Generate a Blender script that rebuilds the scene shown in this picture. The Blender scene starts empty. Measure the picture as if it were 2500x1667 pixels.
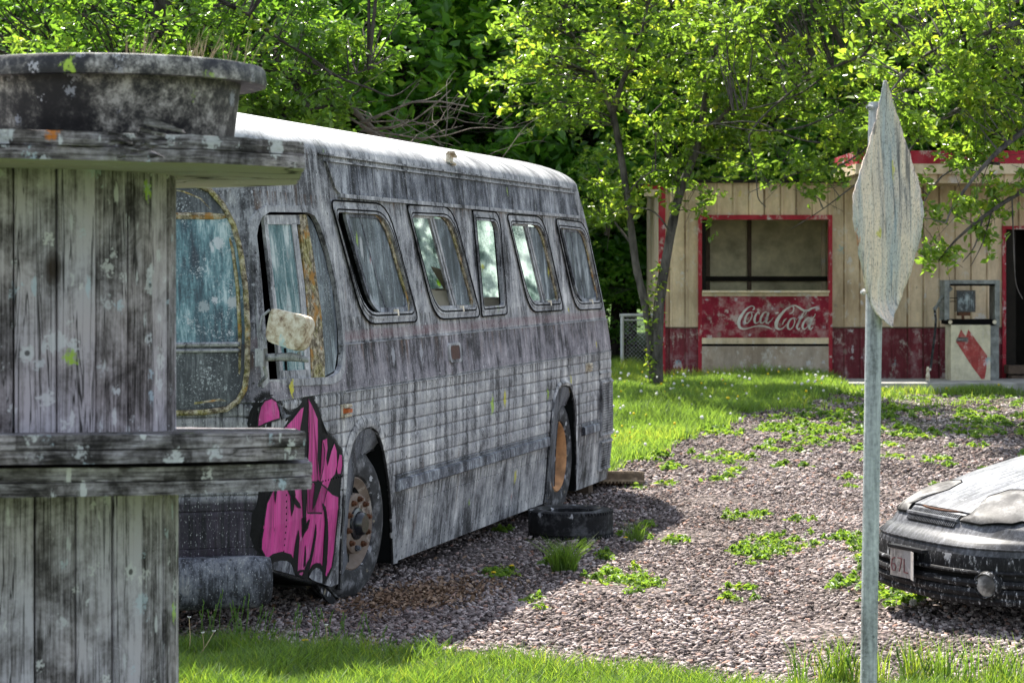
import bpy, bmesh, math, random
import numpy as np
from mathutils import Vector, Matrix

# ------------------------------------------------------------------ camera, sky, sun, exposure
sc = bpy.context.scene
COL = sc.collection
F, CX, HY, EYE = 5343.0, 1250.0, 654.0, 2.085          # focal length / centre / horizon in photo pixels, eye height in metres
cam_d = bpy.data.cameras.new('camera'); cam = bpy.data.objects.new('camera', cam_d); COL.objects.link(cam)
cam.location = (0, 0, EYE); cam.rotation_euler = (math.radians(90), 0, 0)
cam_d.sensor_width = 36.0; cam_d.lens = 36.0 * F / 2500.0
cam_d.shift_y = (HY - 833.5) / 2500.0
cam_d.clip_start = 0.1; cam_d.clip_end = 1000.0
cam_d.dof.use_dof = True; cam_d.dof.focus_distance = 12.6; cam_d.dof.aperture_fstop = 7.1
sc.camera = cam
SUN = Vector((-0.50, 0.84, 1.62)).normalized()         # direction towards the sun: behind and left
world = bpy.data.worlds.new('World'); sc.world = world; world.use_nodes = True
wn = world.node_tree; wn.nodes.clear()
sky = wn.nodes.new('ShaderNodeTexSky'); sky.sky_type = 'NISHITA'; sky.sun_disc = False
sky.sun_elevation = math.asin(SUN.z); sky.sun_rotation = math.atan2(SUN.x, SUN.y)
bg = wn.nodes.new('ShaderNodeBackground'); bg.inputs['Strength'].default_value = 0.135
wo = wn.nodes.new('ShaderNodeOutputWorld')
hz = wn.nodes.new('ShaderNodeHueSaturation'); hz.inputs['Saturation'].default_value = 0.55     # sky saturation cut to take the blue cast out of its light
wn.links.new(sky.outputs[0], hz.inputs['Color']); wn.links.new(hz.outputs[0], bg.inputs[0]); wn.links.new(bg.outputs[0], wo.inputs[0])
sun_d = bpy.data.lights.new('sun', 'SUN'); sun_d.energy = 5.0; sun_d.angle = math.radians(0.5); sun_d.color = (1.0, 0.95, 0.86)
sun = bpy.data.objects.new('sun', sun_d); COL.objects.link(sun)
sun.rotation_euler = SUN.to_track_quat('Z', 'Y').to_euler(); sun.location = (-20, 30, 40)
sc.view_settings.view_transform = 'Standard'; sc.view_settings.look = 'None'
sc.view_settings.exposure = 1.42; sc.view_settings.gamma = 1.0
sc.cycles.max_bounces = 8; sc.cycles.transparent_max_bounces = 12
sc.cycles.sample_clamp_indirect = 8.0

RNG = np.random.default_rng(7); random.seed(7)

# ------------------------------------------------------------------ terrain and picking helpers
def smooth(t):
    t = np.clip(t, 0.0, 1.0); return t * t * (3 - 2 * t)
def gz(x, y):
    x = np.asarray(x, float); y = np.asarray(y, float)
    z = 0.25 * (1 - smooth((y - 7.2) / 3.6))
    z = z + (0.48 - 0.12 * smooth((x - 4.0) / 1.5)) * smooth((y - 19.0) / 12.5)
    z = z + 0.10 * smooth((x - 1.4) / 1.4) * smooth((y - 9.5) / 2.0) * (1 - smooth((y - 15) / 5.0))
    z = z + 9.0 * smooth((y - 52.0) / 45.0)  # rise added behind the trees to block bright sky in leaf gaps
    return z
def at(px, py, Y):
    return Vector(((px - CX) / F * Y, Y, EYE - (py - HY) / F * Y))
def gpt(px, py):
    for Y in np.arange(8.0, 60.0, 0.02):
        p = at(px, py, Y)
        if p.z <= gz(p.x, Y): return Vector((p.x, Y, float(gz(p.x, Y))))
    return at(px, py, 60)

# ------------------------------------------------------------------ mesh helpers
class MB:
    def __init__(s): s.v = []; s.f = []; s.m = []; s.mat = 0; s.var = []; s.cur = 0.5
    def add(s, vs, fs):
        b = len(s.v); s.v += [tuple(p) for p in vs]; s.var += [s.cur] * len(vs)
        for f in fs: s.f.append(tuple(b + i for i in f)); s.m.append(s.mat)
    def box(s, c, d, rz=0.0, M=None):
        x, y, z = d[0] / 2, d[1] / 2, d[2] / 2
        vs = [Vector((sx * x, sy * y, sz * z)) for sz in (-1, 1) for sy in (-1, 1) for sx in (-1, 1)]
        R = M if M is not None else Matrix.Rotation(rz, 3, 'Z')
        vs = [R @ p + Vector(c) for p in vs]
        s.add(vs, [(0, 2, 3, 1), (4, 5, 7, 6), (0, 1, 5, 4), (2, 6, 7, 3), (0, 4, 6, 2), (1, 3, 7, 5)])
    def span(s, a, b):
        s.box([(a[i] + b[i]) / 2 for i in range(3)], [abs(b[i] - a[i]) for i in range(3)])
    def tube(s, pts, rad, n=6, cap=True):
        pts = [Vector(p) for p in pts]
        if not hasattr(rad, '__len__'): rad = [rad] * len(pts)
        rings = []; prev = None
        for i, p in enumerate(pts):
            d = (pts[min(i + 1, len(pts) - 1)] - pts[max(i - 1, 0)])
            if d.length < 1e-9: d = Vector((0, 0, 1))
            d.normalize()
            if prev is None:
                a = d.orthogonal().normalized()
            else:
                a = (prev - d * prev.dot(d)); a = a.normalized() if a.length > 1e-6 else d.orthogonal().normalized()
            prev = a; b = d.cross(a)
            rings.append([p + (a * math.cos(2 * math.pi * k / n) + b * math.sin(2 * math.pi * k / n)) * rad[i] for k in range(n)])
        vs = [q for r in rings for q in r]; fs = []
        for i in range(len(pts) - 1):
            for k in range(n):
                fs.append((i * n + k, i * n + (k + 1) % n, (i + 1) * n + (k + 1) % n, (i + 1) * n + k))
        if cap: fs += [tuple(range(n))[::-1], tuple((len(pts) - 1) * n + k for k in range(n))]
        s.add(vs, fs)
    def loft(s, rings, closed=True, cap=True):
        n = len(rings[0]); vs = [q for r in rings for q in r]; fs = []
        for i in range(len(rings) - 1):
            for k in range(n if closed else n - 1):
                fs.append((i * n + k, i * n + (k + 1) % n, (i + 1) * n + (k + 1) % n, (i + 1) * n + k))
        if cap: fs += [tuple(range(n))[::-1], tuple((len(rings) - 1) * n + k for k in range(n))]
        s.add(vs, fs)
    def lathe(s, prof, c=(0, 0, 0), axis='Z', n=32, closed=False):
        vs = []; fs = []
        for (r, h) in prof:
            for k in range(n):
                a = 2 * math.pi * k / n; x, y = r * math.cos(a), r * math.sin(a)
                p = (x, y, h) if axis == 'Z' else ((x, h, y) if axis == 'Y' else (h, x, y))
                vs.append((p[0] + c[0], p[1] + c[1], p[2] + c[2]))
        m = len(prof)
        for i in range(m if closed else m - 1):
            j = (i + 1) % m
            for k in range(n): fs.append((i * n + k, i * n + (k + 1) % n, j * n + (k + 1) % n, j * n + k))
        s.add(vs, fs)
    def build(s, name, mat, parent=None, smooth_deg=None, loc=None, rot=None, fix=True):
        me = bpy.data.meshes.new(name); me.from_pydata(s.v, [], s.f)
        mats = mat if isinstance(mat, (list, tuple)) else [mat]
        for m in mats: me.materials.append(m)
        if len(mats) > 1: me.polygons.foreach_set('material_index', s.m)
        at_ = me.attributes.new('var', 'FLOAT', 'POINT'); at_.data.foreach_set('value', np.array(s.var, np.float32))
        if fix:
            bm = bmesh.new(); bm.from_mesh(me); bmesh.ops.recalc_face_normals(bm, faces=bm.faces); bm.to_mesh(me); bm.free()
        if smooth_deg is not None:
            me.polygons.foreach_set('use_smooth', [True] * len(me.polygons)); me.set_sharp_from_angle(angle=math.radians(smooth_deg))
        o = bpy.data.objects.new(name, me); COL.objects.link(o)
        if parent is not None: o.parent = parent
        if loc is not None: o.location = loc
        if rot is not None: o.rotation_euler = rot
        return o

def tag(o, label=None, cat=None, group=None, kind=None):
    if label: o['label'] = label
    if cat: o['category'] = cat
    if group: o['group'] = group
    if kind: o['kind'] = kind
    return o
def empty(name, loc=(0, 0, 0), rz=0.0):
    o = bpy.data.objects.new(name, None); COL.objects.link(o); o.location = loc; o.rotation_euler = (0, 0, rz); o.empty_display_size = 0.2
    return o
def copy_tree(o, parent=None):
    c = o.copy(); COL.objects.link(c)
    if parent is not None: c.parent = parent
    for ch in list(o.children): copy_tree(ch, c)
    return c
def np_mesh(name, V, Fa, mat, var=None, smooth_=False):
    me = bpy.data.meshes.new(name); V = np.asarray(V, np.float32); Fa = np.asarray(Fa, np.int32)
    n, k = Fa.shape
    me.vertices.add(len(V)); me.vertices.foreach_set('co', V.ravel())
    me.loops.add(n * k); me.loops.foreach_set('vertex_index', Fa.ravel())
    me.polygons.add(n); me.polygons.foreach_set('loop_start', np.arange(0, n * k, k, dtype=np.int32))
    me.polygons.foreach_set('loop_total', np.full(n, k, np.int32))
    if var is not None:
        a = me.attributes.new('var', 'FLOAT', 'POINT'); a.data.foreach_set('value', np.asarray(var, np.float32))
    me.materials.append(mat); me.update(calc_edges=True)
    return me
def np_obj(name, me, parent=None):
    o = bpy.data.objects.new(name, me); COL.objects.link(o)
    if parent is not None: o.parent = parent
    return o

# ------------------------------------------------------------------ material helpers
class NT:
    def __init__(s, name):
        s.mat = bpy.data.materials.new(name); s.mat.use_nodes = True; s.t = s.mat.node_tree; s.t.nodes.clear()
        s.out = s.t.nodes.new('ShaderNodeOutputMaterial')
    def n(s, typ, ins=None, **props):
        nd = s.t.nodes.new(typ)
        for k, v in props.items(): setattr(nd, k, v)
        for k, v in (ins or {}).items():
            sk = nd.inputs[k]
            if isinstance(v, bpy.types.NodeSocket): s.t.links.new(v, sk)
            else:
                if sk.type == 'RGBA' and len(v) == 3: v = (*v, 1)
                sk.default_value = v
        return nd
    def coord(s, w='Object'): return s.n('ShaderNodeTexCoord').outputs[w]
    def attr(s, name='var'): return s.n('ShaderNodeAttribute', attribute_name=name).outputs['Fac']
    def map(s, v, scale=(1, 1, 1), loc=(0, 0, 0), rot=(0, 0, 0)):
        return s.n('ShaderNodeMapping', {0: v, 'Location': loc, 'Rotation': rot, 'Scale': scale}).outputs[0]
    def noise(s, v, scale=5.0, detail=4.0, rough=0.6, dist=0.0):
        return s.n('ShaderNodeTexNoise', {'Vector': v, 'Scale': scale, 'Detail': detail, 'Roughness': rough, 'Distortion': dist}).outputs[0]
    def vor(s, v, scale=5.0, feature='F1', rnd=1.0):
        return s.n('ShaderNodeTexVoronoi', {'Vector': v, 'Scale': scale, 'Randomness': rnd}, feature=feature)
    def ramp(s, f, stops, interp='LINEAR'):
        nd = s.n('ShaderNodeValToRGB', {0: f}); cr = nd.color_ramp; cr.interpolation = interp
        while len(cr.elements) > 1: cr.elements.remove(cr.elements[-1])
        for i, (p, c) in enumerate(stops):
            e = cr.elements[0] if i == 0 else cr.elements.new(p)
            e.position = p
            if not hasattr(c, '__len__'): c = (c, c, c)
            e.color = (*c, 1) if len(c) == 3 else c
        return nd.outputs[0]
    def mix(s, f, a, b, blend='MIX'):
        nd = s.n('ShaderNodeMix', data_type='RGBA', blend_type=blend)
        for i, v in ((0, f), (6, a), (7, b)):
            sk = nd.inputs[i]
            if isinstance(v, bpy.types.NodeSocket): s.t.links.new(v, sk)
            elif i == 0: sk.default_value = v
            else: sk.default_value = (*v, 1) if len(v) == 3 else v
        return nd.outputs[2]
    def m(s, op, a, b=0.0, c=0.0, clamp=False):
        return s.n('ShaderNodeMath', {0: a, 1: b, 2: c}, operation=op, use_clamp=clamp).outputs[0]
    def sep(s, v):
        return s.n('ShaderNodeSeparateXYZ', {0: v}).outputs
    def band(s, z, a, b, soft=0.004):                    # 1 between a and b
        u = s.m('MULTIPLY', s.m('SUBTRACT', z, a), 1 / soft, clamp=True)
        w = s.m('MULTIPLY', s.m('SUBTRACT', b, z), 1 / soft, clamp=True)
        return s.m('MULTIPLY', u, w)
    def splat(s, base, v, scale, rad, prob, cols, wob=0.5, fine=9.0, amt=1.0, core=0.0):
        nz = s.noise(v, scale * fine, 3, 0.65)
        vo = s.vor(v, scale)
        rgb = s.n('ShaderNodeSeparateColor', {0: vo.outputs['Color']}).outputs
        d = s.m('ADD', vo.outputs['Distance'], s.m('MULTIPLY', s.m('SUBTRACT', nz, 0.5), wob))
        r = s.m('MULTIPLY', s.m('ADD', s.m('MULTIPLY', rgb[0], 0.7), 0.3), rad)
        mk = s.m('MULTIPLY', s.m('SUBTRACT', r, d), 14.0, clamp=True)
        mk = s.m('MULTIPLY', mk, s.m('LESS_THAN', rgb[1], prob))
        col = s.ramp(rgb[2], [(i / len(cols), c) for i, c in enumerate(cols)], 'CONSTANT')
        res = s.mix(s.m('MULTIPLY', mk, amt), base, col)
        if core:
            ck = s.m('MULTIPLY', s.m('SUBTRACT', s.m('MULTIPLY', r, core), vo.outputs['Distance']), 25.0, clamp=True)
            ck = s.m('MULTIPLY', s.m('MULTIPLY', ck, s.m('LESS_THAN', rgb[1], prob * 0.6)), 0.85)
            res = s.mix(ck, res, (0.03, 0.027, 0.025))
        return res
    def bump(s, h, strength=0.3, dist=0.01, nrm=None):
        ins = {'Height': h, 'Strength': strength, 'Distance': dist}
        if nrm is not None: ins['Normal'] = nrm
        return s.n('ShaderNodeBump', ins).outputs[0]
    def bsdf(s, col, rough=0.7, metal=0.0, nrm=None, spec=0.4, **kw):
        ins = {'Base Color': col, 'Roughness': rough, 'Metallic': metal, 'Specular IOR Level': spec}
        if nrm is not None: ins['Normal'] = nrm
        ins.update(kw)
        return s.n('ShaderNodeBsdfPrincipled', ins).outputs[0]
    def done(s, sh):
        s.t.links.new(sh, s.out.inputs[0]); return s.mat

YEL, LIME, BLU, RED_, ORG = (0.55, 0.50, 0.03), (0.32, 0.48, 0.04), (0.14, 0.34, 0.40), (0.42, 0.02, 0.03), (0.5, 0.16, 0.02)
WHT, GRY = (0.55, 0.55, 0.56), (0.34, 0.34, 0.36)

def simple(name, col, rough=0.7, metal=0.0, var=0.35, scale=6.0, spec=0.35):
    t = NT(name); v = t.coord(); n = t.noise(v, scale, 6, 0.65)
    c = t.mix(1.0, col, t.ramp(n, [(0.3, 1 - var), (0.7, 1 + var)]), 'MULTIPLY')
    return t.done(t.bsdf(c, rough, metal, t.bump(n, 0.2, 0.01), spec))

def bus_paint(name, lo=(0.009, 0.009, 0.009), hi=(0.60, 0.59, 0.575), bias=0.0, zones=True, dark=False, sz=0.65):
    t = NT(name); v = t.coord(); X, Y, Z = t.sep(v)
    n1 = t.noise(t.map(v, (9, 9, sz)), 1.0, 6, 0.62, 0.4); n2 = t.noise(t.map(v, (46, 46, 2.2)), 1.0, 4, 0.7)
    n3 = t.noise(v, 3.0, 8, 0.75); n4 = t.noise(v, 70, 3, 0.7)
    val = t.m('ADD', t.m('ADD', t.m('MULTIPLY', n1, 0.32), t.m('MULTIPLY', n2, 0.20)), t.m('ADD', t.m('MULTIPLY', n3, 0.40), t.m('MULTIPLY', n4, 0.08)))
    val = t.m('ADD', t.m('MULTIPLY', t.m('SUBTRACT', val, 0.5), 1.9), 0.525 + bias)
    mid1 = (0.085, 0.084, 0.088); mid2 = (0.275, 0.275, 0.283)
    if dark: mid1 = (0.035, 0.037, 0.044); mid2 = (0.125, 0.13, 0.15)
    c = t.ramp(val, [(0.34, lo), (0.44, mid1), (0.53, mid2), (0.60, tuple(0.6 * h for h in hi)), (0.68, hi)])
    if zones:
        c = t.mix(t.band(Z, 1.330, 1.615), c, t.mix(1.0, c, (0.76, 0.71, 0.76), 'MULTIPLY')); c = t.mix(t.band(Z, 0.70, 1.31), c, t.mix(1.0, c, (1.18, 1.17, 1.15), 'MULTIPLY'))
        c = t.mix(t.m('MULTIPLY', t.band(Z, 1.62, 1.70, 0.02), t.m('MULTIPLY', t.noise(t.map(v, (1, 1, 6)), 3.0, 3), 0.7)), c, (0.22, 0.10, 0.11))
        # grime caught in the grooves of the ribbed lower panels
        k = t.m('FRACT', t.m('DIVIDE', t.m('SUBTRACT', Z, 0.705), 0.088))
        g = t.m('MULTIPLY', t.m('LESS_THAN', t.m('ABSOLUTE', t.m('SUBTRACT', k, 0.17)), 0.085), t.band(Z, 0.70, 1.31))
        c = t.mix(t.m('MULTIPLY', g, t.m('MULTIPLY', t.m('SUBTRACT', n3, 0.36), 2.2, clamp=True)), c, (0.03, 0.022, 0.026))
        pan = t.m('FRACT', t.m('DIVIDE', X, 0.742)); ps = t.m('LESS_THAN', pan, 0.016)
        c = t.mix(t.m('MULTIPLY', t.m('MULTIPLY', ps, t.band(Z, 0.16, 1.32)), 0.75), c, (0.02, 0.02, 0.022))
        # rivet rows
        rx = t.m('ABSOLUTE', t.m('SUBTRACT', t.m('FRACT', t.m('DIVIDE', X, 0.034)), 0.5))
        rz = t.band(Z, 1.602, 1.614, 0.003); rz = t.m('ADD', rz, t.band(Z, 1.312, 1.324, 0.003)); rz = t.m('ADD', rz, t.band(Z, 2.772, 2.784, 0.003))
        rv = t.m('MULTIPLY', t.m('LESS_THAN', rx, 0.24), rz)
        rx2 = t.m('ABSOLUTE', t.m('SUBTRACT', t.m('FRACT', t.m('DIVIDE', X, 0.105)), 0.5))
        rz2 = t.band(Z, 0.212, 0.226, 0.003); rz2 = t.m('ADD', rz2, t.band(Z, 0.50, 0.512, 0.003))
        rv = t.m('ADD', rv, t.m('MULTIPLY', t.m('LESS_THAN', rx2, 0.09), rz2), clamp=True)
        rpx = t.m('LESS_THAN', t.m('ABSOLUTE', t.m('SUBTRACT', pan, 0.045)), 0.010)
        rpz = t.m('LESS_THAN', t.m('ABSOLUTE', t.m('SUBTRACT', t.m('FRACT', t.m('DIVIDE', Z, 0.06)), 0.5)), 0.14)
        rv = t.m('ADD', rv, t.m('MULTIPLY', t.m('MULTIPLY', rpx, rpz), t.band(Z, 0.16, 1.30)), clamp=True)
        c = t.mix(t.m('MULTIPLY', rv, 0.8), c, (0.03, 0.03, 0.032))
        sk = t.noise(t.map(v, (34, 34, .35), (3, 1, 2)), 1.0, 4, 0.65); sk2 = t.noise(t.map(v, (21, 21, .3), (9, 2, 5)), 1.0, 4, 0.65)
        for z0, ln in ((1.775, .16), (1.612, .20), (1.318, .22), (0.688, .08), (0.608, .18), (2.53, .10)):
            fall = t.m('MULTIPLY', t.m('SUBTRACT', 1.0, t.m('DIVIDE', t.m('SUBTRACT', z0, Z), ln), clamp=True), t.m('GREATER_THAN', z0, Z))
            c = t.mix(t.m('MULTIPLY', fall, t.ramp(sk, [(0.50, 0.0), (0.60, 0.85)])), c, (0.022, 0.020, 0.019))
            c = t.mix(t.m('MULTIPLY', fall, t.ramp(sk2, [(0.56, 0.0), (0.66, 0.8)])), c, (0.60, 0.585, 0.57) if z0 in (1.775, 1.318, 0.608) else (0.15, 0.08, 0.05))
        ru = t.noise(t.map(v, (7, 7, 1.1), (4, 2, 1)), 1.0, 6, 0.7)
        c = t.mix(t.ramp(ru, [(0.60, 0.0), (0.70, 0.55)]), c, (0.13, 0.075, 0.045))
        # pale roof: sunlit front and tree-shaded rear put into the colour
        rf = t.m('MULTIPLY', t.m('SUBTRACT', Z, 2.80), 9.0, clamp=True)
        st = t.noise(t.map(v, (5, 0.7, 0.7)), 1.6, 5, 0.6)
        rfx = t.ramp(t.m('ADD', st, t.m('MULTIPLY', t.m('SUBTRACT', X, 2.0), -0.035)), [(0.30, (0.14, 0.14, 0.145)), (0.44, (0.36, 0.36, 0.36)), (0.57, (0.62, 0.62, 0.61))])
        c = t.mix(t.m('MULTIPLY', rf, 0.85), c, rfx)
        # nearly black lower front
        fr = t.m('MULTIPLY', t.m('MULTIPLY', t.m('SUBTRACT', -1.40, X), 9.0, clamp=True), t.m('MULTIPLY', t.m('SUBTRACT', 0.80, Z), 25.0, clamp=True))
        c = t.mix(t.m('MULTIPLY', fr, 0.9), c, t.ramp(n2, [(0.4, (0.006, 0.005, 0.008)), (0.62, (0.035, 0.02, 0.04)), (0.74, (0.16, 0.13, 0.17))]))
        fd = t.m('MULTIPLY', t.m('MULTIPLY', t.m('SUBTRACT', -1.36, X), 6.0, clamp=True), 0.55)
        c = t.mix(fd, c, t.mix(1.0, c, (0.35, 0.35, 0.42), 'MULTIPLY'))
    c = t.splat(c, t.map(v, (1, 1, 0.55)), 5.5, 0.26, 0.16, [LIME, YEL, (0.2, 0.3, 0.05), GRY, WHT, (0.3, 0.05, 0.05)], 0.55, 8, 0.8)
    fn = t.noise(t.map(v, (1, 1, .5)), 130, 2, 0.6)
    c = t.mix(t.ramp(fn, [(0.64, 0.0), (0.70, 0.6)]), c, (0.6, 0.6, 0.6)); c = t.mix(t.ramp(fn, [(0.31, 0.7), (0.37, 0.0)]), c, (0.02, 0.02, 0.022))
    c = t.splat(c, v, 26, 0.28, 0.16, [WHT, (0.02, 0.02, 0.02), GRY, (0.03, 0.03, 0.03)], 0.4, 6, 0.9)
    return t.done(t.bsdf(c, 0.72, 0.0, t.bump(val, 0.25, 0.006), 0.3))

def teal_glass(name, cols, mossy=True, splash=0.5, sz=0.8, gloss=0.35, trans=0.25):
    t = NT(name); v = t.coord()
    n1 = t.noise(t.map(v, (10, 10, sz)), 1.0, 6, 0.62, 0.3); n2 = t.noise(t.map(v, (55, 55, 3.0)), 1.0, 4, 0.7); n3 = t.noise(v, 3.2, 4)
    val = t.m('ADD', t.m('ADD', t.m('MULTIPLY', n1, 0.42), t.m('MULTIPLY', n2, 0.30)), t.m('MULTIPLY', n3, 0.28))
    c = t.ramp(val, cols)
    sp_ = t.m('ADD', t.noise(v, 70, 5, 0.8), t.m('MULTIPLY', t.m('SUBTRACT', t.noise(v, 5, 3), 0.5), 0.45)); c = t.mix(t.ramp(sp_, [(0.58, 0.0), (0.68, 0.8)]), c, (0.55, 0.58, 0.58)); c = t.mix(t.ramp(sp_, [(0.36, 0.6), (0.43, 0.0)]), c, (0.012, 0.014, 0.016))
    if splash: c = t.splat(c, v, 10, 0.42, splash, [WHT, (0.40, 0.46, 0.46), (0.33, 0.36, 0.36), (0.45, 0.45, 0.44)], 0.9, 7, 0.75)
    if mossy: c = t.splat(c, t.map(v, (1, 1, 0.35)), 9, 0.3, 0.14, [LIME, YEL, RED_, WHT], 0.5, 6, 0.8)
    a = t.bsdf(c, gloss, 0, t.bump(n2, 0.08, 0.004), 0.4)
    b = t.n('ShaderNodeBsdfTranslucent', {'Color': c}).outputs[0]
    return t.done(t.n('ShaderNodeMixShader', {0: trans, 1: a, 2: b}).outputs[0])

def wood(name, horiz=False, dark=0.0, olive=0.0):
    t = NT(name); v = t.coord(); var = t.attr()
    g = (2.0, 2.0, 26) if horiz else (26, 26, 1.3)
    n1 = t.noise(t.map(v, g), 1.0, 6, 0.65, 0.6); n2 = t.noise(v, 6.5, 9, 0.78, 0.3); n3 = t.noise(t.map(v, (150, 150, 5) if not horiz else (8, 8, 150)), 1.0, 3, 0.7)
    val = t.m('ADD', t.m('ADD', t.m('MULTIPLY', n1, 0.26), t.m('MULTIPLY', n2, 0.5)), t.m('ADD', t.m('MULTIPLY', n3, 0.24), t.m('MULTIPLY', t.m('SUBTRACT', var, 0.5), 0.09)))
    val = t.m('ADD', t.m('MULTIPLY', t.m('SUBTRACT', val, 0.5), 1.3), 0.57 - dark)
    c = t.ramp(val, [(0.34, (0.005, 0.0045, 0.0045)), (0.42, (0.030, 0.027, 0.026)), (0.49, (0.115, 0.107, 0.106)), (0.555, (0.25, 0.24, 0.245)), (0.65, (0.44, 0.43, 0.45))])
    c = t.mix(1.0, c, (1.0, 0.955, 1.0), 'MULTIPLY')
    ck = t.noise(t.map(v, (30, 30, .9) if not horiz else (1.2, 1.2, 40), (7, 3, 1)), 1.0, 3, 0.5, 0.8)
    c = t.mix(t.ramp(t.m('ABSOLUTE', t.m('SUBTRACT', ck, 0.5)), [(0.004, 0.9), (0.014, 0.0)]), c, (0.012, 0.010, 0.009))
    kn = t.vor(t.map(v, (1, 1, .55) if not horiz else (1, 1, 1.4), (2, 6, 3)), 3.6); kr = t.n('ShaderNodeSeparateColor', {0: kn.outputs['Color']}).outputs[0]
    km = t.m('MULTIPLY', t.ramp(kn.outputs['Distance'], [(0.05, 0.95), (0.10, 0.55), (0.12, 0.0)]), t.m('LESS_THAN', kr, 0.45))
    c = t.mix(km, c, (0.03, 0.02, 0.014))
    warm = t.noise(v, 1.6, 3)
    c = t.mix(t.ramp(warm, [(0.45, 0.0), (0.7, 0.4)]), c, t.mix(1.0, c, (1.0, 0.80, 0.62), 'MULTIPLY'))
    if olive: c = t.mix(olive, c, t.mix(1.0, c, (0.95, 0.9, 0.66), 'MULTIPLY'))
    W2 = [(0.60, 0.60, 0.61), (0.50, 0.50, 0.52), (0.62, 0.61, 0.60), (0.42, 0.50, 0.56), (0.55, 0.55, 0.55)]
    c = t.splat(c, v, 10.5, 0.40, 0.50, W2, 0.95, 7, 0.62, 0.36)
    c = t.splat(c, t.map(v, loc=(1.3, 4, 2)), 14.0, 0.36, 0.45, W2, 0.9, 7, 0.7, 0.42)
    c = t.splat(c, t.map(v, (1, 1, .3), (5, 1, 2)), 27.0, 0.28, 0.30, W2, 0.6, 5, 0.7)
    c = t.splat(c, v, 5.3, 0.20, 0.50, [LIME, YEL, LIME, (0.25, 0.32, 0.06), ORG, BLU], 0.5, 9, 0.85)
    c = t.splat(c, t.map(v, loc=(3, 1, 2)), 8.0, 0.11, 0.5, [(0.01, 0.01, 0.01), (0.02, 0.015, 0.012), (0.012, 0.012, 0.012), RED_], 0.2, 6, 1.0)
    hb = t.m('ADD', t.m('MULTIPLY', n1, 0.6), t.m('MULTIPLY', n2, 0.6))
    return t.done(t.bsdf(c, 0.85, 0, t.bump(hb, 0.55, 0.012), 0.2))

def leaf_mat(name, refl, trans, tf=0.45, rough=0.45):
    t = NT(name); var = t.attr()
    c = t.ramp(var, [(0.0, tuple(0.5 * x for x in refl)), (0.5, refl), (0.88, (refl[0] * 1.6, refl[1] * 1.35, refl[2] * 1.1)), (1.0, (refl[0] * 2.6, refl[1] * 1.6, refl[2] * 1.4))])
    c2 = t.ramp(var, [(0.0, tuple(0.55 * x for x in trans)), (0.6, trans), (1.0, (trans[0] * 1.7, trans[1] * 1.2, trans[2]))])
    a = t.bsdf(c, rough, 0, None, 0.5); b = t.n('ShaderNodeBsdfTranslucent', {'Color': c2}).outputs[0]
    return t.done(t.n('ShaderNodeMixShader', {0: tf, 1: a, 2: b}).outputs[0])

def bark(name, lo=(0.02, 0.018, 0.016), hi=(0.16, 0.145, 0.13)):
    t = NT(name); v = t.coord(); n = t.noise(t.map(v, (9, 9, 2.5)), 1.6, 7, 0.7); n2 = t.noise(v, 3, 3)
    c = t.ramp(t.m('ADD', t.m('MULTIPLY', n, 0.7), t.m('MULTIPLY', n2, 0.3)), [(0.36, lo), (0.52, tuple((a + b) / 2 for a, b in zip(lo, hi))), (0.66, hi)])
    return t.done(t.bsdf(c, 0.9, 0, t.bump(n, 0.7, 0.02), 0.2))

def rubber(name, base=(0.005, 0.005, 0.0055), speck=0.35, dust=0.10):
    t = NT(name); v = t.coord(); n = t.noise(v, 9, 6, 0.7)
    c = t.ramp(n, [(0.35, base), (0.50, tuple(2.2 * b for b in base)), (0.68, (dust, dust, dust * 1.03))])
    c = t.splat(c, v, 17, 0.4, speck, [GRY, WHT, (0.3, 0.26, 0.18), GRY], 0.9, 5, 0.75)
    return t.done(t.bsdf(c, 0.75, 0, t.bump(n, 0.3, 0.006), 0.3))

M = {}
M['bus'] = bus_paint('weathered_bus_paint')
M['buspanel'] = bus_paint('dark_streaked_panel', (0.008, 0.008, 0.010), (0.40, 0.41, 0.43), 0.0, False, True)
M['bustrim'] = bus_paint('trim_metal', (0.008, 0.008, 0.008), (0.56, 0.555, 0.55), 0.01, False)
M['molding'] = bus_paint('molding_metal', (0.014, 0.015, 0.018), (0.42, 0.44, 0.46), 0.0, False, True)
t = NT('mossy_frame'); v = t.coord(); n = t.noise(v, 28, 8, 0.8); n2 = t.noise(v, 6, 6, 0.7)
c = t.ramp(n, [(0.36, (0.035, 0.028, 0.018)), (0.46, (0.11, 0.085, 0.055)), (0.54, (0.32, 0.275, 0.19)), (0.64, (0.52, 0.47, 0.37))])
c = t.mix(t.ramp(n2, [(0.47, 0.0), (0.58, 0.7)]), c, t.ramp(n, [(0.40, (0.07, 0.065, 0.015)), (0.52, (0.26, 0.23, 0.06)), (0.62, (0.46, 0.43, 0.25))]))
c = t.mix(t.ramp(t.noise(v, 9, 5), [(0.56, 0.0), (0.64, 0.8)]), c, (0.34, 0.16, 0.03))
M['moss'] = t.done(t.bsdf(c, 0.85, 0, t.bump(n, 0.5, 0.006), 0.2))
M['cavity'] = simple('bus_interior', (0.008, 0.009, 0.009), 0.9, 0, .3, 5, .1)
M['pane'] = teal_glass('dirty_side_glass', [(0.40, (0.035, 0.045, 0.055)), (0.47, (0.09, 0.105, 0.125)), (0.53, (0.20, 0.235, 0.26)), (0.60, (0.55, 0.60, 0.62))], True, 0.0)
M['drvpane'] = teal_glass('dirty_driver_glass', [(0.40, (0.015, 0.06, 0.07)), (0.46, (0.05, 0.16, 0.18)), (0.52, (0.24, 0.34, 0.35)), (0.58, (0.62, 0.68, 0.66))], True, 0.3)
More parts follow.
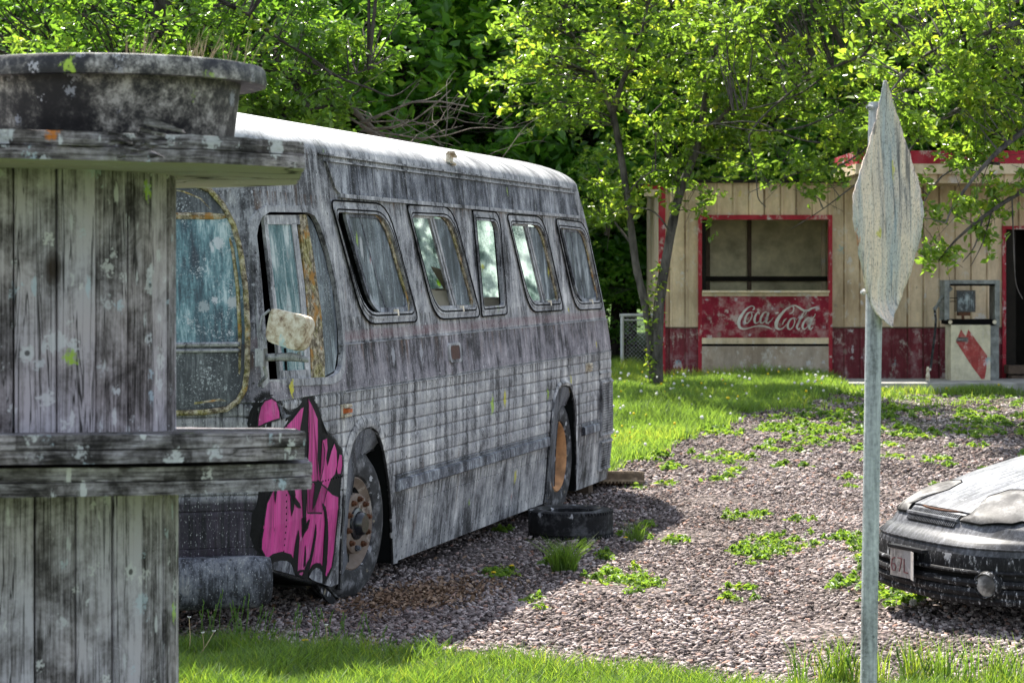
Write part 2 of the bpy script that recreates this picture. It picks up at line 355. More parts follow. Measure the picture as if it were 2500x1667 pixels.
M['wshield'] = teal_glass('paint_spattered_windshield', [(0.40, (0.010, 0.022, 0.030)), (0.47, (0.03, 0.075, 0.09)), (0.54, (0.11, 0.22, 0.24)), (0.61, (0.46, 0.55, 0.55))], True, 0.5, 1.6, 0.3, 0.05)
M['wlower'] = teal_glass('spattered_lower_panel', [(0.38, (0.010, 0.012, 0.014)), (0.50, (0.045, 0.05, 0.052)), (0.58, (0.13, 0.14, 0.14)), (0.68, (0.4, 0.41, 0.40))], True, 0.2, 1.2, 0.5, 0.0)
M['farpane'] = teal_glass('backlit_far_glass', [(0.38, (0.11, 0.16, 0.145)), (0.46, (0.36, 0.44, 0.415)), (0.53, (0.60, 0.68, 0.65)), (0.62, (0.76, 0.82, 0.80))], True, 0.0, 2.6, 0.5, 0.92)
M['rubber'] = rubber('tyre_rubber'); M['tyredust'] = rubber('dusty_tyre', (0.016, 0.016, 0.017), 0.45, 0.22); M['flare'] = bus_paint('fender_rubber', (0.008, 0.009, 0.010), (0.20, 0.21, 0.225), -0.01, False, True)
M['rimrust'] = simple('rusty_rim', (0.42, 0.21, 0.09), 0.75, 0, 0.5, 8)
M['rust'] = simple('rusty_nut', (0.09, 0.035, 0.015), 0.7, 0, 0.7, 30)
M['hubblack'] = simple('greasy_hub', (0.01, 0.012, 0.016), 0.25, 0, 0.5, 14, 0.6)
M['bumper'] = bus_paint('scuffed_bumper', (0.010, 0.010, 0.010), (0.30, 0.30, 0.305), -0.03, False, True, 3.0)
M['black'] = simple('flat_black', (0.003, 0.003, 0.003), 0.9, 0, 0.3, 6, 0.1)
M['cream'] = simple('cream_board', (0.80, 0.70, 0.54), 0.8, 0, 0.12, 4)
M['lens'] = simple('amber_lens', (0.40, 0.09, 0.02), 0.35, 0, 0.5, 30); M['lensred'] = simple('dull_red_lens', (0.12, 0.03, 0.035), 0.3, 0, 0.5, 40)
M['lensred'] = simple('dull_red_lens', (0.07, 0.02, 0.025), 0.3, 0, 0.7, 60)
t = NT('magenta_spray_paint'); v = t.coord(); n = t.noise(t.map(v, (7, 7, 1)), 1.5, 5); n2 = t.noise(v, 38, 3)
c = t.ramp(n, [(0.3, (0.36, 0.018, 0.15)), (0.5, (0.56, 0.042, 0.25)), (0.7, (0.62, 0.085, 0.31))])
n4 = t.noise(t.map(v, (50, 50, 2.0)), 1.0, 4, 0.7); n5 = t.noise(v, 3.0, 7, 0.75)
n6 = t.noise(t.map(v, (9, 9, .65)), 1.0, 6, 0.62, 0.4)
c = t.mix(t.ramp(n4, [(0.50, 0.0), (0.66, 0.65)]), c, (0.13, 0.02, 0.065)); c = t.mix(t.ramp(n6, [(0.52, 0.0), (0.66, 0.55)]), c, (0.20, 0.03, 0.10)); c = t.mix(t.ramp(n5, [(0.55, 0.0), (0.70, 0.45)]), c, (0.60, 0.24, 0.40))
c = t.splat(c, t.map(v, (1, 1, 0.4)), 30, 0.26, 0.22, [(0.02, 0.01, 0.02), (0.12, 0.01, 0.06), (0.05, 0.01, 0.03), (0.6, 0.3, 0.45)], 0.5, 5, 0.9)
M['pink'] = t.done(t.bsdf(c, 0.55, 0, t.bump(n2, 0.1, 0.003), 0.35))
M['spray'] = simple('black_spray_paint', (0.005, 0.0048, 0.005), 0.7, 0, 0.6, 30, 0.2)
t = NT('overspray'); v = t.coord(); a_ = t.attr(); n = t.noise(v, 150, 3, 0.8)
fac = t.m('MULTIPLY', t.m('SUBTRACT', t.m('ADD', t.m('POWER', a_, 1.4), t.m('MULTIPLY', t.m('SUBTRACT', n, 0.5), 1.1)), 0.42), 5.0, clamp=True)
fac = t.m('MULTIPLY', fac, t.m('GREATER_THAN', a_, 0.04))
M['mist'] = t.done(t.n('ShaderNodeMixShader', {0: fac, 1: t.n('ShaderNodeBsdfTransparent').outputs[0], 2: t.bsdf((0.005, 0.0048, 0.005), 0.75)}).outputs[0])
M['woodv'] = wood('weathered_plank'); M['woodh'] = wood('weathered_edge', True, 0.075); M['wooddk'] = wood('rotten_wood', True, 0.11); M['woodu'] = wood('bounce_lit_underside', True, -0.20, 0.35)  # woodu: bounce light under the flange put into a paler colour
t = NT('black_tub_plastic'); v = t.coord(); n = t.noise(v, 14, 10, 0.85); n2 = t.noise(v, 3.0, 5)
c = t.ramp(t.m('ADD', t.m('MULTIPLY', n, 0.6), t.m('MULTIPLY', n2, 0.4)), [(0.455, (0.004, 0.004, 0.005)), (0.50, (0.022, 0.021, 0.021)), (0.54, (0.12, 0.112, 0.098)), (0.60, (0.42, 0.40, 0.36))])
c = t.splat(c, v, 12, 0.36, 0.35, [WHT, GRY, WHT, (0.4, 0.42, 0.46)], 1.0, 8, 0.6)
c = t.splat(c, v, 5.5, 0.34, 0.30, [BLU, (0.36, 0.36, 0.38), (0.3, 0.28, 0.24), (0.18, 0.26, 0.34), LIME], 1.0, 8, 0.5)
c = t.splat(c, t.map(v, loc=(2, 0, 1)), 6.0, 0.16, 0.35, [LIME, LIME, YEL, WHT], 0.6, 9, 0.9)
M['tub'] = t.done(t.bsdf(c, 0.55, 0, t.bump(n, 0.2, 0.006), 0.4))
t = NT('galvanised_post'); v = t.coord(); n = t.noise(t.map(v, (20, 20, 2.2)), 1.2, 6, 0.65); n2 = t.noise(v, 60, 4, 0.7)
c = t.ramp(t.m('ADD', t.m('MULTIPLY', n, 0.7), t.m('MULTIPLY', n2, 0.3)), [(0.36, (0.10, 0.105, 0.11)), (0.46, (0.27, 0.285, 0.295)), (0.56, (0.42, 0.44, 0.45)), (0.66, (0.62, 0.62, 0.615))])
c = t.splat(c, v, 24, 0.26, 0.3, [(0.5, 0.44, 0.36), (0.4, 0.42, 0.4), (0.55, 0.5, 0.42), (0.08, 0.09, 0.1)], 0.8, 5, 0.8)
M['post'] = t.done(t.bsdf(c, 0.6, 0.0, t.bump(n2, 0.5, 0.006), 0.4))
t = NT('spattered_sign_face'); v = t.coord(); n = t.noise(t.map(v, (15, 15, 2.0)), 1.0, 8, 0.7, 0.6); n2 = t.noise(t.map(v, (1, 1, .6)), 160, 5, 0.85); n3 = t.noise(t.map(v, (9, 9, 1.1), (5, 2, 0)), 1.0, 5, 0.6, 0.4)
c = t.ramp(n, [(0.32, (0.03, 0.03, 0.033)), (0.36, (0.26, 0.24, 0.235)), (0.41, (0.54, 0.46, 0.40)), (0.52, (0.74, 0.59, 0.46)), (0.66, (0.64, 0.59, 0.54))])
c = t.mix(t.ramp(n3, [(0.52, 0.0), (0.62, 0.6)]), c, (0.25, 0.33, 0.38))
c = t.splat(c, t.map(v, (1, 1, 0.45)), 9, 0.38, 0.6, [YEL, LIME, (0.05, 0.05, 0.06), YEL, (0.06, 0.06, 0.07), ORG], 0.6, 7, 0.7)
c = t.mix(t.ramp(n2, [(0.40, 0.85), (0.47, 0.0)]), c, (0.06, 0.058, 0.06)); c = t.mix(t.ramp(t.noise(t.map(v, (16, 16, 1.6), (3, 3, 3)), 1.0, 8, 0.75), [(0.37, 0.75), (0.45, 0.0)]), c, (0.07, 0.068, 0.075))
c = t.mix(t.ramp(n2, [(0.58, 0.0), (0.68, 0.55)]), c, (0.72, 0.68, 0.64))
M['sign'] = t.done(t.bsdf(c, 0.85, 0, t.bump(n2, 0.5, 0.004), 0.2))
def flaky(name, col, under=(0.48, 0.42, 0.36), amt=0.5, streak=True, moss=True, ribs=None):
    t = NT(name); v = t.coord(); n = t.noise(t.map(v, (5, 5, 1.3 if streak else 5)), 1.0, 7, 0.68); n2 = t.noise(v, 7, 6, 0.7)
    c = t.mix(1.0, col, t.ramp(n, [(0.3, 0.62), (0.7, 1.2)]), 'MULTIPLY')
    c = t.mix(t.ramp(t.m('ADD', t.m('MULTIPLY', n, 0.45), t.m('MULTIPLY', n2, 0.55)), [(0.50, 0.0), (0.64, amt)]), c, under)
    if ribs is not None:                                 # dirt lodged beside the pressed ribs
        fx = t.m('FRACT', t.m('DIVIDE', t.m('ADD', t.sep(v)[0], ribs + 0.045), 0.235))
        rb = t.m('MULTIPLY', t.m('LESS_THAN', t.m('ABSOLUTE', t.m('SUBTRACT', fx, 0.10)), 0.055), t.ramp(t.noise(t.map(v, (2.3, 1, .6)), 1.0, 4, 0.7), [(0.38, 0.1), (0.62, 1.0)]))
        pn = t.n('ShaderNodeTexWhiteNoise', {'W': t.m('FLOOR', t.m('DIVIDE', t.m('ADD', t.sep(v)[0], ribs + 0.045), 0.235))}, noise_dimensions='1D').outputs[0]
        c = t.mix(1.0, c, t.ramp(pn, [(0.0, 0.74), (1.0, 1.06)]), 'MULTIPLY')
        c = t.mix(rb, c, t.mix(1.0, c, (0.36, 0.30, 0.25), 'MULTIPLY'))
    gs = t.noise(t.map(v, (1.2, 1.2, .5)), 1.0, 7, 0.75); c = t.mix(t.ramp(gs, [(0.46, 0.0), (0.62, 0.55)]), c, t.mix(1.0, c, (0.50, 0.42, 0.33), 'MULTIPLY'))
    wp = t.noise(t.map(v, (1, 1, .7)), 5.5, 6, 0.75); c = t.mix(t.ramp(wp, [(0.56, 0.0), (0.64, 0.6)]), c, (0.56, 0.52, 0.47))
    c = t.splat(c, v, 3.4, 0.34, 0.45, [WHT, (0.6, 0.58, 0.54), WHT, (0.55, 0.5, 0.5)], 0.8, 8, 0.6)
    c = t.splat(c, t.map(v, loc=(2, 3, 1)), 7.5, 0.30, 0.35, [WHT, (0.6, 0.57, 0.52), WHT, (0.2, 0.16, 0.13)], 0.8, 6, 0.6)
    if moss: c = t.splat(c, v, 3.0, 0.24, 0.22, [LIME, YEL, (0.2, 0.4, 0.4), BLU], 0.7, 7, 0.5)
    return t.done(t.bsdf(c, 0.75, 0, t.bump(n2, 0.15, 0.01), 0.25))
t = NT('spattered_tin'); v = t.coord(); n = t.noise(v, 16, 7, 0.75)
c = t.ramp(n, [(0.34, (0.12, 0.07, 0.04)), (0.44, (0.38, 0.30, 0.20)), (0.55, (0.58, 0.52, 0.40)), (0.66, (0.66, 0.62, 0.52))])
c = t.splat(c, t.map(v, (1, 1, .4)), 11, 0.5, 0.6, [YEL, (0.2, 0.45, 0.45), (0.6, 0.56, 0.45), (0.35, 0.5, 0.5), WHT, RED_], 0.7, 6, 0.75)
M['tin'] = t.done(t.bsdf(c, 0.6, 0, t.bump(n, 0.3, 0.006), 0.35))
M['rimwhite'] = flaky('chalky_rim', (0.25, 0.20, 0.165), (0.06, 0.028, 0.014), 0.95, False, False)
M['fadedred'] = simple('faded_red_characters', (0.15, 0.06, 0.065), 0.7, 0, 0.7, 60)
M['siding'] = flaky('cream_siding', (0.74, 0.58, 0.40), (0.44, 0.35, 0.25), 0.5, True, True, 2.27)
M['wainred'] = flaky('faded_red_siding', (0.20, 0.032, 0.045), (0.36, 0.25, 0.26), 0.7, True, True, 2.27)
M['redtrim'] = flaky('red_trim', (0.36, 0.022, 0.04), (0.30, 0.10, 0.11), 0.4, True, False)
M['cokered'] = flaky('old_sign_red', (0.26, 0.012, 0.032), (0.42, 0.29, 0.28), 0.8, False)
M['creamtrim'] = flaky('cream_trim', (0.70, 0.57, 0.40), (0.40, 0.34, 0.26), 0.4, False)
M['bench'] = flaky('stained_kickboard', (0.46, 0.38, 0.31), (0.24, 0.18, 0.13), 0.6)
M['letter'] = flaky('chalky_lettering', (0.62, 0.62, 0.58), (0.5, 0.42, 0.40), 0.3, False)
M['enjoy'] = simple('faded_lettering', (0.34, 0.16, 0.17), 0.8)
M['innerwall'] = simple('olive_inner_wall', (0.52, 0.47, 0.31), 0.85, 0, 0.4, 3)
M['stud'] = simple('dark_stud', (0.10, 0.07, 0.05), 0.85, 0, 0.4, 8)
M['shade'] = simple('dark_timber', (0.014, 0.011, 0.008), 0.9)
M['concrete'] = simple('mossy_concrete', (0.30, 0.29, 0.27), 0.9, 0, 0.4, 4)
M['pumpcream'] = flaky('pump_enamel', (0.58, 0.54, 0.40), (0.5, 0.42, 0.30), 0.5, False)
M['pumpred'] = flaky('pump_stripe', (0.34, 0.055, 0.05), (0.48, 0.30, 0.25), 0.5, False)
M['pumpgrey'] = simple('pump_frame', (0.17, 0.18, 0.175), 0.7, 0, 0.6, 9)
M['pumpdial'] = teal_glass('shot_up_dial', [(0.40, (0.004, 0.005, 0.006)), (0.5, (0.02, 0.028, 0.032)), (0.58, (0.25, 0.30, 0.32)), (0.7, (0.5, 0.52, 0.5))], True, 0.5, 6, 0.4, 0.0)
M['fence'] = simple('fence_steel', (0.45, 0.46, 0.47), 0.5, 0.2, 0.2, 10)
M['bark'] = bark('grey_bark'); M['barkdk'] = bark('dark_bark', (0.012, 0.010, 0.008), (0.09, 0.08, 0.07)); M['twig'] = bark('dry_twig', (0.06, 0.05, 0.04), (0.24, 0.205, 0.17))
M['leaf'] = leaf_mat('spring_leaf', (0.095, 0.155, 0.03), (0.38, 0.62, 0.055), 0.5, 0.28)
M['leafdk'] = leaf_mat('forest_leaf', (0.07, 0.165, 0.03), (0.32, 0.66, 0.06), 0.54, 0.4)
M['leafmid'] = leaf_mat('dense_leaf', (0.07, 0.14, 0.026), (0.27, 0.52, 0.04), 0.48, 0.3)
M['grass'] = leaf_mat('grass_blade', (0.095, 0.175, 0.03), (0.31, 0.52, 0.05), 0.45, 0.45)
M['lawn'] = leaf_mat('lawn_blade', (0.12, 0.20, 0.04), (0.38, 0.60, 0.07), 0.45, 0.5)
M['straw'] = simple('dry_straw', (0.42, 0.32, 0.18), 0.8)
M['yellow'] = simple('dandelion_yellow', (0.70, 0.50, 0.01), 0.7, 0, 0.15); M['puff'] = simple('dandelion_puff', (0.66, 0.64, 0.58), 0.9, 0, 0.15, 60)
t = NT('gravel_stone'); var = t.attr(); v = t.coord(); n = t.noise(v, 40, 4)
c = t.ramp(var, [(0.0, (0.04, 0.034, 0.032)), (0.25, (0.14, 0.115, 0.108)), (0.55, (0.285, 0.25, 0.238)), (0.82, (0.45, 0.40, 0.38)), (0.93, (0.28, 0.16, 0.115)), (1.0, (0.60, 0.55, 0.53))])
bg_ = t.noise(v, 0.9, 5, 0.65); c = t.mix(1.0, c, t.ramp(bg_, [(0.36, (0.66, 0.61, 0.59)), (0.5, (1.0, 0.96, 0.95)), (0.62, (1.22, 1.19, 1.18))]), 'MULTIPLY')
M['stone'] = t.done(t.bsdf(t.mix(1.0, c, t.ramp(n, [(0.3, 0.75), (0.7, 1.2)]), 'MULTIPLY'), 0.85, 0, None, 0.25))
t = NT('dead_leaf'); var = t.attr()
M['deadleaf'] = t.done(t.bsdf(t.ramp(var, [(0, (0.08, 0.045, 0.025)), (0.5, (0.20, 0.12, 0.07)), (1, (0.34, 0.24, 0.16))]), 0.8))
t = NT('gravel_and_turf'); v = t.coord(); X, Y, Z = t.sep(v)
vo = t.vor(v, 30); vb = t.vor(v, 62)
c = t.ramp(t.n('ShaderNodeSeparateColor', {0: vo.outputs['Color']}).outputs[0], [(0, (0.045, 0.036, 0.032)), (0.35, (0.11, 0.088, 0.08)), (0.75, (0.22, 0.18, 0.165)), (1, (0.36, 0.30, 0.28))])
c = t.mix(1.0, c, t.ramp(vo.outputs['Distance'], [(0.35, 1.0), (0.7, 0.35)]), 'MULTIPLY')
tn = t.noise(v, 0.55, 5, 0.6)
lawn = t.m('ADD', t.m('MULTIPLY', t.m('SUBTRACT', Y, 25.0), 0.16), t.m('MULTIPLY', t.m('SUBTRACT', tn, 0.5), 2.6), clamp=True)
near = t.m('MULTIPLY', t.m('SUBTRACT', 11.15, t.m('ADD', Y, t.m('MULTIPLY', X, 0.12))), 3.0, clamp=True)
backdrop = t.m('MULTIPLY', t.m('SUBTRACT', Y, 36.0), 0.5, clamp=True)
gc = t.ramp(t.noise(v, 3.0, 5), [(0.3, (0.03, 0.05, 0.012)), (0.6, (0.07, 0.11, 0.02))])
c = t.mix(t.m('MAXIMUM', t.m('MULTIPLY', lawn, 0.85), near), c, gc)
c = t.mix(backdrop, c, t.ramp(t.noise(v, 1.2, 6), [(0.35, (0.02, 0.04, 0.010)), (0.65, (0.085, 0.15, 0.03))]))
h = t.m('ADD', t.m('MULTIPLY', vo.outputs['Distance'], -1.0), t.m('MULTIPLY', vb.outputs['Distance'], -0.4))
M['ground'] = t.done(t.bsdf(c, 0.92, 0, t.bump(h, 0.7, 0.02), 0.15))
t = NT('dusty_car_paint'); v = t.coord(); X, Y, Z = t.sep(v); n = t.noise(t.map(v, (2.2, 14, 2.2)), 2.2, 6, 0.65); n2 = t.noise(v, 55, 5, 0.75); n3 = t.noise(v, 3.5, 4)
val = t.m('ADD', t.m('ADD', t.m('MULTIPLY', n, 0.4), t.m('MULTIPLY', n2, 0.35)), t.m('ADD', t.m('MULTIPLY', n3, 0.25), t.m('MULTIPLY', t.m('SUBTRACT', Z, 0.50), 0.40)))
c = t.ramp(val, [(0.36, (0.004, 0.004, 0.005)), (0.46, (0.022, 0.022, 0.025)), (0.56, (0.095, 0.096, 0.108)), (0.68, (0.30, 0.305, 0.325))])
c = t.splat(c, t.map(v, (1, 1, 0.5)), 14, 0.42, 0.22, [WHT, GRY, (0.5, 0.48, 0.45), GRY], 1.0, 5, 0.6)
M['car'] = t.done(t.bsdf(c, 0.42, 0.0, t.bump(n2, 0.06, 0.003), 0.45))
t = NT('spattered_black_plastic'); v = t.coord(); n2 = t.noise(t.map(v, (30, 30, 9)), 1.5, 5, 0.75)
c = t.ramp(n2, [(0.46, (0.004, 0.004, 0.005)), (0.57, (0.018, 0.018, 0.02)), (0.66, (0.38, 0.38, 0.39))])
c = t.splat(c, v, 13, 0.45, 0.2, [WHT, GRY, WHT, GRY], 1.0, 6, 0.6)
M['carlow'] = t.done(t.bsdf(c, 0.62, 0, None, 0.22))
t = NT('fogged_headlight'); v = t.coord(); n = t.noise(v, 5.5, 4); n2 = t.noise(v, 60, 4, 0.7)
c = t.ramp(t.m('ADD', t.m('MULTIPLY', n, 0.8), t.m('MULTIPLY', n2, 0.2)), [(0.36, (0.03, 0.028, 0.026)), (0.46, (0.11, 0.104, 0.10)), (0.57, (0.33, 0.315, 0.30))])  # mottling stands for lens dust and painted-in inner reflections
c = t.mix(t.ramp(t.noise(v, 3.2, 5, 0.7), [(0.42, 0.75), (0.56, 0.0)]), c, (0.05, 0.045, 0.042))
M['headlight'] = t.done(t.bsdf(c, 0.5, 0, t.bump(n, 0.06, 0.02), 0.2))
M['carglass'] = simple('dusty_windshield', (0.03, 0.035, 0.04), 0.25, 0, 0.5, 4, 0.5)
M['plate'] = flaky('bent_plate', (0.36, 0.34, 0.335), (0.14, 0.12, 0.12), 0.8, False, False)
M['carrim'] = simple('steel_wheel', (0.15, 0.15, 0.155), 0.5, 0.3)
# ==SECTION:GROUND==
# ------------------------------------------------------------------ ground
def terrain():
    xs = np.concatenate([np.linspace(-160, -14, 20), np.linspace(-13, 15, 113), np.linspace(16, 170, 20)])
    ys = np.concatenate([np.linspace(-20, 5, 8), np.linspace(5.5, 40, 139), np.linspace(41, 260, 50)])
    X, Y = np.meshgrid(xs, ys); Z = gz(X, Y)
    fr = np.clip(1 - np.abs(X) / 16, 0, 1) * np.clip((42 - Y) / 10, 0, 1)
    Z = Z + fr * 0.012 * (np.sin(X * 3.1 + Y * 1.7) + np.sin(X * 1.3 - Y * 2.6) - 1.2)
    V = np.stack([X, Y, Z], -1).reshape(-1, 3); nx = len(xs); ny = len(ys)
    i = (np.arange(ny - 1)[:, None] * nx + np.arange(nx - 1)[None, :]).ravel()
    me = np_mesh('ground', V, np.stack([i, i + 1, i + nx + 1, i + nx], -1), M['ground'])
    me.polygons.foreach_set('use_smooth', [True] * len(me.polygons))
    tag(np_obj('ground', me), 'grey gravel yard running into rough grass', None, None, 'structure')
terrain()

# ------------------------------------------------------------------ bus
TH = math.radians(16.13); SU, CU = math.sin(TH), math.cos(TH)
BX, BY = -0.951, 13.81                    # near front wheel on the ground; local +x rearwards, +y across to the far side
BUS = empty('bus', (BX, BY, 0), math.atan2(CU, SU))
tag(BUS, 'derelict grey transit bus with magenta graffiti and streaked peeling paint', 'bus')
W = 2.44; LT = 2.80; RISE = 0.29
def T(z):
    if z > 1.30: return .11 * (min(z, LT) - 1.30)
    if z < .62: return .10 * (.62 - z)
    return 0.0
def bs(px, py, dt=0.0):                   # photo pixel -> (x, z) on the bus side
    z = 1.0
    for _ in range(30):
        t_ = T(z) + dt; a = (px - CX) / F
        s = (a * (BY + t_ * SU) - BX + t_ * CU) / (SU - a * CU)
        z = EYE - (py - HY) * (BY + s * CU + t_ * SU) / F
    return (s, z)
def bsl(pts, dt=0.0): return [bs(x, y, dt) for x, y in pts]
def off4(pts, ox, oy, k): return [(ox + x / k, oy + y / k) for x, y in pts]
RX = [(0.1, 7.0), (.6, 6.98), (1.5, 6.93), (1.75, 6.86), (2.45, 6.56), (2.8, 6.34), (9, 6.34)]
def rear_x(z):
    for (a, b), (c_, d) in zip(RX, RX[1:]):
        if z <= c_: return b + (d - b) * max(0, (z - a) / (c_ - a))
    return 6.34
XC = -1.42; RN = .18
def lean(z): return 0.10 * max(0.0, min(z, LT) - 1.3)
def plan(z, d):
    y0 = T(z) + d; y1 = W - y0; h = (y1 - y0) / 2
    r = min(.25, .5 * h); rf = min(RN, .4 * h); xf = XC + lean(z) + d * 0.55; xr = rear_x(z) - d * 0.75 - r; bul = .40 * min(1, h / 0.9)
    L = []
    for i in range(27): L.append((xf + (xr - xf) * i / 26, y0))
    for i in range(1, 6): a = math.pi / 2 * i / 6; L.append((xr + r * math.sin(a), y0 + r - r * math.cos(a)))
    for i in range(0, 7):
        y = y0 + r + (y1 - y0 - 2 * r) * i / 6; L.append((xr + r + .06 * (1 - ((y - W / 2) / max(h - r, .01)) ** 2), y))
    for i in range(1, 6): a = math.pi / 2 * (1 - i / 6); L.append((xr + r * math.sin(a), y1 - r + r * math.cos(a)))
    for i in range(27): L.append((xr + (xf - xr) * i / 26, y1))
    for i in range(1, 6): a = math.pi / 2 * i / 6; L.append((xf - rf * math.sin(a), y1 - rf + rf * math.cos(a)))
    for i in range(0, 13):
        y = y1 - rf - (y1 - y0 - 2 * rf) * i / 12; L.append((xf - rf - bul * (1 - ((y - W / 2) / max(h - rf, .01)) ** 2), y))
    for i in range(1, 6): a = math.pi / 2 * (1 - i / 6); L.append((xf - rf * math.sin(a), y0 + rf - rf * math.cos(a)))
    return [(x, y, z) for x, y in L]
def front_x(y, z):
    y0 = T(z); r = RN; xf = XC + lean(z); y = min(y, W - y)
    if y < y0: return xf
    if y < y0 + r: return xf - r * math.sqrt(max(0, 1 - ((y0 + r - y) / r) ** 2))
    h = (W - 2 * y0) / 2
    return xf - r - .40 * (1 - ((y - W / 2) / (h - r)) ** 2)
mb = MB(); lv = [(.13, 0), (.20, 0), (.36, 0), (.505, 0), (.51, .004), (.515, 0), (.61, 0), (.70, 0)]
for k in range(7):
    zg = .72 + .088 * k; lv += [(zg - .013, 0), (zg - .002, .006), (zg + .003, 0), (zg + .045, -.002)]
lv += [(1.316, 0), (1.324, .004), (1.328, -.004), (1.45, -.004), (1.612, -.004), (1.617, .004), (1.621, 0), (1.75, 0), (2.0, 0), (2.2, 0), (2.45, 0), (2.6, 0), (LT, 0)]
rings = [plan(z, d) for z, d in lv]
for i in range(1, 15):
    ph = math.pi / 2 * i / 14.5
    rings.append([(x, y, LT + RISE * math.sin(ph)) for x, y, _ in plan(LT, 1.02 * (1 - math.cos(ph)))])
mb.loft(rings); body = mb.build('body', [M['bus'], M['cavity']], BUS)
# openings
def arcq(P, rad, n=5):
    out = []; m = len(P)
    for i in range(m):
        p = Vector(P[i]); a = (Vector(P[i - 1]) - p); b = (Vector(P[(i + 1) % m]) - p); r = rad[i] if hasattr(rad, '__len__') else rad
        if r <= 0: out.append(tuple(p)); continue
        ra = min(r, a.length * .45); rb = min(r, b.length * .45); A = p + a.normalized() * ra; B = p + b.normalized() * rb
        for k in range(n + 1):
            q = k / n; out.append(tuple(A * (1 - q) ** 2 + p * (2 * q * (1 - q)) + B * q * q))
    return out
def grow(P, g):
    cx_ = sum(p[0] for p in P) / len(P); cz_ = sum(p[1] for p in P) / len(P)
    wx = (max(p[0] for p in P) - min(p[0] for p in P)) / 2; wz = (max(p[1] for p in P) - min(p[1] for p in P)) / 2
    return [(cx_ + (p[0] - cx_) * (1 + g / wx), cz_ + (p[1] - cz_) * (1 + g / wz)) for p in P]
WIN = [((-.176, 2.452), (.809, 2.457), (1.184, 1.772), (.167, 1.778)), ((1.285, 2.465), (2.256, 2.475), (2.643, 1.772), (1.617, 1.776)),
       ((2.82, 2.465), (3.428, 2.465), (3.365, 1.778), (2.781, 1.773)), ((3.746, 2.457), (4.758, 2.461), (5.092, 1.777), (4.085, 1.780)),
       ((5.235, 2.452), (6.20, 2.440), (6.50, 1.765), (5.563, 1.768))]
RAD = [.07, .22, .10, .22]
OPEN = [arcq(w, RAD if i != 2 else [.02, .14, .05, .03]) for i, w in enumerate(WIN)]
DRVP = ([(649, 932), (640, 800), (628, 670), (617, 572), (622, 548), (632, 526), (652, 513), (745, 514), (764, 522), (778, 548), (798, 610), (815, 680), (826, 745), (833, 800), (836, 860), (833, 895), (824, 915), (805, 925), (720, 929)])
ARCH = bsl([(827, 1436), (829, 1350), (836, 1220), (846, 1130), (858, 1083), (872, 1057), (888, 1044), (904, 1041), (918, 1052), (930, 1082), (940, 1130), (948, 1190), (953, 1260), (957, 1376)])
ARCH_IN = bsl([(848, 1440), (850, 1350), (855, 1225), (863, 1165), (870, 1140), (879, 1120), (890, 1107), (904, 1098), (913, 1097), (923, 1109), (932, 1132), (940, 1170), (945, 1230), (949, 1376)], .06)
RARCH = bsl([(1326, 1226), (1330, 1200), (1337, 1100), (1344, 1020), (1352, 975), (1360, 951), (1369, 942), (1379, 940), (1389, 943), (1395, 956), (1400, 985), (1403, 1040), (1405, 1110), (1404, 1196)])
RARCH_IN = bsl([(1350, 1226), (1352, 1200), (1355, 1110), (1359, 1050), (1364, 1020), (1370, 1002), (1376, 990), (1384, 985), (1391, 986), (1396, 997), (1399, 1015), (1401, 1050), (1402.5, 1110), (1401.5, 1196)], .06)
def below(P, z=-.1): return [(P[0][0], z)] + [p for p in P] + [(P[-1][0], z)]
ARCHc = [(ARCH[0][0], -.2)] + ARCH + [(ARCH[-1][0], -.2)]; RARCHc = [(RARCH[0][0], -.2)] + RARCH + [(RARCH[-1][0], -.2)]
def ysurf(x, z):
    xf = XC + lean(z)
    if x >= xf: return T(z)
    q = min((xf - x) / RN, .995); return T(z) + RN - RN * math.sqrt(1 - q * q)
def side_inv(px, py):                     # as bs(), but following the rounded front corner
    s, z = bs(px, py)
    if s >= XC + lean(z): return (s, z)
    best = None
    for _ in range(3):
        best = None
        for x in np.arange(XC + lean(z) - RN * .97, XC + lean(z) + .02, .003):
            y = ysurf(x, z); Yw = BY + x * CU + y * SU; q = abs(CX + (BX + x * SU - y * CU) / Yw * F - px)
            if best is None or q < best[0]: best = (q, x, Yw)
        z = EYE - (py - HY) / F * best[2]
    return (best[1], z)
def prism(mb, P, y0, y1): mb.loft([[(x, y0, z) for x, z in P], [(x, y1, z) for x, z in P]])
def front_inv(px, py):
    best = None
    for y in np.arange(0.0, 1.6, 0.004):
        z = EYE
        for _ in range(6):
            x = front_x(y, z); Yw = BY + x * CU + y * SU; z = EYE - (py - HY) / F * Yw
        X = BX + x * SU - y * CU; q = abs(CX + X / Yw * F - px)
        if best is None or q < best[0]: best = (q, y, z)
    return best[1], best[2]
WS = [front_inv(*p) for p in [(425, 441), (470, 447), (512, 464), (545, 500), (570, 548), (588, 610), (600, 700), (606, 800), (605, 900), (598, 950), (583, 978), (556, 998), (500, 1006), (425, 1008)]]
WS = [(1.17, WS[0][1])] + WS + [(1.17, WS[-1][1])]
DRV = [side_inv(*p) for p in DRVP]
cut = MB()
inner = MB(); inner.loft([plan(z, .032) for z in (1.16, 1.3, 1.6, 2.0, 2.4, 2.765)]); inner_o = inner.build('tmp_inner', M['cavity'], BUS)
for P in OPEN: prism(cut, P, -.3, .45)
prism(cut, DRV, -.3, .45)
for P in OPEN[:4]: prism(cut, P, 2.0, 2.8)
WX = MB()
for s in (0, 1):
    P = WS if not s else [(W - y, z) for y, z in WS]
    WX.loft([[(-3, y, z) for y, z in P], [(XC + lean(z) - .03, y, z) for y, z in P]])
WX_o = WX.build('tmp_front', M['cavity'], BUS)
RW = arcq([(.56, 2.64), (1.94, 2.64), (1.98, 1.72), (.52, 1.72)], .12)
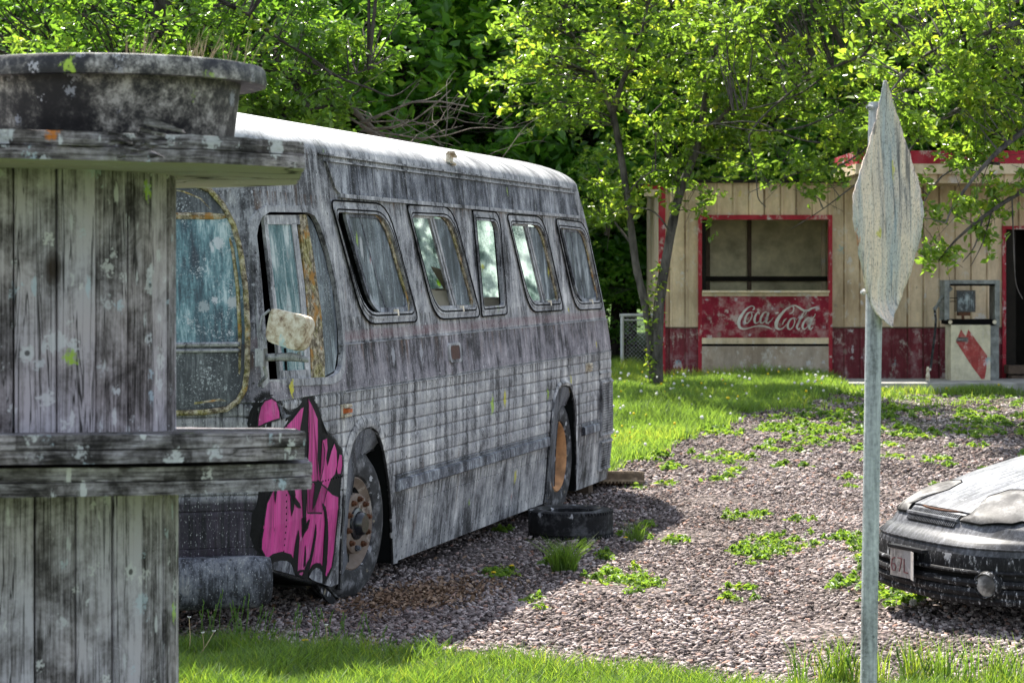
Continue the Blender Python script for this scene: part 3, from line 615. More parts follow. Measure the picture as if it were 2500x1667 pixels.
cut.loft([[(5.9, y, z) for y, z in RW], [(7.6, y, z) for y, z in RW]])
prism(cut, ARCHc, -.3, .62); prism(cut, RARCHc, -.3, .80); prism(cut, [(p[0], p[1]) for p in ARCHc], 1.82, 2.8); prism(cut, RARCHc, 1.64, 2.8)
cut_o = cut.build('tmp_cut', M['cavity'], BUS)
wedge = MB(); prism(wedge, [(-3, -.3), (-3, .42), (-1.47, .37), (-1.37, .35), (-.58, .175), (-.3, .10), (-.3, -.3)], -.5, 3.0); wedge_o = wedge.build('tmp_wedge', M['cavity'], BUS)
under = MB(); prism(under, [(.9, -.3), (.9, .34), (4.4, .34), (4.4, -.3)], .10, 2.34); under_o = under.build('tmp_under', M['cavity'], BUS)
for o_ in (inner_o, cut_o, WX_o, wedge_o, under_o):
    md = body.modifiers.new('b', 'BOOLEAN'); md.object = o_; md.operation = 'DIFFERENCE'; md.solver = 'EXACT'; md.material_mode = 'TRANSFER'
dg = bpy.context.evaluated_depsgraph_get(); me = bpy.data.meshes.new_from_object(body.evaluated_get(dg))
body.modifiers.clear(); body.data = me
for o_ in (inner_o, cut_o, WX_o, wedge_o, under_o): bpy.data.objects.remove(o_)
me.polygons.foreach_set('use_smooth', [True] * len(me.polygons)); me.set_sharp_from_angle(angle=math.radians(28))

def sface(mb, P, out, inn=-.012):           # plate standing `out` proud of the bus side
    mb.loft([[(x, ysurf(x, z) - out, z) for x, z in P], [(x, ysurf(x, z) - inn, z) for x, z in P]])
def sring(mb, A, B, out, inn):
    n = len(A); vs = []
    for P, o_ in ((A, out), (B, out), (B, inn), (A, inn)): vs += [(x, ysurf(x, z) - o_, z) for x, z in P]
    fs = []
    for j in range(4):
        for k in range(n): fs.append((j * n + k, j * n + (k + 1) % n, ((j + 1) % 4) * n + (k + 1) % n, ((j + 1) % 4) * n + k))
    mb.add(vs, fs)
def sbox(mb, x0, x1, z0, z1, out, inn=-.01): sface(mb, [(x0, z0), (x1, z0), (x1, z1), (x0, z1)], out, inn)
# roof edge panel and rails
mb = MB(); sface(mb, arcq([(-.227, 2.744), (5.93, 2.746), (6.04, 2.555), (-.06, 2.555)], [0, 0, .02, .12]), .006); mb.build('advert_panel', M['buspanel'], BUS)
mb = MB()
sbox(mb, -.34, 5.87, 2.785, 2.797, .022); sbox(mb, -.23, 5.94, 2.748, 2.758, .020); sbox(mb, -.06, 6.05, 2.527, 2.553, .022)
sface(mb, [(-.25, 2.75), (-.225, 2.75), (-.11, 2.60), (-.02, 2.55), (-.02, 2.53), (-.13, 2.585)], .018)
mb.build('drip_rail', M['bustrim'], BUS, 30)
for x in np.arange(.62, 5.9, .66): mb = MB(); sbox(mb, x, x + .012, 2.557, 2.745, .010); mb.build('panel_strip', M['bustrim'], BUS)
mb = MB()
P = [(0, .690), (.018, .690), (.030, .683), (.034, .62), (.028, .613), (0, .610)]
for a, b in ((.655, 4.47), (5.62, 6.22)):
    mb.loft([[(x, -o_, z) for o_, z in P] for x in (a, a + .004, b - .004, b)])
    for zz in (.700, .708): sbox(mb, a, b, zz, zz + .004, .006)
mb.build('side_molding', M['molding'], BUS, 30)
# fluted skin joints
mb = MB()
for z in (1.605, 1.312): sbox(mb, -.28 if z > 1.5 else -.3, 6.72, z, z + .006, .010)
mb.build('belt_seam', M['bustrim'], BUS)
# windows
for i, w in enumerate(WIN):
    rad = RAD if i != 2 else [.02, .14, .05, .03]
    A = arcq(grow(w, .055), rad); B = OPEN[i]
    mb = MB(); sring(mb, A, B, .012, -.02)
    A2 = arcq(grow(w, .022), rad); sring(mb, A2, arcq(grow(w, -.018), rad), .018, -.016)
    fr = mb.build('window', M['bustrim'], BUS, 25)
    mb = MB(); mb.tube([(x, T(z) - .014, z) for x, z in B] + [(B[0][0], T(B[0][1]) - .014, B[0][1])], .008, 5, False); mb.tube([(x, T(z) - .013, z) for x, z in A] + [(A[0][0], T(A[0][1]) - .013, A[0][1])], .006, 5, False); mb.build('seal', M['black'], fr, 60)
    TL, TR, BR, BL = [Vector(p) for p in w]
    def Q(u, v): return tuple((TL * (1 - u) + TR * u) * (1 - v) + (BL * (1 - u) + BR * u) * v)
    def quad(u0, u1, v0, v1): return [Q(u0, v0), Q(u1, v0), Q(u1, v1), Q(u0, v1)]
    if i in (0, 4):
        u0 = .24; pq = quad(u0, .97, .035, .955); mat = M['pane']
        mb = MB(); sface(mb, arcq(pq, [.06, .2, .1, .2]), -.016, -.022); mb.build('pane', mat, fr)
        mb = MB(); sring(mb, arcq(quad(u0 - .02, .985, .01, .98), [.07, .22, .1, .22]), arcq(quad(u0 + .025, .95, .065, .93), [.05, .18, .1, .18]), -.006, -.026)
        a = quad(.50, .515, .04, .95); sface(mb, a, -.012, -.02); mb.build('sash', M['molding'], fr, 25)
    elif i in (1, 3):
        mb = MB(); sface(mb, arcq(quad(.585, .96, .05, .94), [.01, .18, .1, .03]), -.016, -.022); mb.build('pane', M['pane'], fr)
        mb = MB(); sface(mb, quad(.50, .535, .03, .97), -.010, -.03); sface(mb, quad(.545, .585, .03, .97), -.004, -.026); sface(mb, quad(.02, .55, -.005, .05), -.006, -.03)
        sface(mb, quad(.05, .98, .945, .99), -.004, -.04); mb.build('sash', M['bustrim'], fr, 25)
        mb = MB()
        A_ = OPEN[i]; sring(mb, A_, [(x - .055, z + (.012 if z < 2.1 else -.02)) for x, z in A_], -.004, -.02); mb.build('gasket', M['moss'], fr, 25)
    if i in (0, 4):
        mb = MB(); A_ = OPEN[i]; sring(mb, A_, [(x - .055, z + (.012 if z < 2.1 else -.02)) for x, z in A_], -.004, -.013); mb.build('gasket', M['moss'], fr, 25)
    if i != 2:
        mb = MB(); x, z = Q(.62, 1.0); sbox(mb, x, x + .024, z - .008, z + .035, .022); mb.build('latch', M['cream'], fr)
    # far side of the bus, lit through by the sun
    if i == 4: continue
    mb = MB(); mb.loft([[(x, W - T(z) - .030, z) for x, z in B], [(x, W - T(z) - .038, z) for x, z in B]]); mb.build('far_pane', M['farpane'], BUS)
# rear window, lit from behind by the sun
mb = MB(); mb.loft([[(rear_x(z) - .03, y, z) for y, z in RW], [(rear_x(z) - .038, y, z) for y, z in RW]]); mb.build('rear_pane', M['farpane'], BUS)
# driver's window
mb = MB(); sring(mb, grow(DRV, .03), grow(DRV, -.012), .012, -.02); fr = mb.build('driver_window', M['bustrim'], BUS, 30)
def dpoly(P, out, inn): m_ = MB(); sface(m_, [side_inv(*p) for p in P], out, inn); return m_
dpoly([(657, 545), (716, 545), (735, 700), (748, 850), (751, 905), (692, 905), (683, 800), (664, 640)], -.018, -.024).build('pane', M['drvpane'], fr)
m_ = MB()
for P in ([(648, 530), (656, 530), (668, 640), (686, 800), (697, 925), (689, 925), (678, 800), (660, 640)], [(716, 545), (728, 545), (748, 700), (760, 850), (763, 925), (751, 925), (747, 850), (735, 700)],
          [(650, 525), (735, 525), (737, 548), (652, 548)], [(688, 905), (757, 902), (758, 925), (690, 928)]): sface(m_, [side_inv(*p) for p in P], -.010, -.03)
m_.build('sash', M['bustrim'], fr)
dpoly([(734, 524), (752, 524), (772, 640), (788, 760), (797, 880), (797, 926), (765, 926), (762, 850), (750, 700)], -.010, -.026).build('window_post', M['moss'], fr)
dpoly([(754, 522), (770, 545), (796, 620), (815, 700), (827, 780), (829, 860), (822, 905), (800, 918), (797, 918), (797, 870), (788, 760), (772, 640)], -.014, -.02).build('quarter_pane', M['pane'], fr)
dpoly([(700, 850), (703, 850), (706, 905), (703, 905)], -.01, -.03).build('bar', M['black'], fr)
# windscreen and front
def front_patch(mb, P, out, ny=10, nz=24):
    z0, z1 = min(p[1] for p in P) + 1e-4, max(p[1] for p in P) - 1e-4; rows = []
    for i in range(nz + 1):
        z = z0 + (z1 - z0) * i / nz; ys = []
        for k in range(len(P)):
            a, b = P[k], P[(k + 1) % len(P)]
            if (a[1] - z) * (b[1] - z) <= 0 and abs(a[1] - b[1]) > 1e-9: ys.append(a[0] + (b[0] - a[0]) * (z - a[1]) / (b[1] - a[1]))
        lo, hi = min(ys), max(ys)
        rows.append([(front_x(lo + (hi - lo) * j / ny, z) - out, lo + (hi - lo) * j / ny, z) for j in range(ny + 1)])
    mb.loft(rows, closed=False, cap=False)
def front_tube(mb, P, out, r, n=6): mb.tube([(front_x(y, z) - out, y, z) for y, z in P], r, n)
for s in (0, 1):
    P = WS if not s else [(W - y, z) for y, z in WS]
    zb = front_inv(500, 841)[1]; zt = front_inv(480, 528)[1]
    def clip(P, lo, hi):
        out = []
        for k in range(len(P)):
            a, b = P[k], P[(k + 1) % len(P)]
            if lo <= a[1] <= hi: out.append(a)
            for L_ in sorted((lo, hi), key=lambda q: abs(q - a[1])):
                if (a[1] - L_) * (b[1] - L_) < 0: q = (L_ - a[1]) / (b[1] - a[1]); out.append((a[0] + (b[0] - a[0]) * q, L_))
        return out
    mb = MB(); sgn = 1 if not s else -1
    front_tube(mb, P + P[:1], .008, .016, 8); front_tube(mb, [(p[0] + sgn * .05 if 0 < k < 15 else p[0], p[1] - (.05 if k < 5 else (-.05 if k > 11 else 0))) for k, p in enumerate(P)], -.022, .012, 6)
    fr = mb.build('windshield', M['moss'], BUS, 40)
    mb = MB(); front_patch(mb, clip(P, zb, zt), -.012); mb.build('pane', M['wshield'], fr, 40)
    mb = MB(); front_patch(mb, clip(P, zt, 9), -.010, 10, 10); mb.build('sun_band', M['wlower'], fr, 40)
    mb = MB(); front_patch(mb, clip(P, -9, zb), -.010, 10, 10); mb.build('lower_panel', M['wlower'], fr, 40)
    mb = MB()
    ye = 0.16
    for zz, rr in ((zb, .014), (zb - .035, .010)): front_tube(mb, [((1.17 - (1.17 - ye) * k / 14) if not s else W - (1.17 - (1.17 - ye) * k / 14), zz) for k in range(15)], .0, rr)
    mb.build('wiper_rail', M['bustrim'], fr, 40)
    mb = MB(); front_tube(mb, [((1.17 - (1.17 - .28) * k / 14) if not s else W - (1.17 - (1.17 - .28) * k / 14), zt) for k in range(15)], -.02, .022); mb.build('shade_rail', M['moss'], fr, 40)
# bumper
mb = MB(); prof = [(.0, .47), (.07, .47), (.10, .44), (.125, .36), (.125, .29), (.105, .22), (.07, .185), (.0, .185)]
path = []
for k in range(41):
    y = .03 + (W - .06) * k / 40; path.append((front_x(y, .5), y))
rings = []
for k, (x, y) in enumerate(path):
    a, b = path[max(k - 1, 0)], path[min(k + 1, 40)]; tx, ty = b[0] - a[0], b[1] - a[1]; l = math.hypot(tx, ty); nx_, ny_ = -ty / l, tx / l
    e = 1.0 if 0 < k < 40 else .6
    rings.append([(x + nx_ * (.02 + o_ * e), y + ny_ * (.02 + o_ * e), .33 + (z - .33) * (1 if e == 1 else .9)) for o_, z in prof])
mb.loft(rings); bp = mb.build('bumper', M['bumper'], BUS, 50)
mb = MB(); yb, zb_ = front_inv(518, 1422); mb.lathe([(0, -.022), (.012, -.02), (.02, -.01), (.022, 0), (.022, .02)], (front_x(yb, .5) - .16, yb, zb_), 'X', 14); mb.build('bolt', M['bumper'], bp, 40)
mb = MB(); mb.tube([(front_x(.1, .5) - .02, .06, .34), (front_x(.1, .5) + .05, .08, .33)], .02); mb.build('bracket', M['black'], bp)
# mirror
mx, mz = bs(622, 872, -.02)
mir = MB(); mir.box((mx - .02, -.035, mz), (.06, .05, .10)); mir.tube([(mx - .02, -.04, mz), (mx + .02, -.05, mz - .10), (mx + .02, .0, mz - .16)], .012)
mir.tube([(mx, -.05, mz), (mx + .02, -.20, mz + .004), (mx + .03, -.30, mz - .012)], [.020, .024, .015], 8); mir.tube([(mx + .025, -.255, mz), (mx + .03, -.24, mz + .03)], .012)
mo = mir.build('mirror', M['bustrim'], BUS, 40)
mb = MB(); prof = []
for k, (dx, sc_) in enumerate(((-.055, .80), (-.05, .97), (-.02, 1.0), (.03, .97), (.065, .85), (.075, .55))):
    R_ = arcq([(-.135, .10), (.125, .115), (.135, -.075), (-.115, -.105)], [.05, .03, .06, .06], 4); prof.append([(dx + y * .0, y * sc_, z * sc_) for y, z in R_])
mb.loft(prof); hd = mb.build('mirror_head', M['tin'], mo, 40); hd.location = (mx - .01, -.205, mz + .145); hd.rotation_euler = (math.radians(7), math.radians(6), math.radians(-12))
mb = MB(); mb.tube([(-.06, .118, .10), (-.075, .15, .06), (-.075, .155, -.02), (-.05, .11, -.09)], .008); o_ = mb.build('mirror_rim', M['bustrim'], mo, 40); o_.location = hd.location; o_.rotation_euler = hd.rotation_euler
# fenders
def ring3(mb, A, B, ya, yb, C=None, yc=0):
    n = len(A); mid = [((a[0] + b[0]) / 2, (a[1] + b[1]) / 2) for a, b in zip(A, B)]
    rows = [[(x, T(z) + ya, z) for x, z in A], [(x, T(z) + (ya + yb) / 2 - .012, z) for x, z in mid], [(x, T(z) + yb, z) for x, z in B], [(x, T(z) + yb + .02, z) for x, z in B]]
    mb.loft(rows, closed=False, cap=False)
for A, B, nm in ((ARCH, ARCH_IN, 0), (RARCH, RARCH_IN, 1)):
    mb = MB(); ring3(mb, A, B, .0, .06); fl = mb.build('fender_flare', M['flare'], BUS, 50)
    mb = MB(); mb.tube([(x, T(z) - .002, z) for x, z in A], .010, 6); mb.tube([(x, T(z) + .062, z) for x, z in B], .009, 6); mb.build('beading', M['rubber'], fl, 50)
    g = grow(A, .10 if nm == 0 else .06)
    G = [(a[0] + (b[0] - a[0]) * .9, max(a[1], b[1])) for a, b in zip(A, g)]
    xm_ = (A[0][0] + A[-1][0]) / 2; G = [a if (a[0] < xm_ and a[1] < .86) else g_ for a, g_ in zip(A, G)]
    mb = MB(); ring3(mb, G, A, -.006, -.012); mb.build('arch_panel', M['bus'], BUS, 40)
# wheels
def wheel(name, x, y, z, R, kind, rz=0.0):
    e = bpy.data.objects.new(name, None); COL.objects.link(e); e.parent = BUS; e.location = (x, y, z); e.rotation_euler = (0, 0, rz)
    w2 = .125; ri = R * .60
    mb = MB(); mb.lathe([(ri, -w2 * .72), (ri + .02, -w2 * .92), (R * .80, -w2 * 1.03), (R * .93, -w2 * .92), (R * .985, -w2 * .72), (R, -w2 * .3), (R, w2 * .3), (R * .985, w2 * .72), (R * .9, w2), (ri, w2 * .8)], axis='Y', n=56, closed=True)
    for k in range(5):
        yy = -w2 * .6 + w2 * .3 * k
        mb.lathe([(R * .99, yy - .006), (R + .006, yy - .004), (R + .006, yy + .004), (R * .99, yy + .006)], axis='Y', n=56)
    mb.build('tyre', M['tyredust'], e, 40)
    mb = MB()
    if kind == 'front':
        mb.lathe([(ri + .012, -w2 * .80), (ri, -w2 * .86), (ri - .018, -w2 * .74), (ri - .05, -w2 * .45), (R * .43, -w2 * .35), (R * .41, -w2 * .50), (R * .40, -w2 * 1.0), (R * .37, -w2 * 1.06), (R * .30, -w2 * 1.04), (R * .2, -w2), (0.001, -w2)], axis='Y', n=48)
        rim = mb.build('rim', M['rimwhite'], e, 40)
        for k in range(10):
            a = 2 * math.pi * (k + .3) / 10; mb = MB(); c0 = (R * .325 * math.cos(a), -w2 * 1.04, R * .325 * math.sin(a))
            mb.lathe([(.0, -.034), (.010, -.034), (.013, -.030), (.013, -.018), (.020, -.018), (.021, 0)], c0, 'Y', 6); mb.build('lug_nut', M['rust'] if k != 7 else M['bumper'], rim)
        mb = MB(); mb.lathe([(0.001, -w2 * 1.5), (R * .12, -w2 * 1.5), (R * .15, -w2 * 1.4), (R * .165, -w2 * 1.15), (R * .21, -w2 * 1.1), (R * .22, -w2)], axis='Y', n=24); mb.build('hub', M['hubblack'], rim, 40)
        for k in range(4):
            a = 2 * math.pi * k / 4 - 2.2; mb = MB(); c0 = (R * .50 * math.cos(a), -w2 * .43, R * .50 * math.sin(a)); mb.lathe([(.001, -.012), (.045, -.012), (.05, 0)], c0, 'Y', 16); mb.build('vent_hole', M['black'], rim)
    else:
        mb.lathe([(ri + .012, -w2 * .80), (ri, -w2 * .88), (ri - .02, -w2 * .72), (ri - .035, -w2 * .5), (ri - .05, -w2 * .1), (R * .40, w2 * .4), (R * .2, w2 * .45), (0.001, w2 * .45)], axis='Y', n=48)
        rim = mb.build('rim', M['rimrust'], e, 40)
    return e
wheel('wheel', .03, .165, .470, .475, 'front', math.radians(-4))
wheel('wheel', 5.02, .165, .480, .485, 'rear'); wheel('wheel', 5.02, .50, .480, .485, 'rear')
w_ = wheel('wheel', .03, W - .19, .470, .475, 'front', math.pi); w_ = wheel('wheel', 5.02, W - .24, .480, .485, 'rear', math.pi)
for P_, r_ in (([(5.02, .5, .48), (5.02, 2.0, .48)], .09), ([(.03, .3, .42), (.03, 2.1, .42)], .06)): mb = MB(); mb.tube(P_, r_, 10); mb.build('axle', M['black'], BUS)
mb = MB(); P = bsl([(786, 1428), (800, 1430), (822, 1452), (838, 1478), (826, 1482), (806, 1462)]); mb.loft([[(x, .03 + T(z), z) for x, z in P], [(x, .045 + T(z), z) for x, z in P]])
mb.box((-.235, .30, .42), (.018, .50, .66)); mb.build('mud_flap', M['rubber'], BUS)
mb = MB(); mb.box((6.15, .45, .25), (.10, .10, .42)); mb.box((6.05, 1.2, .22), (.5, 1.6, .34)); mb.build('engine_sump', M['shade'], BUS)
# rear grilles
def grille(x0, x1, z0, z1, nm):
    mb = MB(); mb.cur = .5
    def pt(s, z, out):
        xr = rear_x(z) - .25
        if s <= xr: return (s, T(z) - out, z)
        a = min((s - xr) / .25, math.pi / 2); return (xr + (.25 + out) * math.sin(a), T(z) + .25 - (.25 + out) * math.cos(a), z)
    ns = 9
    mb.loft([[pt(x0 + (x1 - x0) * i / ns, z, .004) for i in range(ns + 1)] for z in np.linspace(z0, z1, 6)], closed=False, cap=False); g = mb.build(nm, M['black'], BUS)
    mb = MB()
    for k in range(19):
        s = x0 + (x1 - x0) * k / 18; mb.tube([pt(s, z, .010) for z in np.linspace(z0, z1, 5)], .0045, 4, False)
    nz = int((z1 - z0) / .022)
    for k in range(nz + 1): z = z0 + (z1 - z0) * k / nz; mb.tube([pt(x0 + (x1 - x0) * i / ns, z, .010) for i in range(ns + 1)], .0040, 4, False)
    for zz in (z0, z1): mb.tube([pt(x0 + (x1 - x0) * i / ns, zz, .010) for i in range(ns + 1)], .014, 6)
    for s in (x0, x1): mb.tube([pt(s, z, .010) for z in np.linspace(z0, z1, 5)], .014, 6)
    mb.build('mesh_guard', M['bustrim'], g, 40)
grille(6.30, 6.98, .56, 1.04, 'engine_grille'); grille(6.34, 6.99, .24, .49, 'engine_grille')
mb = MB(); sbox(mb, 6.22, 6.235, .14, 1.31, .004); sbox(mb, 6.27, 6.72, 1.055, 1.07, .012); sbox(mb, 6.27, 6.72, 1.12, 1.13, .012); mb.build('engine_door_edge', M['bustrim'], BUS)
# small lamps and fittings
def marker(x, z, mat, w=.09, h=.035):
    mb = MB(); sface(mb, [(x - w / 2 - .008, z - h / 2 - .022), (x + w / 2 + .008, z - h / 2 - .022), (x + w / 2 + .008, z + h / 2 + .022), (x - w / 2 - .008, z + h / 2 + .022)], .012)
    mb.tube([(x - w / 2, -.03, z + h / 2 + .012), (x + w / 2, -.03, z + h / 2 + .012)], .012); mb.tube([(x - w / 2, -.03, z - h / 2 - .012), (x + w / 2, -.03, z - h / 2 - .012)], .010)
    b = mb.build('marker_lamp', M['tin'], BUS)
    mb = MB(); mb.loft([[(x - w / 2, .0, z - h / 2), (x + w / 2, .0, z - h / 2), (x + w / 2, .0, z + h / 2), (x - w / 2, .0, z + h / 2)], [(x - w / 2 + .01, -.045, z - h / 2 + .006), (x + w / 2 - .01, -.045, z - h / 2 + .006), (x + w / 2 - .01, -.045, z + h / 2 - .006), (x - w / 2 + .01, -.045, z + h / 2 - .006)]])
    mb.build('lens', mat, b)
marker(-.315, 1.205, M['lens']); marker(5.82, 1.205, M['tin'], .10, .03)
x, z = bs(1107, 860); mb = MB(); sring(mb, arcq([(x - .14, z + .07), (x + .14, z + .07), (x + .14, z - .07), (x - .14, z - .07)], .04), arcq([(x - .11, z + .05), (x + .11, z + .05), (x + .11, z - .05), (x - .11, z - .05)], .03), .018, -.01); b = mb.build('side_lamp', M['bustrim'], BUS)
mb = MB(); sface(mb, arcq([(x - .11, z + .05), (x + .11, z + .05), (x + .11, z - .05), (x - .11, z - .05)], .03), .014); mb.build('lens', M['lensred'], b)
mb = MB(); mb.box((0, 0, 0), (.13, .03, .07)); mb.box((.0, -.02, .038), (.15, .05, .012)); mb.box((.02, .02, -.05), (.05, .03, .05)); mb.tube([(-.05, -.02, -.03), (.07, -.03, -.02)], .012)
o_ = mb.build('roof_lamp', M['tin'], BUS); o_.location = (2.40, .185, 2.885); o_.rotation_euler = (0, math.radians(12), math.radians(8))
for P_, r_ in (([(6.38, .42, 2.70), (6.52, .42, 2.72)], .035), ([(6.46, .36, 2.5), (6.58, .36, 2.52)], .03)): mb = MB(); mb.tube(P_, r_, 10); mb.build('tail_marker', M['lensred'], BUS, 40)
# ------------------------------------------------------------------ graffiti
def smap(x, z, out):
    y0 = T(z)
    if x >= XC: return (x, y0 - out, z)
    a = min((XC - x) / RN, 1.5); return (XC - (RN + out) * math.sin(a), y0 + RN - (RN + out) * math.cos(a), z)
def paint_poly(mb, P, out):
    bm = bmesh.new(); vs = [bm.verts.new((x, 0, z)) for x, z in P]
    try: bm.faces.new(vs)
    except ValueError: bm.free(); return
    bmesh.ops.triangulate(bm, faces=bm.faces)
    for co, no in [((0, 0, .62), (0, 0, 1))] + [((XC - .05 * k, 0, 0), (1, 0, 0)) for k in range(8)]:
        bmesh.ops.bisect_plane(bm, geom=bm.verts[:] + bm.edges[:] + bm.faces[:], plane_co=co, plane_no=no)
    bm.verts.ensure_lookup_table(); idx = {v_: i for i, v_ in enumerate(bm.verts)}
    mb.add([smap(v_.co.x, v_.co.z, out) for v_ in bm.verts], [tuple(idx[v_] for v_ in f.verts) for f in bm.faces]); bm.free()
def corner_inv(px, z):
    best = (9e9, 0)
    for a in np.arange(0, 1.5, .01):
        x, y, _ = smap(XC - a * RN, z, 0); q = abs(CX + (BX + x * SU - y * CU) / (BY + x * CU + y * SU) * F - px)
        if q < best[0]: best = (q, XC - a * RN)
    return best[1]
def S(P, ox=400, oy=850, k=2.24):
    out = []
    for x, y in P:
        s, z = bs(ox + x / k, oy + y / k)
        if s < XC: s = corner_inv(ox + x / k, z)             # unroll the corner
        out.append((s, z))
    return out
K6 = (600, 1180, 5.227)
BLKP = None; STR = []; PNKP = []; _pp = paint_poly
def paint_poly(mb, P, out):
    global BLKP
    if mb is blk: BLKP = P
    elif mb is top: STR.append(P)
    elif mb is pnk: PNKP.append(P)
    _pp(mb, P, out)
blk = MB(); pnk = MB(); top = MB(); gry = MB()
paint_poly(blk, S([(455, 430), (470, 360), (500, 300), (540, 262), (590, 252), (625, 275), (650, 330), (690, 360), (740, 310), (775, 255), (795, 235), (825, 290), (855, 370), (862, 460), (895, 470), (925, 500), (950, 540), (968, 560), (976, 640), (966, 700), (956, 800), (945, 950), (932, 1100), (918, 1195), (885, 1270), (800, 1265), (700, 1240), (580, 1200), (560, 1150), (500, 1120), (470, 1050), (480, 940), (515, 850), (560, 770), (590, 720), (520, 600), (480, 520)]), .003)
paint_poly(pnk, S([(510, 440), (512, 390), (525, 325), (548, 288), (585, 272), (612, 292), (628, 345), (630, 385), (590, 398), (548, 418), (530, 432)]), .006)
paint_poly(pnk, S([(650, 436), (700, 385), (745, 325), (762, 318), (752, 380), (742, 440), (736, 560), (735, 720), (640, 720), (640, 500)]), .006)
paint_poly(pnk, S([(784, 270), (808, 312), (838, 385), (840, 480), (836, 600), (832, 720), (850, 730), (870, 640), (876, 560), (862, 500), (888, 488), (892, 545), (884, 600), (890, 640), (910, 560), (928, 515), (942, 560), (944, 640), (932, 690), (908, 720), (880, 800), (860, 900), (780, 900), (776, 720), (786, 560), (790, 420)]), .006)
paint_poly(pnk, S([(955, 575), (970, 580), (972, 640), (962, 690), (945, 690), (940, 660)]), .006)
paint_poly(pnk, S([(610, 735), (585, 790), (560, 850), (545, 940), (530, 1060), (528, 1110), (556, 1158), (590, 1128), (640, 1115), (690, 1130), (712, 1180), (722, 1232), (762, 1254), (790, 1215), (820, 1180), (850, 1185), (862, 1215), (868, 1180), (872, 1240), (885, 1250), (912, 1195), (925, 1110), (938, 980), (950, 810), (915, 795), (880, 760), (840, 730), (700, 730)]), .006)
for P in ([(695, 830), (722, 866), (742, 872), (735, 850), (700, 800), (670, 740), (655, 735)], [(683, 735), (690, 915), (702, 880), (712, 800), (700, 735)], [(745, 735), (752, 850), (750, 1000), (760, 1010), (775, 960), (788, 935), (766, 965), (768, 850), (778, 735)]): paint_poly(top, S(P), .009)
paint_poly(top, S([(822, 735), (812, 810), (806, 880), (822, 850), (842, 790), (860, 730)]), .009)
paint_poly(top, S([(597, 735), (602, 850), (612, 760), (612, 735)]), .009)
for P in ([(655, 590), (620, 740), (590, 960), (600, 1140), (640, 1160), (650, 900), (668, 700)], [(880, 510), (860, 640), (840, 760), (800, 960), (770, 1000), (740, 1080), (700, 1190), (760, 1210), (820, 1000), (850, 850), (885, 640)],
          [(745, 790), (735, 900), (722, 1060), (745, 1040), (752, 900)], [(960, 250), (990, 400), (1000, 560), (985, 800), (962, 1060), (958, 1270), (985, 1275), (1020, 1000), (1035, 700), (1030, 500), (1000, 300)],
          [(700, 440), (705, 690), (730, 640), (780, 560), (800, 455), (770, 520), (752, 525), (755, 440)], [(245, 985), (300, 930), (400, 885), (490, 890), (560, 915), (600, 980), (590, 1060), (560, 1000), (500, 975), (430, 972), (330, 1000), (290, 1060), (270, 1080)],
          [(790, 1110), (830, 1045), (880, 1015), (940, 1025), (960, 1060), (960, 1120), (930, 1075), (890, 1062), (850, 1080), (800, 1140)], [(630, 1145), (660, 1110), (720, 1100), (730, 1115), (680, 1125), (650, 1160)]):
    paint_poly(top, S(P, *K6), .009)
paint_poly(gry, S([(290, 1070), (340, 1000), (430, 980), (500, 985), (550, 1010), (580, 1070), (605, 1165), (540, 1150), (430, 1120), (330, 1095)], *K6), .0095)
paint_poly(gry, S([(790, 1190), (830, 1110), (880, 1072), (925, 1085), (955, 1130), (960, 1270), (900, 1255), (830, 1228)], *K6), .0095)
paint_poly(gry, S([(625, 300), (660, 360), (690, 365), (640, 390), (630, 345)]), .0095)
def feather(mb, P, w, out):
    n = len(P); A = [Vector(p) for p in P]; area = sum(A[i].x * A[(i + 1) % n].y - A[(i + 1) % n].x * A[i].y for i in range(n)); sg_ = 1 if area > 0 else -1
    I_, O2 = [], []
    for i in range(n):
        a, b = A[i], A[(i + 1) % n]
        for k in range(4):
            p = a.lerp(b, k / 4); d1 = (A[i] - A[i - 1]).normalized() if k == 0 else (b - a).normalized(); d2 = (b - a).normalized(); d = (d1 + d2); d = d.normalized() if d.length > .1 else d2
            nn = Vector((d.y, -d.x)) * sg_; I_.append(p - nn * w * .25); O2.append(p + nn * w)
    m_ = len(I_); mb.cur = 1.0; b0_ = len(mb.v); mb.add([smap(p.x, p.y, out) for p in I_], []); mb.cur = 0.0; mb.add([smap(p.x, p.y, out) for p in O2], [])
    for i in range(m_): mb.f.append((b0_ + i, b0_ + (i + 1) % m_, b0_ + m_ + (i + 1) % m_, b0_ + m_ + i)); mb.m.append(0)
fe = MB(); feather(fe, BLKP, .075, .002)
for P in STR: feather(fe, P, .016, .0088)
for P in PNKP: feather(fe, P, .022, .0065)
fe.build('graffiti_overspray', M['mist'], BUS, fix=False)
blk.build('graffiti_outline', M['spray'], BUS, fix=False); pnk.build('graffiti_fill', M['pink'], BUS, fix=False); top.build('graffiti_stroke', M['spray'], BUS, fix=False); gry.build('graffiti_patch', M['buspanel'], BUS, fix=False)
# corner seam on the front quarter
mb = MB()
for k in range(24):
    z = .42 + k * .036; p = smap(-1.27, z, .004); mb.lathe([(.0, -.006), (.005, -.005), (.008, 0)], p, 'Y', 6)
for k in range(22): p = smap(-1.24 + k * .046, .805 , .004); mb.lathe([(.0, -.006), (.005, -.005), (.008, 0)], p, 'Y', 6)
mb.build('rivets', M['spray'], BUS)
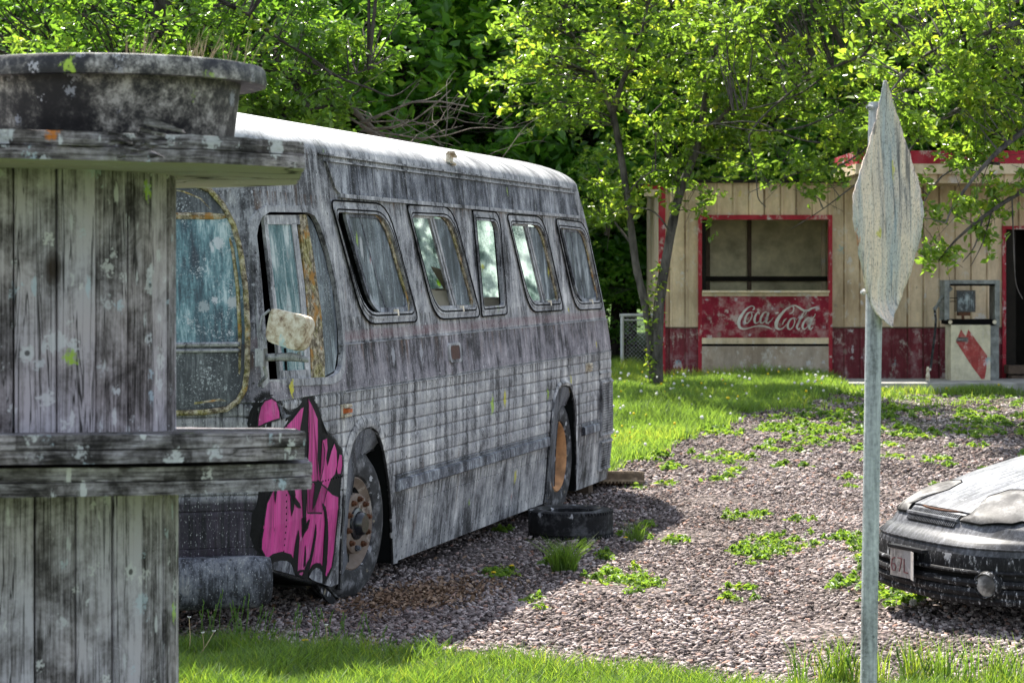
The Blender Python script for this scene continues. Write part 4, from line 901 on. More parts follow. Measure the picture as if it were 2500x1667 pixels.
# boxes left inside the bus, on the window sills
def bus_pt(x, y, z): return Vector((BX + x * SU - y * CU, BY + x * CU + y * SU, z))
def carton(name, label, x, y, z, d, rz, flap):
    e = empty(name, bus_pt(x, y, z), BUS.rotation_euler.z + rz); tag(e, label, 'box', 'cartons inside the bus')
    mb = MB(); mb.box((0, 0, d[2] / 2), d); mb.build('carton_body', M['cream'], e)
    mb = MB()
    if flap: mb.box((-.02, -.06, d[2] + .055), (d[0] * .98, d[1] * .55, .008), M=Matrix.Rotation(math.radians(24), 3, 'Y') @ Matrix.Rotation(math.radians(16), 3, 'X'))
    mb.box((0, .05, d[2] + .006), (d[0] * .9, d[1] * .5, .008)); mb.build('flap', M['cream'], e)
mb = MB(); mb.box((3.4, .5, 1.60), (6.2, .75, .04)); mb.build('bench', M['shade'], BUS)
mb = MB(); mb.span((-.03, .24, 1.17), (.0, 1.05, 2.60)); mb.build('dark_blocker', M['black'], BUS)  # black panel added to keep the driver's window gap dark
ax = bs(1058, 712, .30)[0]; bx = bs(1200, 742, .32)[0]
carton('cardboard_box', 'beige cardboard box with raised flap inside the second bus window', ax - .18, .25, 1.80, (.50, .26, .12), .05, True)
carton('cardboard_box', 'flat beige cardboard box lying beneath the flapped box in the second window', ax - .15, .25, 1.622, (.46, .28, .175), -.05, False)
carton('cardboard_box', 'beige cardboard box low in the narrow open bus window', bx - .22, .25, 1.622, (.50, .30, .215), .10, False)
# ------------------------------------------------------------------ cable reels and tub (left foreground)
RXc, RYc, RF, RC = -1.683, 7.0, 1.185, .600
def disc(mb, R, z0, z1, seed, notch=None, saw=0.0, rag=.004):
    r = random.Random(seed); n = 220; ph = r.random() * 6
    segs = []; a = 0
    while a < 2 * math.pi: segs.append((a, r.uniform(-.004, .004), r.uniform(.25, .75))); a += r.uniform(.10, .26)
    def rad(a, z):
        d = 0
        for sa, o_, _ in segs:
            if sa <= a: d = o_
        d += rag * math.sin(a * 23 + ph) * .5 + r.uniform(-.001, .001)
        if notch:
            for na, nw, nd in notch:
                q = abs((a - na + math.pi) % (2 * math.pi) - math.pi) / nw
                if q < 1: d -= nd * (1 - q * q) * r.uniform(.3, 1)
        ca = math.cos(a - saw)
        if ca > 0: return min(R + d, (1.0 + d) / max(ca, .01))      # one side of each flange is sawn straight
        return R + d
    ang = [2 * math.pi * k / n for k in range(n)]
    top_ = [(rad(a, z1) * math.cos(a), rad(a, z1) * math.sin(a), z1 + r.uniform(-.0015, .0015)) for a in ang]
    bot_ = [(x * (1 + r.uniform(-.002, .002)), y * (1 + r.uniform(-.002, .002)), z0) for x, y, _ in top_]
    mid_ = [(x * 1.001, y * 1.001, (z0 + z1) / 2) for x, y, _ in top_]
    for i in range(n):
        a = ang[i]; t_ = [s_[2] for s_ in segs if s_[0] <= a][-1]; j = (i + 1) % n
        mb.cur = t_
        mb.add([bot_[i], bot_[j], mid_[j], mid_[i], top_[j], top_[i]], [(0, 1, 2, 3), (3, 2, 4, 5)])
    mb.cur = .5; mb.add(top_, [tuple(range(n))]); mb.mat = 1; mb.add(bot_, [tuple(range(n))[::-1]]); mb.mat = 0
def core(mb, z0, z1, R, n=29, off=0.0):
    r = random.Random(5 + int(z0 * 10))
    for k in range(n):
        a0 = 2 * math.pi * (k + off) / n + .005; a1 = 2 * math.pi * (k + 1 + off) / n - .005; mb.cur = r.random(); dr = r.uniform(-.004, .004); lean_ = r.uniform(-.003, .003)
        q = []
        for z, o_ in ((z0, lean_), (z1, -lean_)):
            q.append([((R + dr - .03) * math.cos(a0 + o_), (R + dr - .03) * math.sin(a0 + o_), z), ((R + dr - .004) * math.cos(a0 + o_), (R + dr - .004) * math.sin(a0 + o_), z), ((R + dr) * math.cos(a0 + o_ + .012), (R + dr) * math.sin(a0 + o_ + .012), z),
                      ((R + dr) * math.cos(a1 + o_ - .012), (R + dr) * math.sin(a1 + o_ - .012), z), ((R + dr - .004) * math.cos(a1 + o_), (R + dr - .004) * math.sin(a1 + o_), z), ((R + dr - .03) * math.cos(a1 + o_), (R + dr - .03) * math.sin(a1 + o_), z)])
        mb.loft(q)
    mb.cur = .2; mb.lathe([(R - .045, z0), (R - .045, z1)], n=48)
SAW = .12
def reel(label, z0, H_, dz, rot, notch=None):
    e = empty('cable_reel', (RXc + dz, RYc, z0), rot); tag(e, label, 'cable reel', 'stacked wooden cable reels')
    mb = MB(); core(mb, .0 if z0 > 1 else .07, H_ - .07, RC); mb.build('drum', M['woodv'], e)
    for zz, nm, sd in ((0, 'lower_flange', 3), (H_ - .078, 'upper_flange', 9)):
        mb = MB(); disc(mb, RF, zz, zz + .036, sd + int(z0 * 10), None if zz == 0 else notch, -rot + SAW); disc(mb, RF * (1.004 if zz == 0 else .996), zz + .0395, zz + .078, sd + 40 + int(z0 * 10), None if zz == 0 else notch, -rot + SAW)
        fo = mb.build(nm, [M['woodh'], M['woodu']], e)
        if (zz == 0) == (z0 > 1): fo.matrix_basis = Matrix.Translation((0, 0, -.075)) @ Matrix.Rotation(-rot, 4, 'Z') @ Matrix.Rotation(math.radians(-3.6), 4, 'X') @ Matrix.Rotation(rot, 4, 'Z')
    return e
reel('bottom wooden cable reel, grey planked drum standing on the grass', float(gz(RXc, RYc)) - .02, 1.546 - float(gz(RXc, RYc)) + .02, .012, .4)
r2 = reel('upper wooden cable reel with rotten broken rim carrying the black tub', 1.5615, .8955, 0.0, 0.1, [(-1.17, .20, .05), (-1.36, .08, .03), (-1.02, .10, .035)])
mb = MB(); r_ = random.Random(3)
def splinter(px, py, L_, w, h, tilt, yaw):
    p = at(px, py, 5.90 + .02 * r_.random()); p = r2.matrix_basis.inverted() @ p
    R_ = Matrix.Rotation(-.1 + yaw, 3, 'Z') @ Matrix.Rotation(tilt, 3, 'Y')
    vs = [R_ @ Vector((x, y, z)) + p for x, y, z in [(-L_, -w, -h), (L_, -w * .3, -h * .2), (L_, w * .3, -h * .2), (-L_, w, -h), (-L_, -w, h), (L_ * .8, -w * .4, h * .3), (L_ * .8, w * .4, h * .3), (-L_, w, h)]]
    mb.add(vs, [(0, 1, 2, 3), (4, 7, 6, 5), (0, 4, 5, 1), (1, 5, 6, 2), (2, 6, 7, 3), (3, 7, 4, 0)])
splinter(405, 309, .055, .03, .012, .28, 0)
for k in range(26): mb.cur = r_.random(); splinter(r_.uniform(255, 400), r_.uniform(322, 380), r_.uniform(.01, .04), .012, r_.uniform(.003, .008), r_.uniform(-.3, .3), r_.uniform(-.3, .3))
mb.build('splinters', M['wooddk'], r2)
# tub
TX, TY, TZ = -1.265, 6.9, 2.4585
tub = empty('planter_tub', (TX, TY, TZ)); tag(tub, 'round black plastic tub full of soil on top of the cable reels', 'tub')
mb = MB(); mb.lathe([(.001, .0), (.33, .0), (.365, .006), (.385, .03), (.405, .19), (.408, .205)], n=80); mb.lathe([(.395, .20), (.35, .03), (.001, .03)], n=80); mb.build('basin', M['tub'], tub, 40)
mb = MB(); mb.lathe([(.405, .205), (.455, .203), (.476, .196), (.487, .199), (.489, .212), (.485, .246), (.478, .256), (.462, .259), (.41, .256), (.397, .245), (.395, .20)], n=96); mb.build('rim', M['tub'], tub, 40)
mb = MB(); mb.lathe([(.001, .215), (.396, .21)], n=40); mb.build('soil', M['shade'], tub)
# ------------------------------------------------------------------ sign on its post
SY = 8.3
def sgp(px, py, dy=0): return at(px, py, SY + dy)
sg = empty('road_sign', (sgp(2122, 1667).x - .02, SY, float(gz(sgp(2122, 1667).x, SY)))); tag(sg, 'bent diamond road sign on leaning pole, face blanked by paint splatter', 'sign')
O_ = Vector(sg.location)
base = sgp(2119, 1760) - O_; topp = sgp(2141, 250, .03) - O_
mb = MB(); N_ = 26; pts = [base + (topp - base) * (k / N_) for k in range(N_ + 1)]; pts = [Vector((base.x, base.y, -.2))] + pts
mb.tube(pts, [.0315] * (len(pts) - 1) + [.0305], 20); po = mb.build('pole', M['post'], sg, 40)
mb = MB(); r_ = random.Random(4)
for k in range(170):
    zz = r_.random(); p = base + (topp - base) * (zz ** .8); a = r_.uniform(-2.9, .3) ; rr = r_.uniform(.0015, .0045)
    c_ = p + Vector((math.cos(a), math.sin(a), 0)) * .0315; mb.lathe([(.001, -rr * .6), (rr, 0), (.001, rr * .6)], tuple(c_), 'Y', 6)
mb.build('paint_blobs', M['post'], po)
for px, py in ((2126, 262), (2112, 713)): mb = MB(); mb.tube([sgp(px - 10, py, .0) - O_, sgp(px + 30, py, .02) - O_], .007, 6); mb.tube([sgp(px - 6, py, .0) - O_, sgp(px - 1, py, .0) - O_], .013, 6); mb.build('bolt', M['post'], po)
edge = [(197, 2158, 2164), (215, 2154, 2170), (250, 2148, 2180), (300, 2136, 2196), (350, 2122, 2212), (400, 2106, 2228), (440, 2093, 2240), (470, 2085, 2248), (500, 2082, 2253), (530, 2083, 2254), (560, 2087, 2251), (600, 2094, 2241), (640, 2101, 2230), (680, 2109, 2218), (710, 2115, 2206), (735, 2122, 2196), (755, 2132, 2188), (775, 2150, 2182), (790, 2166, 2181), (799, 2177, 2181)]
mb = MB(); fr_, bk = [], []; nu = 12
rows = []
for i in range(58):
    py = 197 + (799 - 197) * i / 57
    l = np.interp(py, [e[0] for e in edge], [e[1] for e in edge]); r = np.interp(py, [e[0] for e in edge], [e[2] for e in edge])
    row = []
    for j in range(nu + 1):
        u = j / nu; px = l + (r - l) * u; j_ = (math.sin(i * 2.3) + math.sin(i * .9 + j)) * 1.1 if j in (0, nu) else 0
        dy = -.14 + (px - 2100) / 170 * .40 + .010 * math.sin(u * 3.1) + .012 * math.sin(i * .14) - (0.10 * max(0, (py - 720) / 80) ** 2)
        row.append(sgp(px + j_, py, dy) - O_)
    rows.append(row)
mb.loft(rows, closed=False, cap=False); pl = mb.build('sign_plate', M['sign'], sg, 60)
md = pl.modifiers.new('s', 'SOLIDIFY'); md.thickness = .004; md.offset = 0
# ------------------------------------------------------------------ building: snack stand
BYW = 32.4
def bp_(px, py, Y=BYW): p = at(px, py, Y); return p.x, p.z
def ZB(py, Y=BYW): return at(0, py, Y).z
def XB(px, Y=BYW): return at(px, 0, Y).x
g0 = .40
bld = empty('snack_stand', (XB(1624), BYW, g0)); tag(bld, 'cream and red ribbed metal snack stand with open serving window', 'building')
BO = Vector(bld.location)
def bbox(mb, x0, x1, y0, y1, z0, z1): mb.span(Vector((x0, y0, z0)) - BO, Vector((x1, y1, z1)) - BO)
def ribbed(mb, x0, x1, z0, z1, Y, out=0.0, pitch=.235):
    pts = [x0]; y = [0.0]; k = math.floor(x0 / pitch)
    while True:
        for o_, d in ((-.028, 0), (-.012, -.018), (.012, -.018), (.028, 0)):
            xx = k * pitch + o_
            if x0 < xx < x1: pts.append(xx); y.append(d)
        k += 1
        if k * pitch - .03 > x1: break
    pts.append(x1); y.append(0.0)
    mb.loft([[Vector((x, Y + yy - out, z)) - BO for x, yy in zip(pts, y)] for z in (z0, z1)], closed=False, cap=False)
xL, xR = XB(1622), 9.8; wl, wr = XB(1704), XB(2031); dl, dr = XB(2446), XB(2446) + 1.02
zR = ZB(447); zWt = ZB(525); zW = ZB(800); zD = ZB(552)
mb = MB()
ribbed(mb, xL, wl, zW, zR, BYW); ribbed(mb, wl, wr, zWt, zR, BYW); ribbed(mb, wr, dl, zW, zR, BYW); ribbed(mb, dl, dr, zD, zR, BYW); ribbed(mb, dr, xR, zW, zR, BYW)
mb.build('siding', M['siding'], bld, 20)
for a, b in ((xL, wl), (wr, dl), (dr, xR)):
    mb = MB(); ribbed(mb, a, b, g0 - .3, zW, BYW, .003); wn_ = mb.build('wainscot', M['wainred'], bld, 20)
    mb = MB(); bbox(mb, a, b, BYW - .026, BYW - .004, zW - .006, zW + .012); mb.build('cap_strip', M['stud'], wn_)
mb = MB(); bbox(mb, xL, xL + .01, BYW + .02, BYW + 4.2, g0 - .3, zR); bbox(mb, xR - .01, xR, BYW + .02, BYW + 4.2, g0 - .3, zR); bbox(mb, xL, xR, BYW + 4.2, BYW + 4.22, g0 - .3, zR); mb.build('side_wall', M['siding'], bld)
mb = MB(); bbox(mb, XB(1575), XB(2092), BYW - .10, BYW + 4.4, zR, zR + .045); bbox(mb, XB(2092), xR + .2, BYW + .6, BYW + 4.4, zR + .002, zR + .04); mb.build('roof', M['shade'], bld)
mb = MB(); bbox(mb, XB(1573), XB(1610), BYW - .09, BYW - .02, ZB(462), zR); bbox(mb, XB(1608), XB(1624), BYW - .05, BYW + .06, g0 - .3, zR - .01); mb.build('corner_trim', M['redtrim'], bld)
mb = MB(); bbox(mb, XB(1573), XB(1609), BYW - .085, BYW - .02, ZB(480), ZB(463)); mb.build('eave_board', M['creamtrim'], bld)
# raised canopy on the right
cy = 31.2; c0, c1 = at(2092, 0, cy).x, 10.2
def ZC(py): return at(0, py, cy).z
cn = MB(); bbox(cn, c0, c1, cy, BYW + 1.0, ZC(400), ZC(368)); cano = cn.build('canopy', M['redtrim'], bld)
mb = MB(); bbox(mb, c0 - .02, c1, cy - .03, BYW + .9, ZC(425), ZC(400) - .002); mb.build('fascia', M['creamtrim'], cano)
mb = MB(); bbox(mb, c0 + .05, c1, cy + .05, BYW - .03, ZC(447), ZC(425) - .002); mb.build('soffit', M['siding'], cano)
# serving window
mb = MB(); tw = .055
bbox(mb, wl, wl + tw, BYW - .05, BYW + .05, g0 - .2, zWt); bbox(mb, wr - tw, wr, BYW - .05, BYW + .05, g0 - .2, zWt); bbox(mb, wl + tw, wr - tw, BYW - .05, BYW + .05, zWt - .07, zWt)
sw = mb.build('serving_window', M['redtrim'], bld)
mb = MB(); zc1, zc0 = ZB(709), ZB(723); bbox(mb, wl + tw, wr - tw, BYW - .16, BYW + .25, zc1 - .03, zc1); bbox(mb, wl + tw, wr - tw, BYW - .06, BYW, zc0, zc1 - .032); mb.build('counter', M['creamtrim'], sw)
mb = MB(); pz0, pz1 = ZB(824), zc0; bbox(mb, wl + tw, wr - tw, BYW - .045, BYW - .005, pz0, pz1 - .002); pn = mb.build('sign_panel', M['cokered'], sw)
mb = MB(); bbox(mb, wl + tw, wr - tw, BYW - .05, BYW, ZB(839), pz0 - .002); mb.build('lower_rail', M['creamtrim'], sw)
mb = MB(); bbox(mb, wl + tw, wr - tw, BYW - .01, BYW + .02, ZB(846), ZB(839) - .002); mb.build('gap', M['black'], sw)
mb = MB(); bbox(mb, wl + tw, wr - tw, BYW - .05, BYW, g0 - .2, ZB(845)); mb.build('kickboard', M['bench'], sw)
# inside the window
yi = BYW + 1.6
mb = MB(); bbox(mb, wl - .5, wr + .5, yi, yi + .05, g0, zR); bbox(mb, wl - .5, wl - .45, BYW + .1, yi, g0, zR); bbox(mb, wr + .45, wr + .5, BYW + .1, yi, g0, zR); bbox(mb, wl - .5, wr + .5, BYW + .06, yi, zR - .12, zR - .1); iw = mb.build('inner_wall', M['innerwall'], bld)
for px in (1728, 1829, 2009):
    mb = MB(); x = at(px, 0, yi).x; bbox(mb, x - .03, x + .03, yi - .06, yi - .002, g0, zR - .13); mb.build('stud', M['stud'] if px != 2009 else M['creamtrim'], iw)
mb = MB(); z_ = at(0, 680, yi).z; bbox(mb, wl - .44, wr + .44, yi - .09, yi - .061, z_ - .04, z_ + .035); mb.build('rail', M['shade'], iw)
mb = MB(); bbox(mb, wl + tw + .01, wl + tw + .08, BYW + .2, BYW + .28, g0, zWt); mb.build('stud', M['shade'], iw)
# door
mb = MB(); bbox(mb, dl, dl + .05, BYW - .05, BYW + .04, g0 - .1, zD); bbox(mb, dl + .05, dr, BYW - .05, BYW + .04, zD - .05, zD); bbox(mb, dr - .05, dr, BYW - .05, BYW + .04, g0 - .1, zD - .052); dd = mb.build('doorway', M['redtrim'], bld)
mb = MB(); bbox(mb, dl + .02, dr + .6, BYW + 1.2, BYW + 1.25, g0, zR); bbox(mb, dl - .02, dl + .0, BYW + .1, BYW + 1.2, g0, zR); bbox(mb, dr + .6, dr + .62, BYW + .1, BYW + 1.2, g0, zR); mb.build('door_recess', M['shade'], dd)
mb = MB(); bbox(mb, dl + .06, dl + .22, BYW + .06, BYW + .10, .55, zD - .06); mb.build('door_leaf', M['shade'], dd)
for k, (a, b) in enumerate(((893, 913), (917, 934))):
    mb = MB(); bbox(mb, dl + .02, dr + .2, BYW - .35 - .2 * k, BYW - .06 - .25 * k, ZB(b, 32.0), ZB(a, 32.0)); mb.build('door_step', M['stud'], bld)
# lettering on the panel: brush strokes (centre line, widths), taken in panel units
def stroke(mb, P, Wd, y, n=10):
    P = [Vector((a, b)) for a, b in P]; out = []; ws = []
    m_ = len(P)
    for i in range(m_ - 1):
        p0, p1, p2, p3 = P[max(i - 1, 0)], P[i], P[i + 1], P[min(i + 2, m_ - 1)]
        for k in range(n):
            t_ = k / n; out.append(.5 * ((2 * p1) + (p2 - p0) * t_ + (2 * p0 - 5 * p1 + 4 * p2 - p3) * t_ ** 2 + (3 * p1 - p0 - 3 * p2 + p3) * t_ ** 3)); ws.append(Wd[i] * (1 - t_) + Wd[i + 1] * t_)
    out.append(P[-1]); ws.append(Wd[-1])
    L_, R_ = [], []
    for i, p in enumerate(out):
        d = out[min(i + 1, len(out) - 1)] - out[max(i - 1, 0)]; d = d.normalized() if d.length > 1e-9 else Vector((1, 0)); nn = Vector((-d.y, d.x)) * ws[i] / 2
        L_.append(p + nn); R_.append(p - nn)
    def w3(q): a = at(1680 + q.x / 6.357, 690 + q.y / 6.357, BYW - .049); return Vector((a.x, y, a.z)) - BO
    vs = [w3(q) for q in L_] + [w3(q) for q in R_]; k = len(L_)
    mb.add(vs, [(i, i + 1, k + i + 1, k + i) for i in range(k - 1)])
mb = MB(); ly = BYW - .049
stroke(mb, [(1000, 425), (1025, 405), (1015, 370), (965, 368), (890, 425), (815, 530), (785, 620), (805, 695), (870, 718), (960, 700), (1040, 678), (1140, 672), (1230, 690), (1305, 722)], [22, 22, 12, 14, 30, 46, 50, 40, 24, 16, 18, 26, 24, 4], ly)
stroke(mb, [(985, 452), (925, 480), (888, 555), (885, 610), (915, 628), (955, 590), (990, 520), (985, 455), (1030, 470)], [12, 26, 34, 30, 14, 14, 18, 12, 6], ly)
stroke(mb, [(1105, 490), (1090, 455), (1050, 500), (1030, 570), (1040, 622), (1080, 622), (1115, 580)], [16, 14, 28, 36, 28, 14, 8], ly)
stroke(mb, [(1240, 470), (1190, 458), (1140, 520), (1120, 590), (1140, 628), (1185, 600), (1235, 520)], [12, 20, 32, 34, 22, 12, 12], ly)
stroke(mb, [(1250, 465), (1225, 540), (1212, 610), (1240, 625), (1290, 585), (1320, 540)], [30, 34, 34, 22, 10, 6], ly)
stroke(mb, [(1355, 478), (1400, 462)], [22, 22], ly)
stroke(mb, [(1565, 480), (1610, 470), (1640, 415), (1625, 370), (1570, 380), (1490, 440), (1405, 545), (1368, 630), (1375, 700), (1430, 722), (1490, 690), (1530, 640)], [8, 14, 16, 14, 16, 34, 50, 54, 42, 24, 12, 6], ly)
stroke(mb, [(1575, 400), (1600, 365), (1660, 355), (1720, 385), (1790, 430), (1860, 432), (1920, 400), (2005, 372)], [6, 12, 18, 30, 34, 32, 28, 4], ly)
stroke(mb, [(1460, 655), (1490, 590), (1530, 555)], [8, 24, 8], ly)
stroke(mb, [(1640, 545), (1585, 575), (1548, 650), (1555, 712), (1595, 718), (1635, 670), (1655, 600), (1640, 545), (1690, 575)], [12, 26, 34, 30, 16, 14, 18, 12, 6], ly)
stroke(mb, [(1690, 640), (1760, 560), (1830, 470), (1830, 440), (1790, 470), (1730, 590), (1690, 680), (1705, 722), (1745, 700)], [8, 12, 14, 10, 20, 32, 34, 24, 8], ly)
stroke(mb, [(1905, 560), (1860, 545), (1800, 610), (1775, 680), (1795, 722), (1845, 690), (1900, 600)], [12, 20, 32, 34, 22, 12, 12], ly)
stroke(mb, [(1920, 555), (1890, 640), (1880, 705), (1905, 722), (1945, 680)], [32, 36, 34, 22, 6], ly)
stroke(mb, [(1925, 560), (1960, 520), (1975, 480)], [18, 12, 5], ly)
mb.build('lettering', M['letter'], pn, fix=False)
mb = MB(); lw = 14
for P in ([(1165, 362), (1165, 432)], [(1165, 365), (1205, 365)], [(1165, 397), (1195, 397)], [(1165, 429), (1205, 429)], [(1220, 432), (1220, 362), (1258, 432), (1258, 362)],
          [(1305, 364), (1284, 372), (1276, 397), (1284, 424), (1305, 431), (1324, 424), (1332, 397), (1324, 372), (1305, 364)], [(1362, 362), (1362, 415), (1352, 430), (1340, 424)], [(1374, 362), (1390, 398), (1390, 432)], [(1406, 362), (1390, 398)]):
    for a, b in zip(P, P[1:]): stroke(mb, [a, b], [lw, lw], ly, 2)
mb.build('small_lettering', M['enjoy'], pn, fix=False)
# slab in front of the pump
sl = MB(); sx0 = at(2072, 0, 30.6).x; zt_ = at(0, 934, 30.6).z
sl.loft([[(sx0, 30.6, .1), (10.2, 30.55, .1), (10.2, BYW - .62, .1), (sx0 + .1, BYW - .62, .1)], [(sx0, 30.6, zt_ - .01), (10.2, 30.55, zt_ - .01), (10.2, BYW - .62, zt_ - .01), (sx0 + .1, BYW - .62, zt_ - .01)], [(sx0 + .02, 30.62, zt_), (10.18, 30.57, zt_), (10.18, BYW - .63, zt_), (sx0 + .12, BYW - .63, zt_)]])
tag(sl.build('concrete_slab', M['concrete']), 'low mossy concrete slab under the old fuel pump', 'slab')
# fuel pump
PY = 31.25
def px_(v): return at(v, 0, PY).x
def pz_(v): return at(0, v, PY).z
pm = empty('fuel_pump', (px_(2380), PY, zt_)); tag(pm, 'old cream fuel pump with red diagonal stripe and gutted head', 'fuel pump'); PO = Vector(pm.location)
def pbox(mb, a, b, c_, d, y0, y1): mb.span(Vector((px_(a), PY + y0, pz_(d))) - PO, Vector((px_(b), PY + y1, pz_(c_))) - PO)
zb_ = HY + (EYE - zt_) * F / PY
mb = MB(); pbox(mb, 2322, 2418, 793, zb_, 0, .42); pcb = mb.build('cabinet', M['pumpcream'], pm)
mb = MB(); pbox(mb, 2418.5, 2440, 795, zb_, .03, .40); mb.build('side_panel', M['pumpgrey'], pm)
mb = MB()
def ppoly(mb, P, out): mb.add([Vector((px_(a), PY - out, pz_(b))) - PO for a, b in P], [tuple(range(len(P)))])
ppoly(mb, [(2334, 834), (2346, 804), (2358, 822), (2364, 804), (2410, 868), (2408, 900), (2404, 925), (2396, 925), (2372, 893)], .004); mb.build('stripe', M['pumpred'], pcb)
mb = MB(); ppoly(mb, [(2335, 823), (2363, 823), (2363, 834), (2335, 834)], .008); mb.build('sticker', M['farpane'], pcb)
mb = MB()
for k in range(6): ppoly(mb, [(2338 + k * 4, 826), (2340.5 + k * 4, 826), (2340.5 + k * 4, 831.5), (2338 + k * 4, 831.5)], .011)
mb.build('sticker_marks', M['pumpgrey'], pcb)
hd = MB()
for a in ((2307, 2442, 684, 693), (2307, 2319, 693, 782), (2430, 2442, 693, 796)): pbox(hd, *a, .02, .40)
hdo = hd.build('head_frame', M['pumpgrey'], pm)
mb = MB(); pbox(mb, 2312, 2432, 780, 792, .0, .42); mb.build('head_tray', M['black'], hdo)
mb = MB(); pbox(mb, 2319, 2430, 693, 698, .03, .39); mb.build('head_lining', M['black'], hdo)
for q_ in (2320, 2428): mb = MB(); mb.lathe([(.001, -.01), (.03, -.01), (.03, .02)], tuple(Vector((px_(q_), PY, pz_(786))) - PO), 'Y', 10); mb.build('bolt', M['tin'], hdo)
mb = MB(); pbox(mb, 2338, 2384, 709, 762, .06, .26); ct = mb.build('counter_unit', M['hubblack'], pm)
mb = MB(); pbox(mb, 2340, 2379, 712, 759, .05, .058); mb.build('dial', M['pumpdial'], ct)
mb = MB(); pbox(mb, 2343, 2372, 762, 771, .08, .2); pbox(mb, 2352, 2358, 764, 792, .1, .14); mb.build('meter', M['rust'], ct)
mb = MB(); pbox(mb, 2320, 2338, 727, 729, .1, .12); pbox(mb, 2320, 2337, 735, 737, .1, .12); mb.build('rods', M['black'], ct)
nz = MB(); pq = [(2326, 702), (2312, 715), (2300, 730), (2292, 745), (2284, 757)]; nz.tube([Vector((px_(a), PY + .1, pz_(b))) - PO for a, b in pq], [.035, .034, .026, .022, .03], 8); nz.tube([Vector((px_(a), PY + .1, pz_(b))) - PO for a, b in [(2292, 742), (2306, 760), (2312, 778), (2296, 780)]], .014, 6)
nzo = nz.build('nozzle', M['pumpgrey'], pm)
hs = MB(); hs.tube([Vector((px_(a), PY + .1 - .2 * k / 6, pz_(b))) - PO for k, (a, b) in enumerate([(2285, 757), (2287, 780), (2284, 810), (2278, 850), (2272, 890), (2268, 905)])], .018, 8); hs.build('hose', M['rubber'], nzo)
mb = MB(); mb.lathe([(.032, 0), (.03, .08), (.022, .10), (.024, .15), (.015, .20)], tuple(Vector((px_(2262), PY - .1, zt_)) - PO), 'Z', 10); mb.tube([Vector((px_(2265), PY - .1, zt_ + .17)) - PO, Vector((px_(2268), PY - .1, pz_(903))) - PO], .02, 8); mb.build('hose_stand', M['tin'], pm)
# chain link fence
FYf = 33.2; fn = empty('chain_link_fence', (at(1519, 0, FYf).x, FYf, float(gz(1.6, FYf)))); tag(fn, 'low chain link fence panel beside the snack stand corner', 'fence'); FO = Vector(fn.location)
fx0, fx1 = at(1519, 0, FYf).x, at(1612, 0, FYf).x; fz = at(0, 770, FYf).z
mb = MB(); mb.tube([Vector((fx0 - .04, FYf, fz)) - FO, Vector((fx1, FYf, fz + .01)) - FO], .025, 8); mb.tube([Vector((fx0, FYf, fz - .07)) - FO, Vector((fx1, FYf, fz - .07)) - FO], .012, 6); mb.build('top_rail', M['fence'], fn, 40)
mb = MB(); mb.tube([Vector((fx0, FYf, .2)) - FO, Vector((fx0, FYf, fz)) - FO], .028, 8); mb.build('post', M['fence'], fn, 40)
mb = MB(); w_ = fx1 - fx0; h_ = fz - .45; p_ = .062
k = -int(h_ / p_) - 1
while k * p_ < w_ + h_:
    for sgn in (1, -1):
        a0 = k * p_ if sgn == 1 else k * p_ + 0
        pts = []
        for q in np.linspace(0, h_, 14):
            x = a0 + q if sgn == 1 else a0 + h_ - q
            if 0 <= x <= w_: pts.append(Vector((fx0 + x, FYf + .004 * sgn, .42 + q)) - FO)
        if len(pts) > 1: mb.tube([pts[0], pts[-1]], .0022, 3, False)
    k += 1
mb.build('wire_mesh', M['fence'], fn, fix=False)
# ------------------------------------------------------------------ tyres on the ground
def tyre(label, x, y, R, ri, w, mat, tilt=0.0, rz=0.0):
    e = empty('loose_tyre', (x, y, float(gz(x, y)) - .012), rz); e.rotation_euler = (tilt, 0, rz); tag(e, label, 'tyre', 'loose tyres by the bus')
    h = w / 2
    mb = MB(); mb.lathe([(ri, .10 * w), (ri + .025, .03 * w), (R * .86, 0), (R * .95, .05 * w), (R * .99, .14 * w), (R, .3 * w), (R, .7 * w), (R * .99, .86 * w), (R * .95, .95 * w), (R * .86, w), (ri + .025, .97 * w), (ri, .9 * w), (ri + .02, .5 * w)], n=64, closed=True); mb.build('carcass', mat, e, 40)
    mb = MB()
    for z in (.24, .40, .56, .72): mb.lathe([(R - .004, z * w - .012), (R + .006, z * w - .009), (R + .006, z * w + .030), (R - .004, z * w + .033)], n=72)
    for k in range(72):
        a = 2 * math.pi * k / 72; 
        for z in (.08, .90): mb.box(((R - .002) * math.cos(a), (R - .002) * math.sin(a), z * w), (.022, .016, .10 * w), M=Matrix.Rotation(a, 3, 'Z'))
    mb.build('tread', mat, e)
    return e
pt = gpt(1393, 1306)
tyre('black tyre lying flat beside the rear bus wheel', (1393.5 - CX) / F * 17.05, 17.05 + .05, .325, .19, .222, M['rubber'])
M['tantyre'] = simple('dusty_tan_tyre', (0.20, 0.15, 0.10), 0.85, 0, 0.5, 10)
e = tyre('dusty tan tyre half hidden behind the rear end of the bus', .86, 20.9, .40, .24, .12, M['tantyre'], math.radians(-7))
mb = MB(); mb.lathe([(.001, .015), (.24, .02)], n=32); mb.build('hollow', M['black'], e)
bl = MB(); bl.box((0, 0, .13), (.16, .3, .30)); bl.box((0.0, 0, .005), (.26, .36, .05)); b_ = bus_pt(6.55, .30, 0); o_ = bl.build('support_block', M['stud'], None, loc=(b_.x, b_.y, -.01), rot=(0, 0, BUS.rotation_euler.z)); tag(o_, 'brown timber block propping up the rear corner of the bus', 'block')
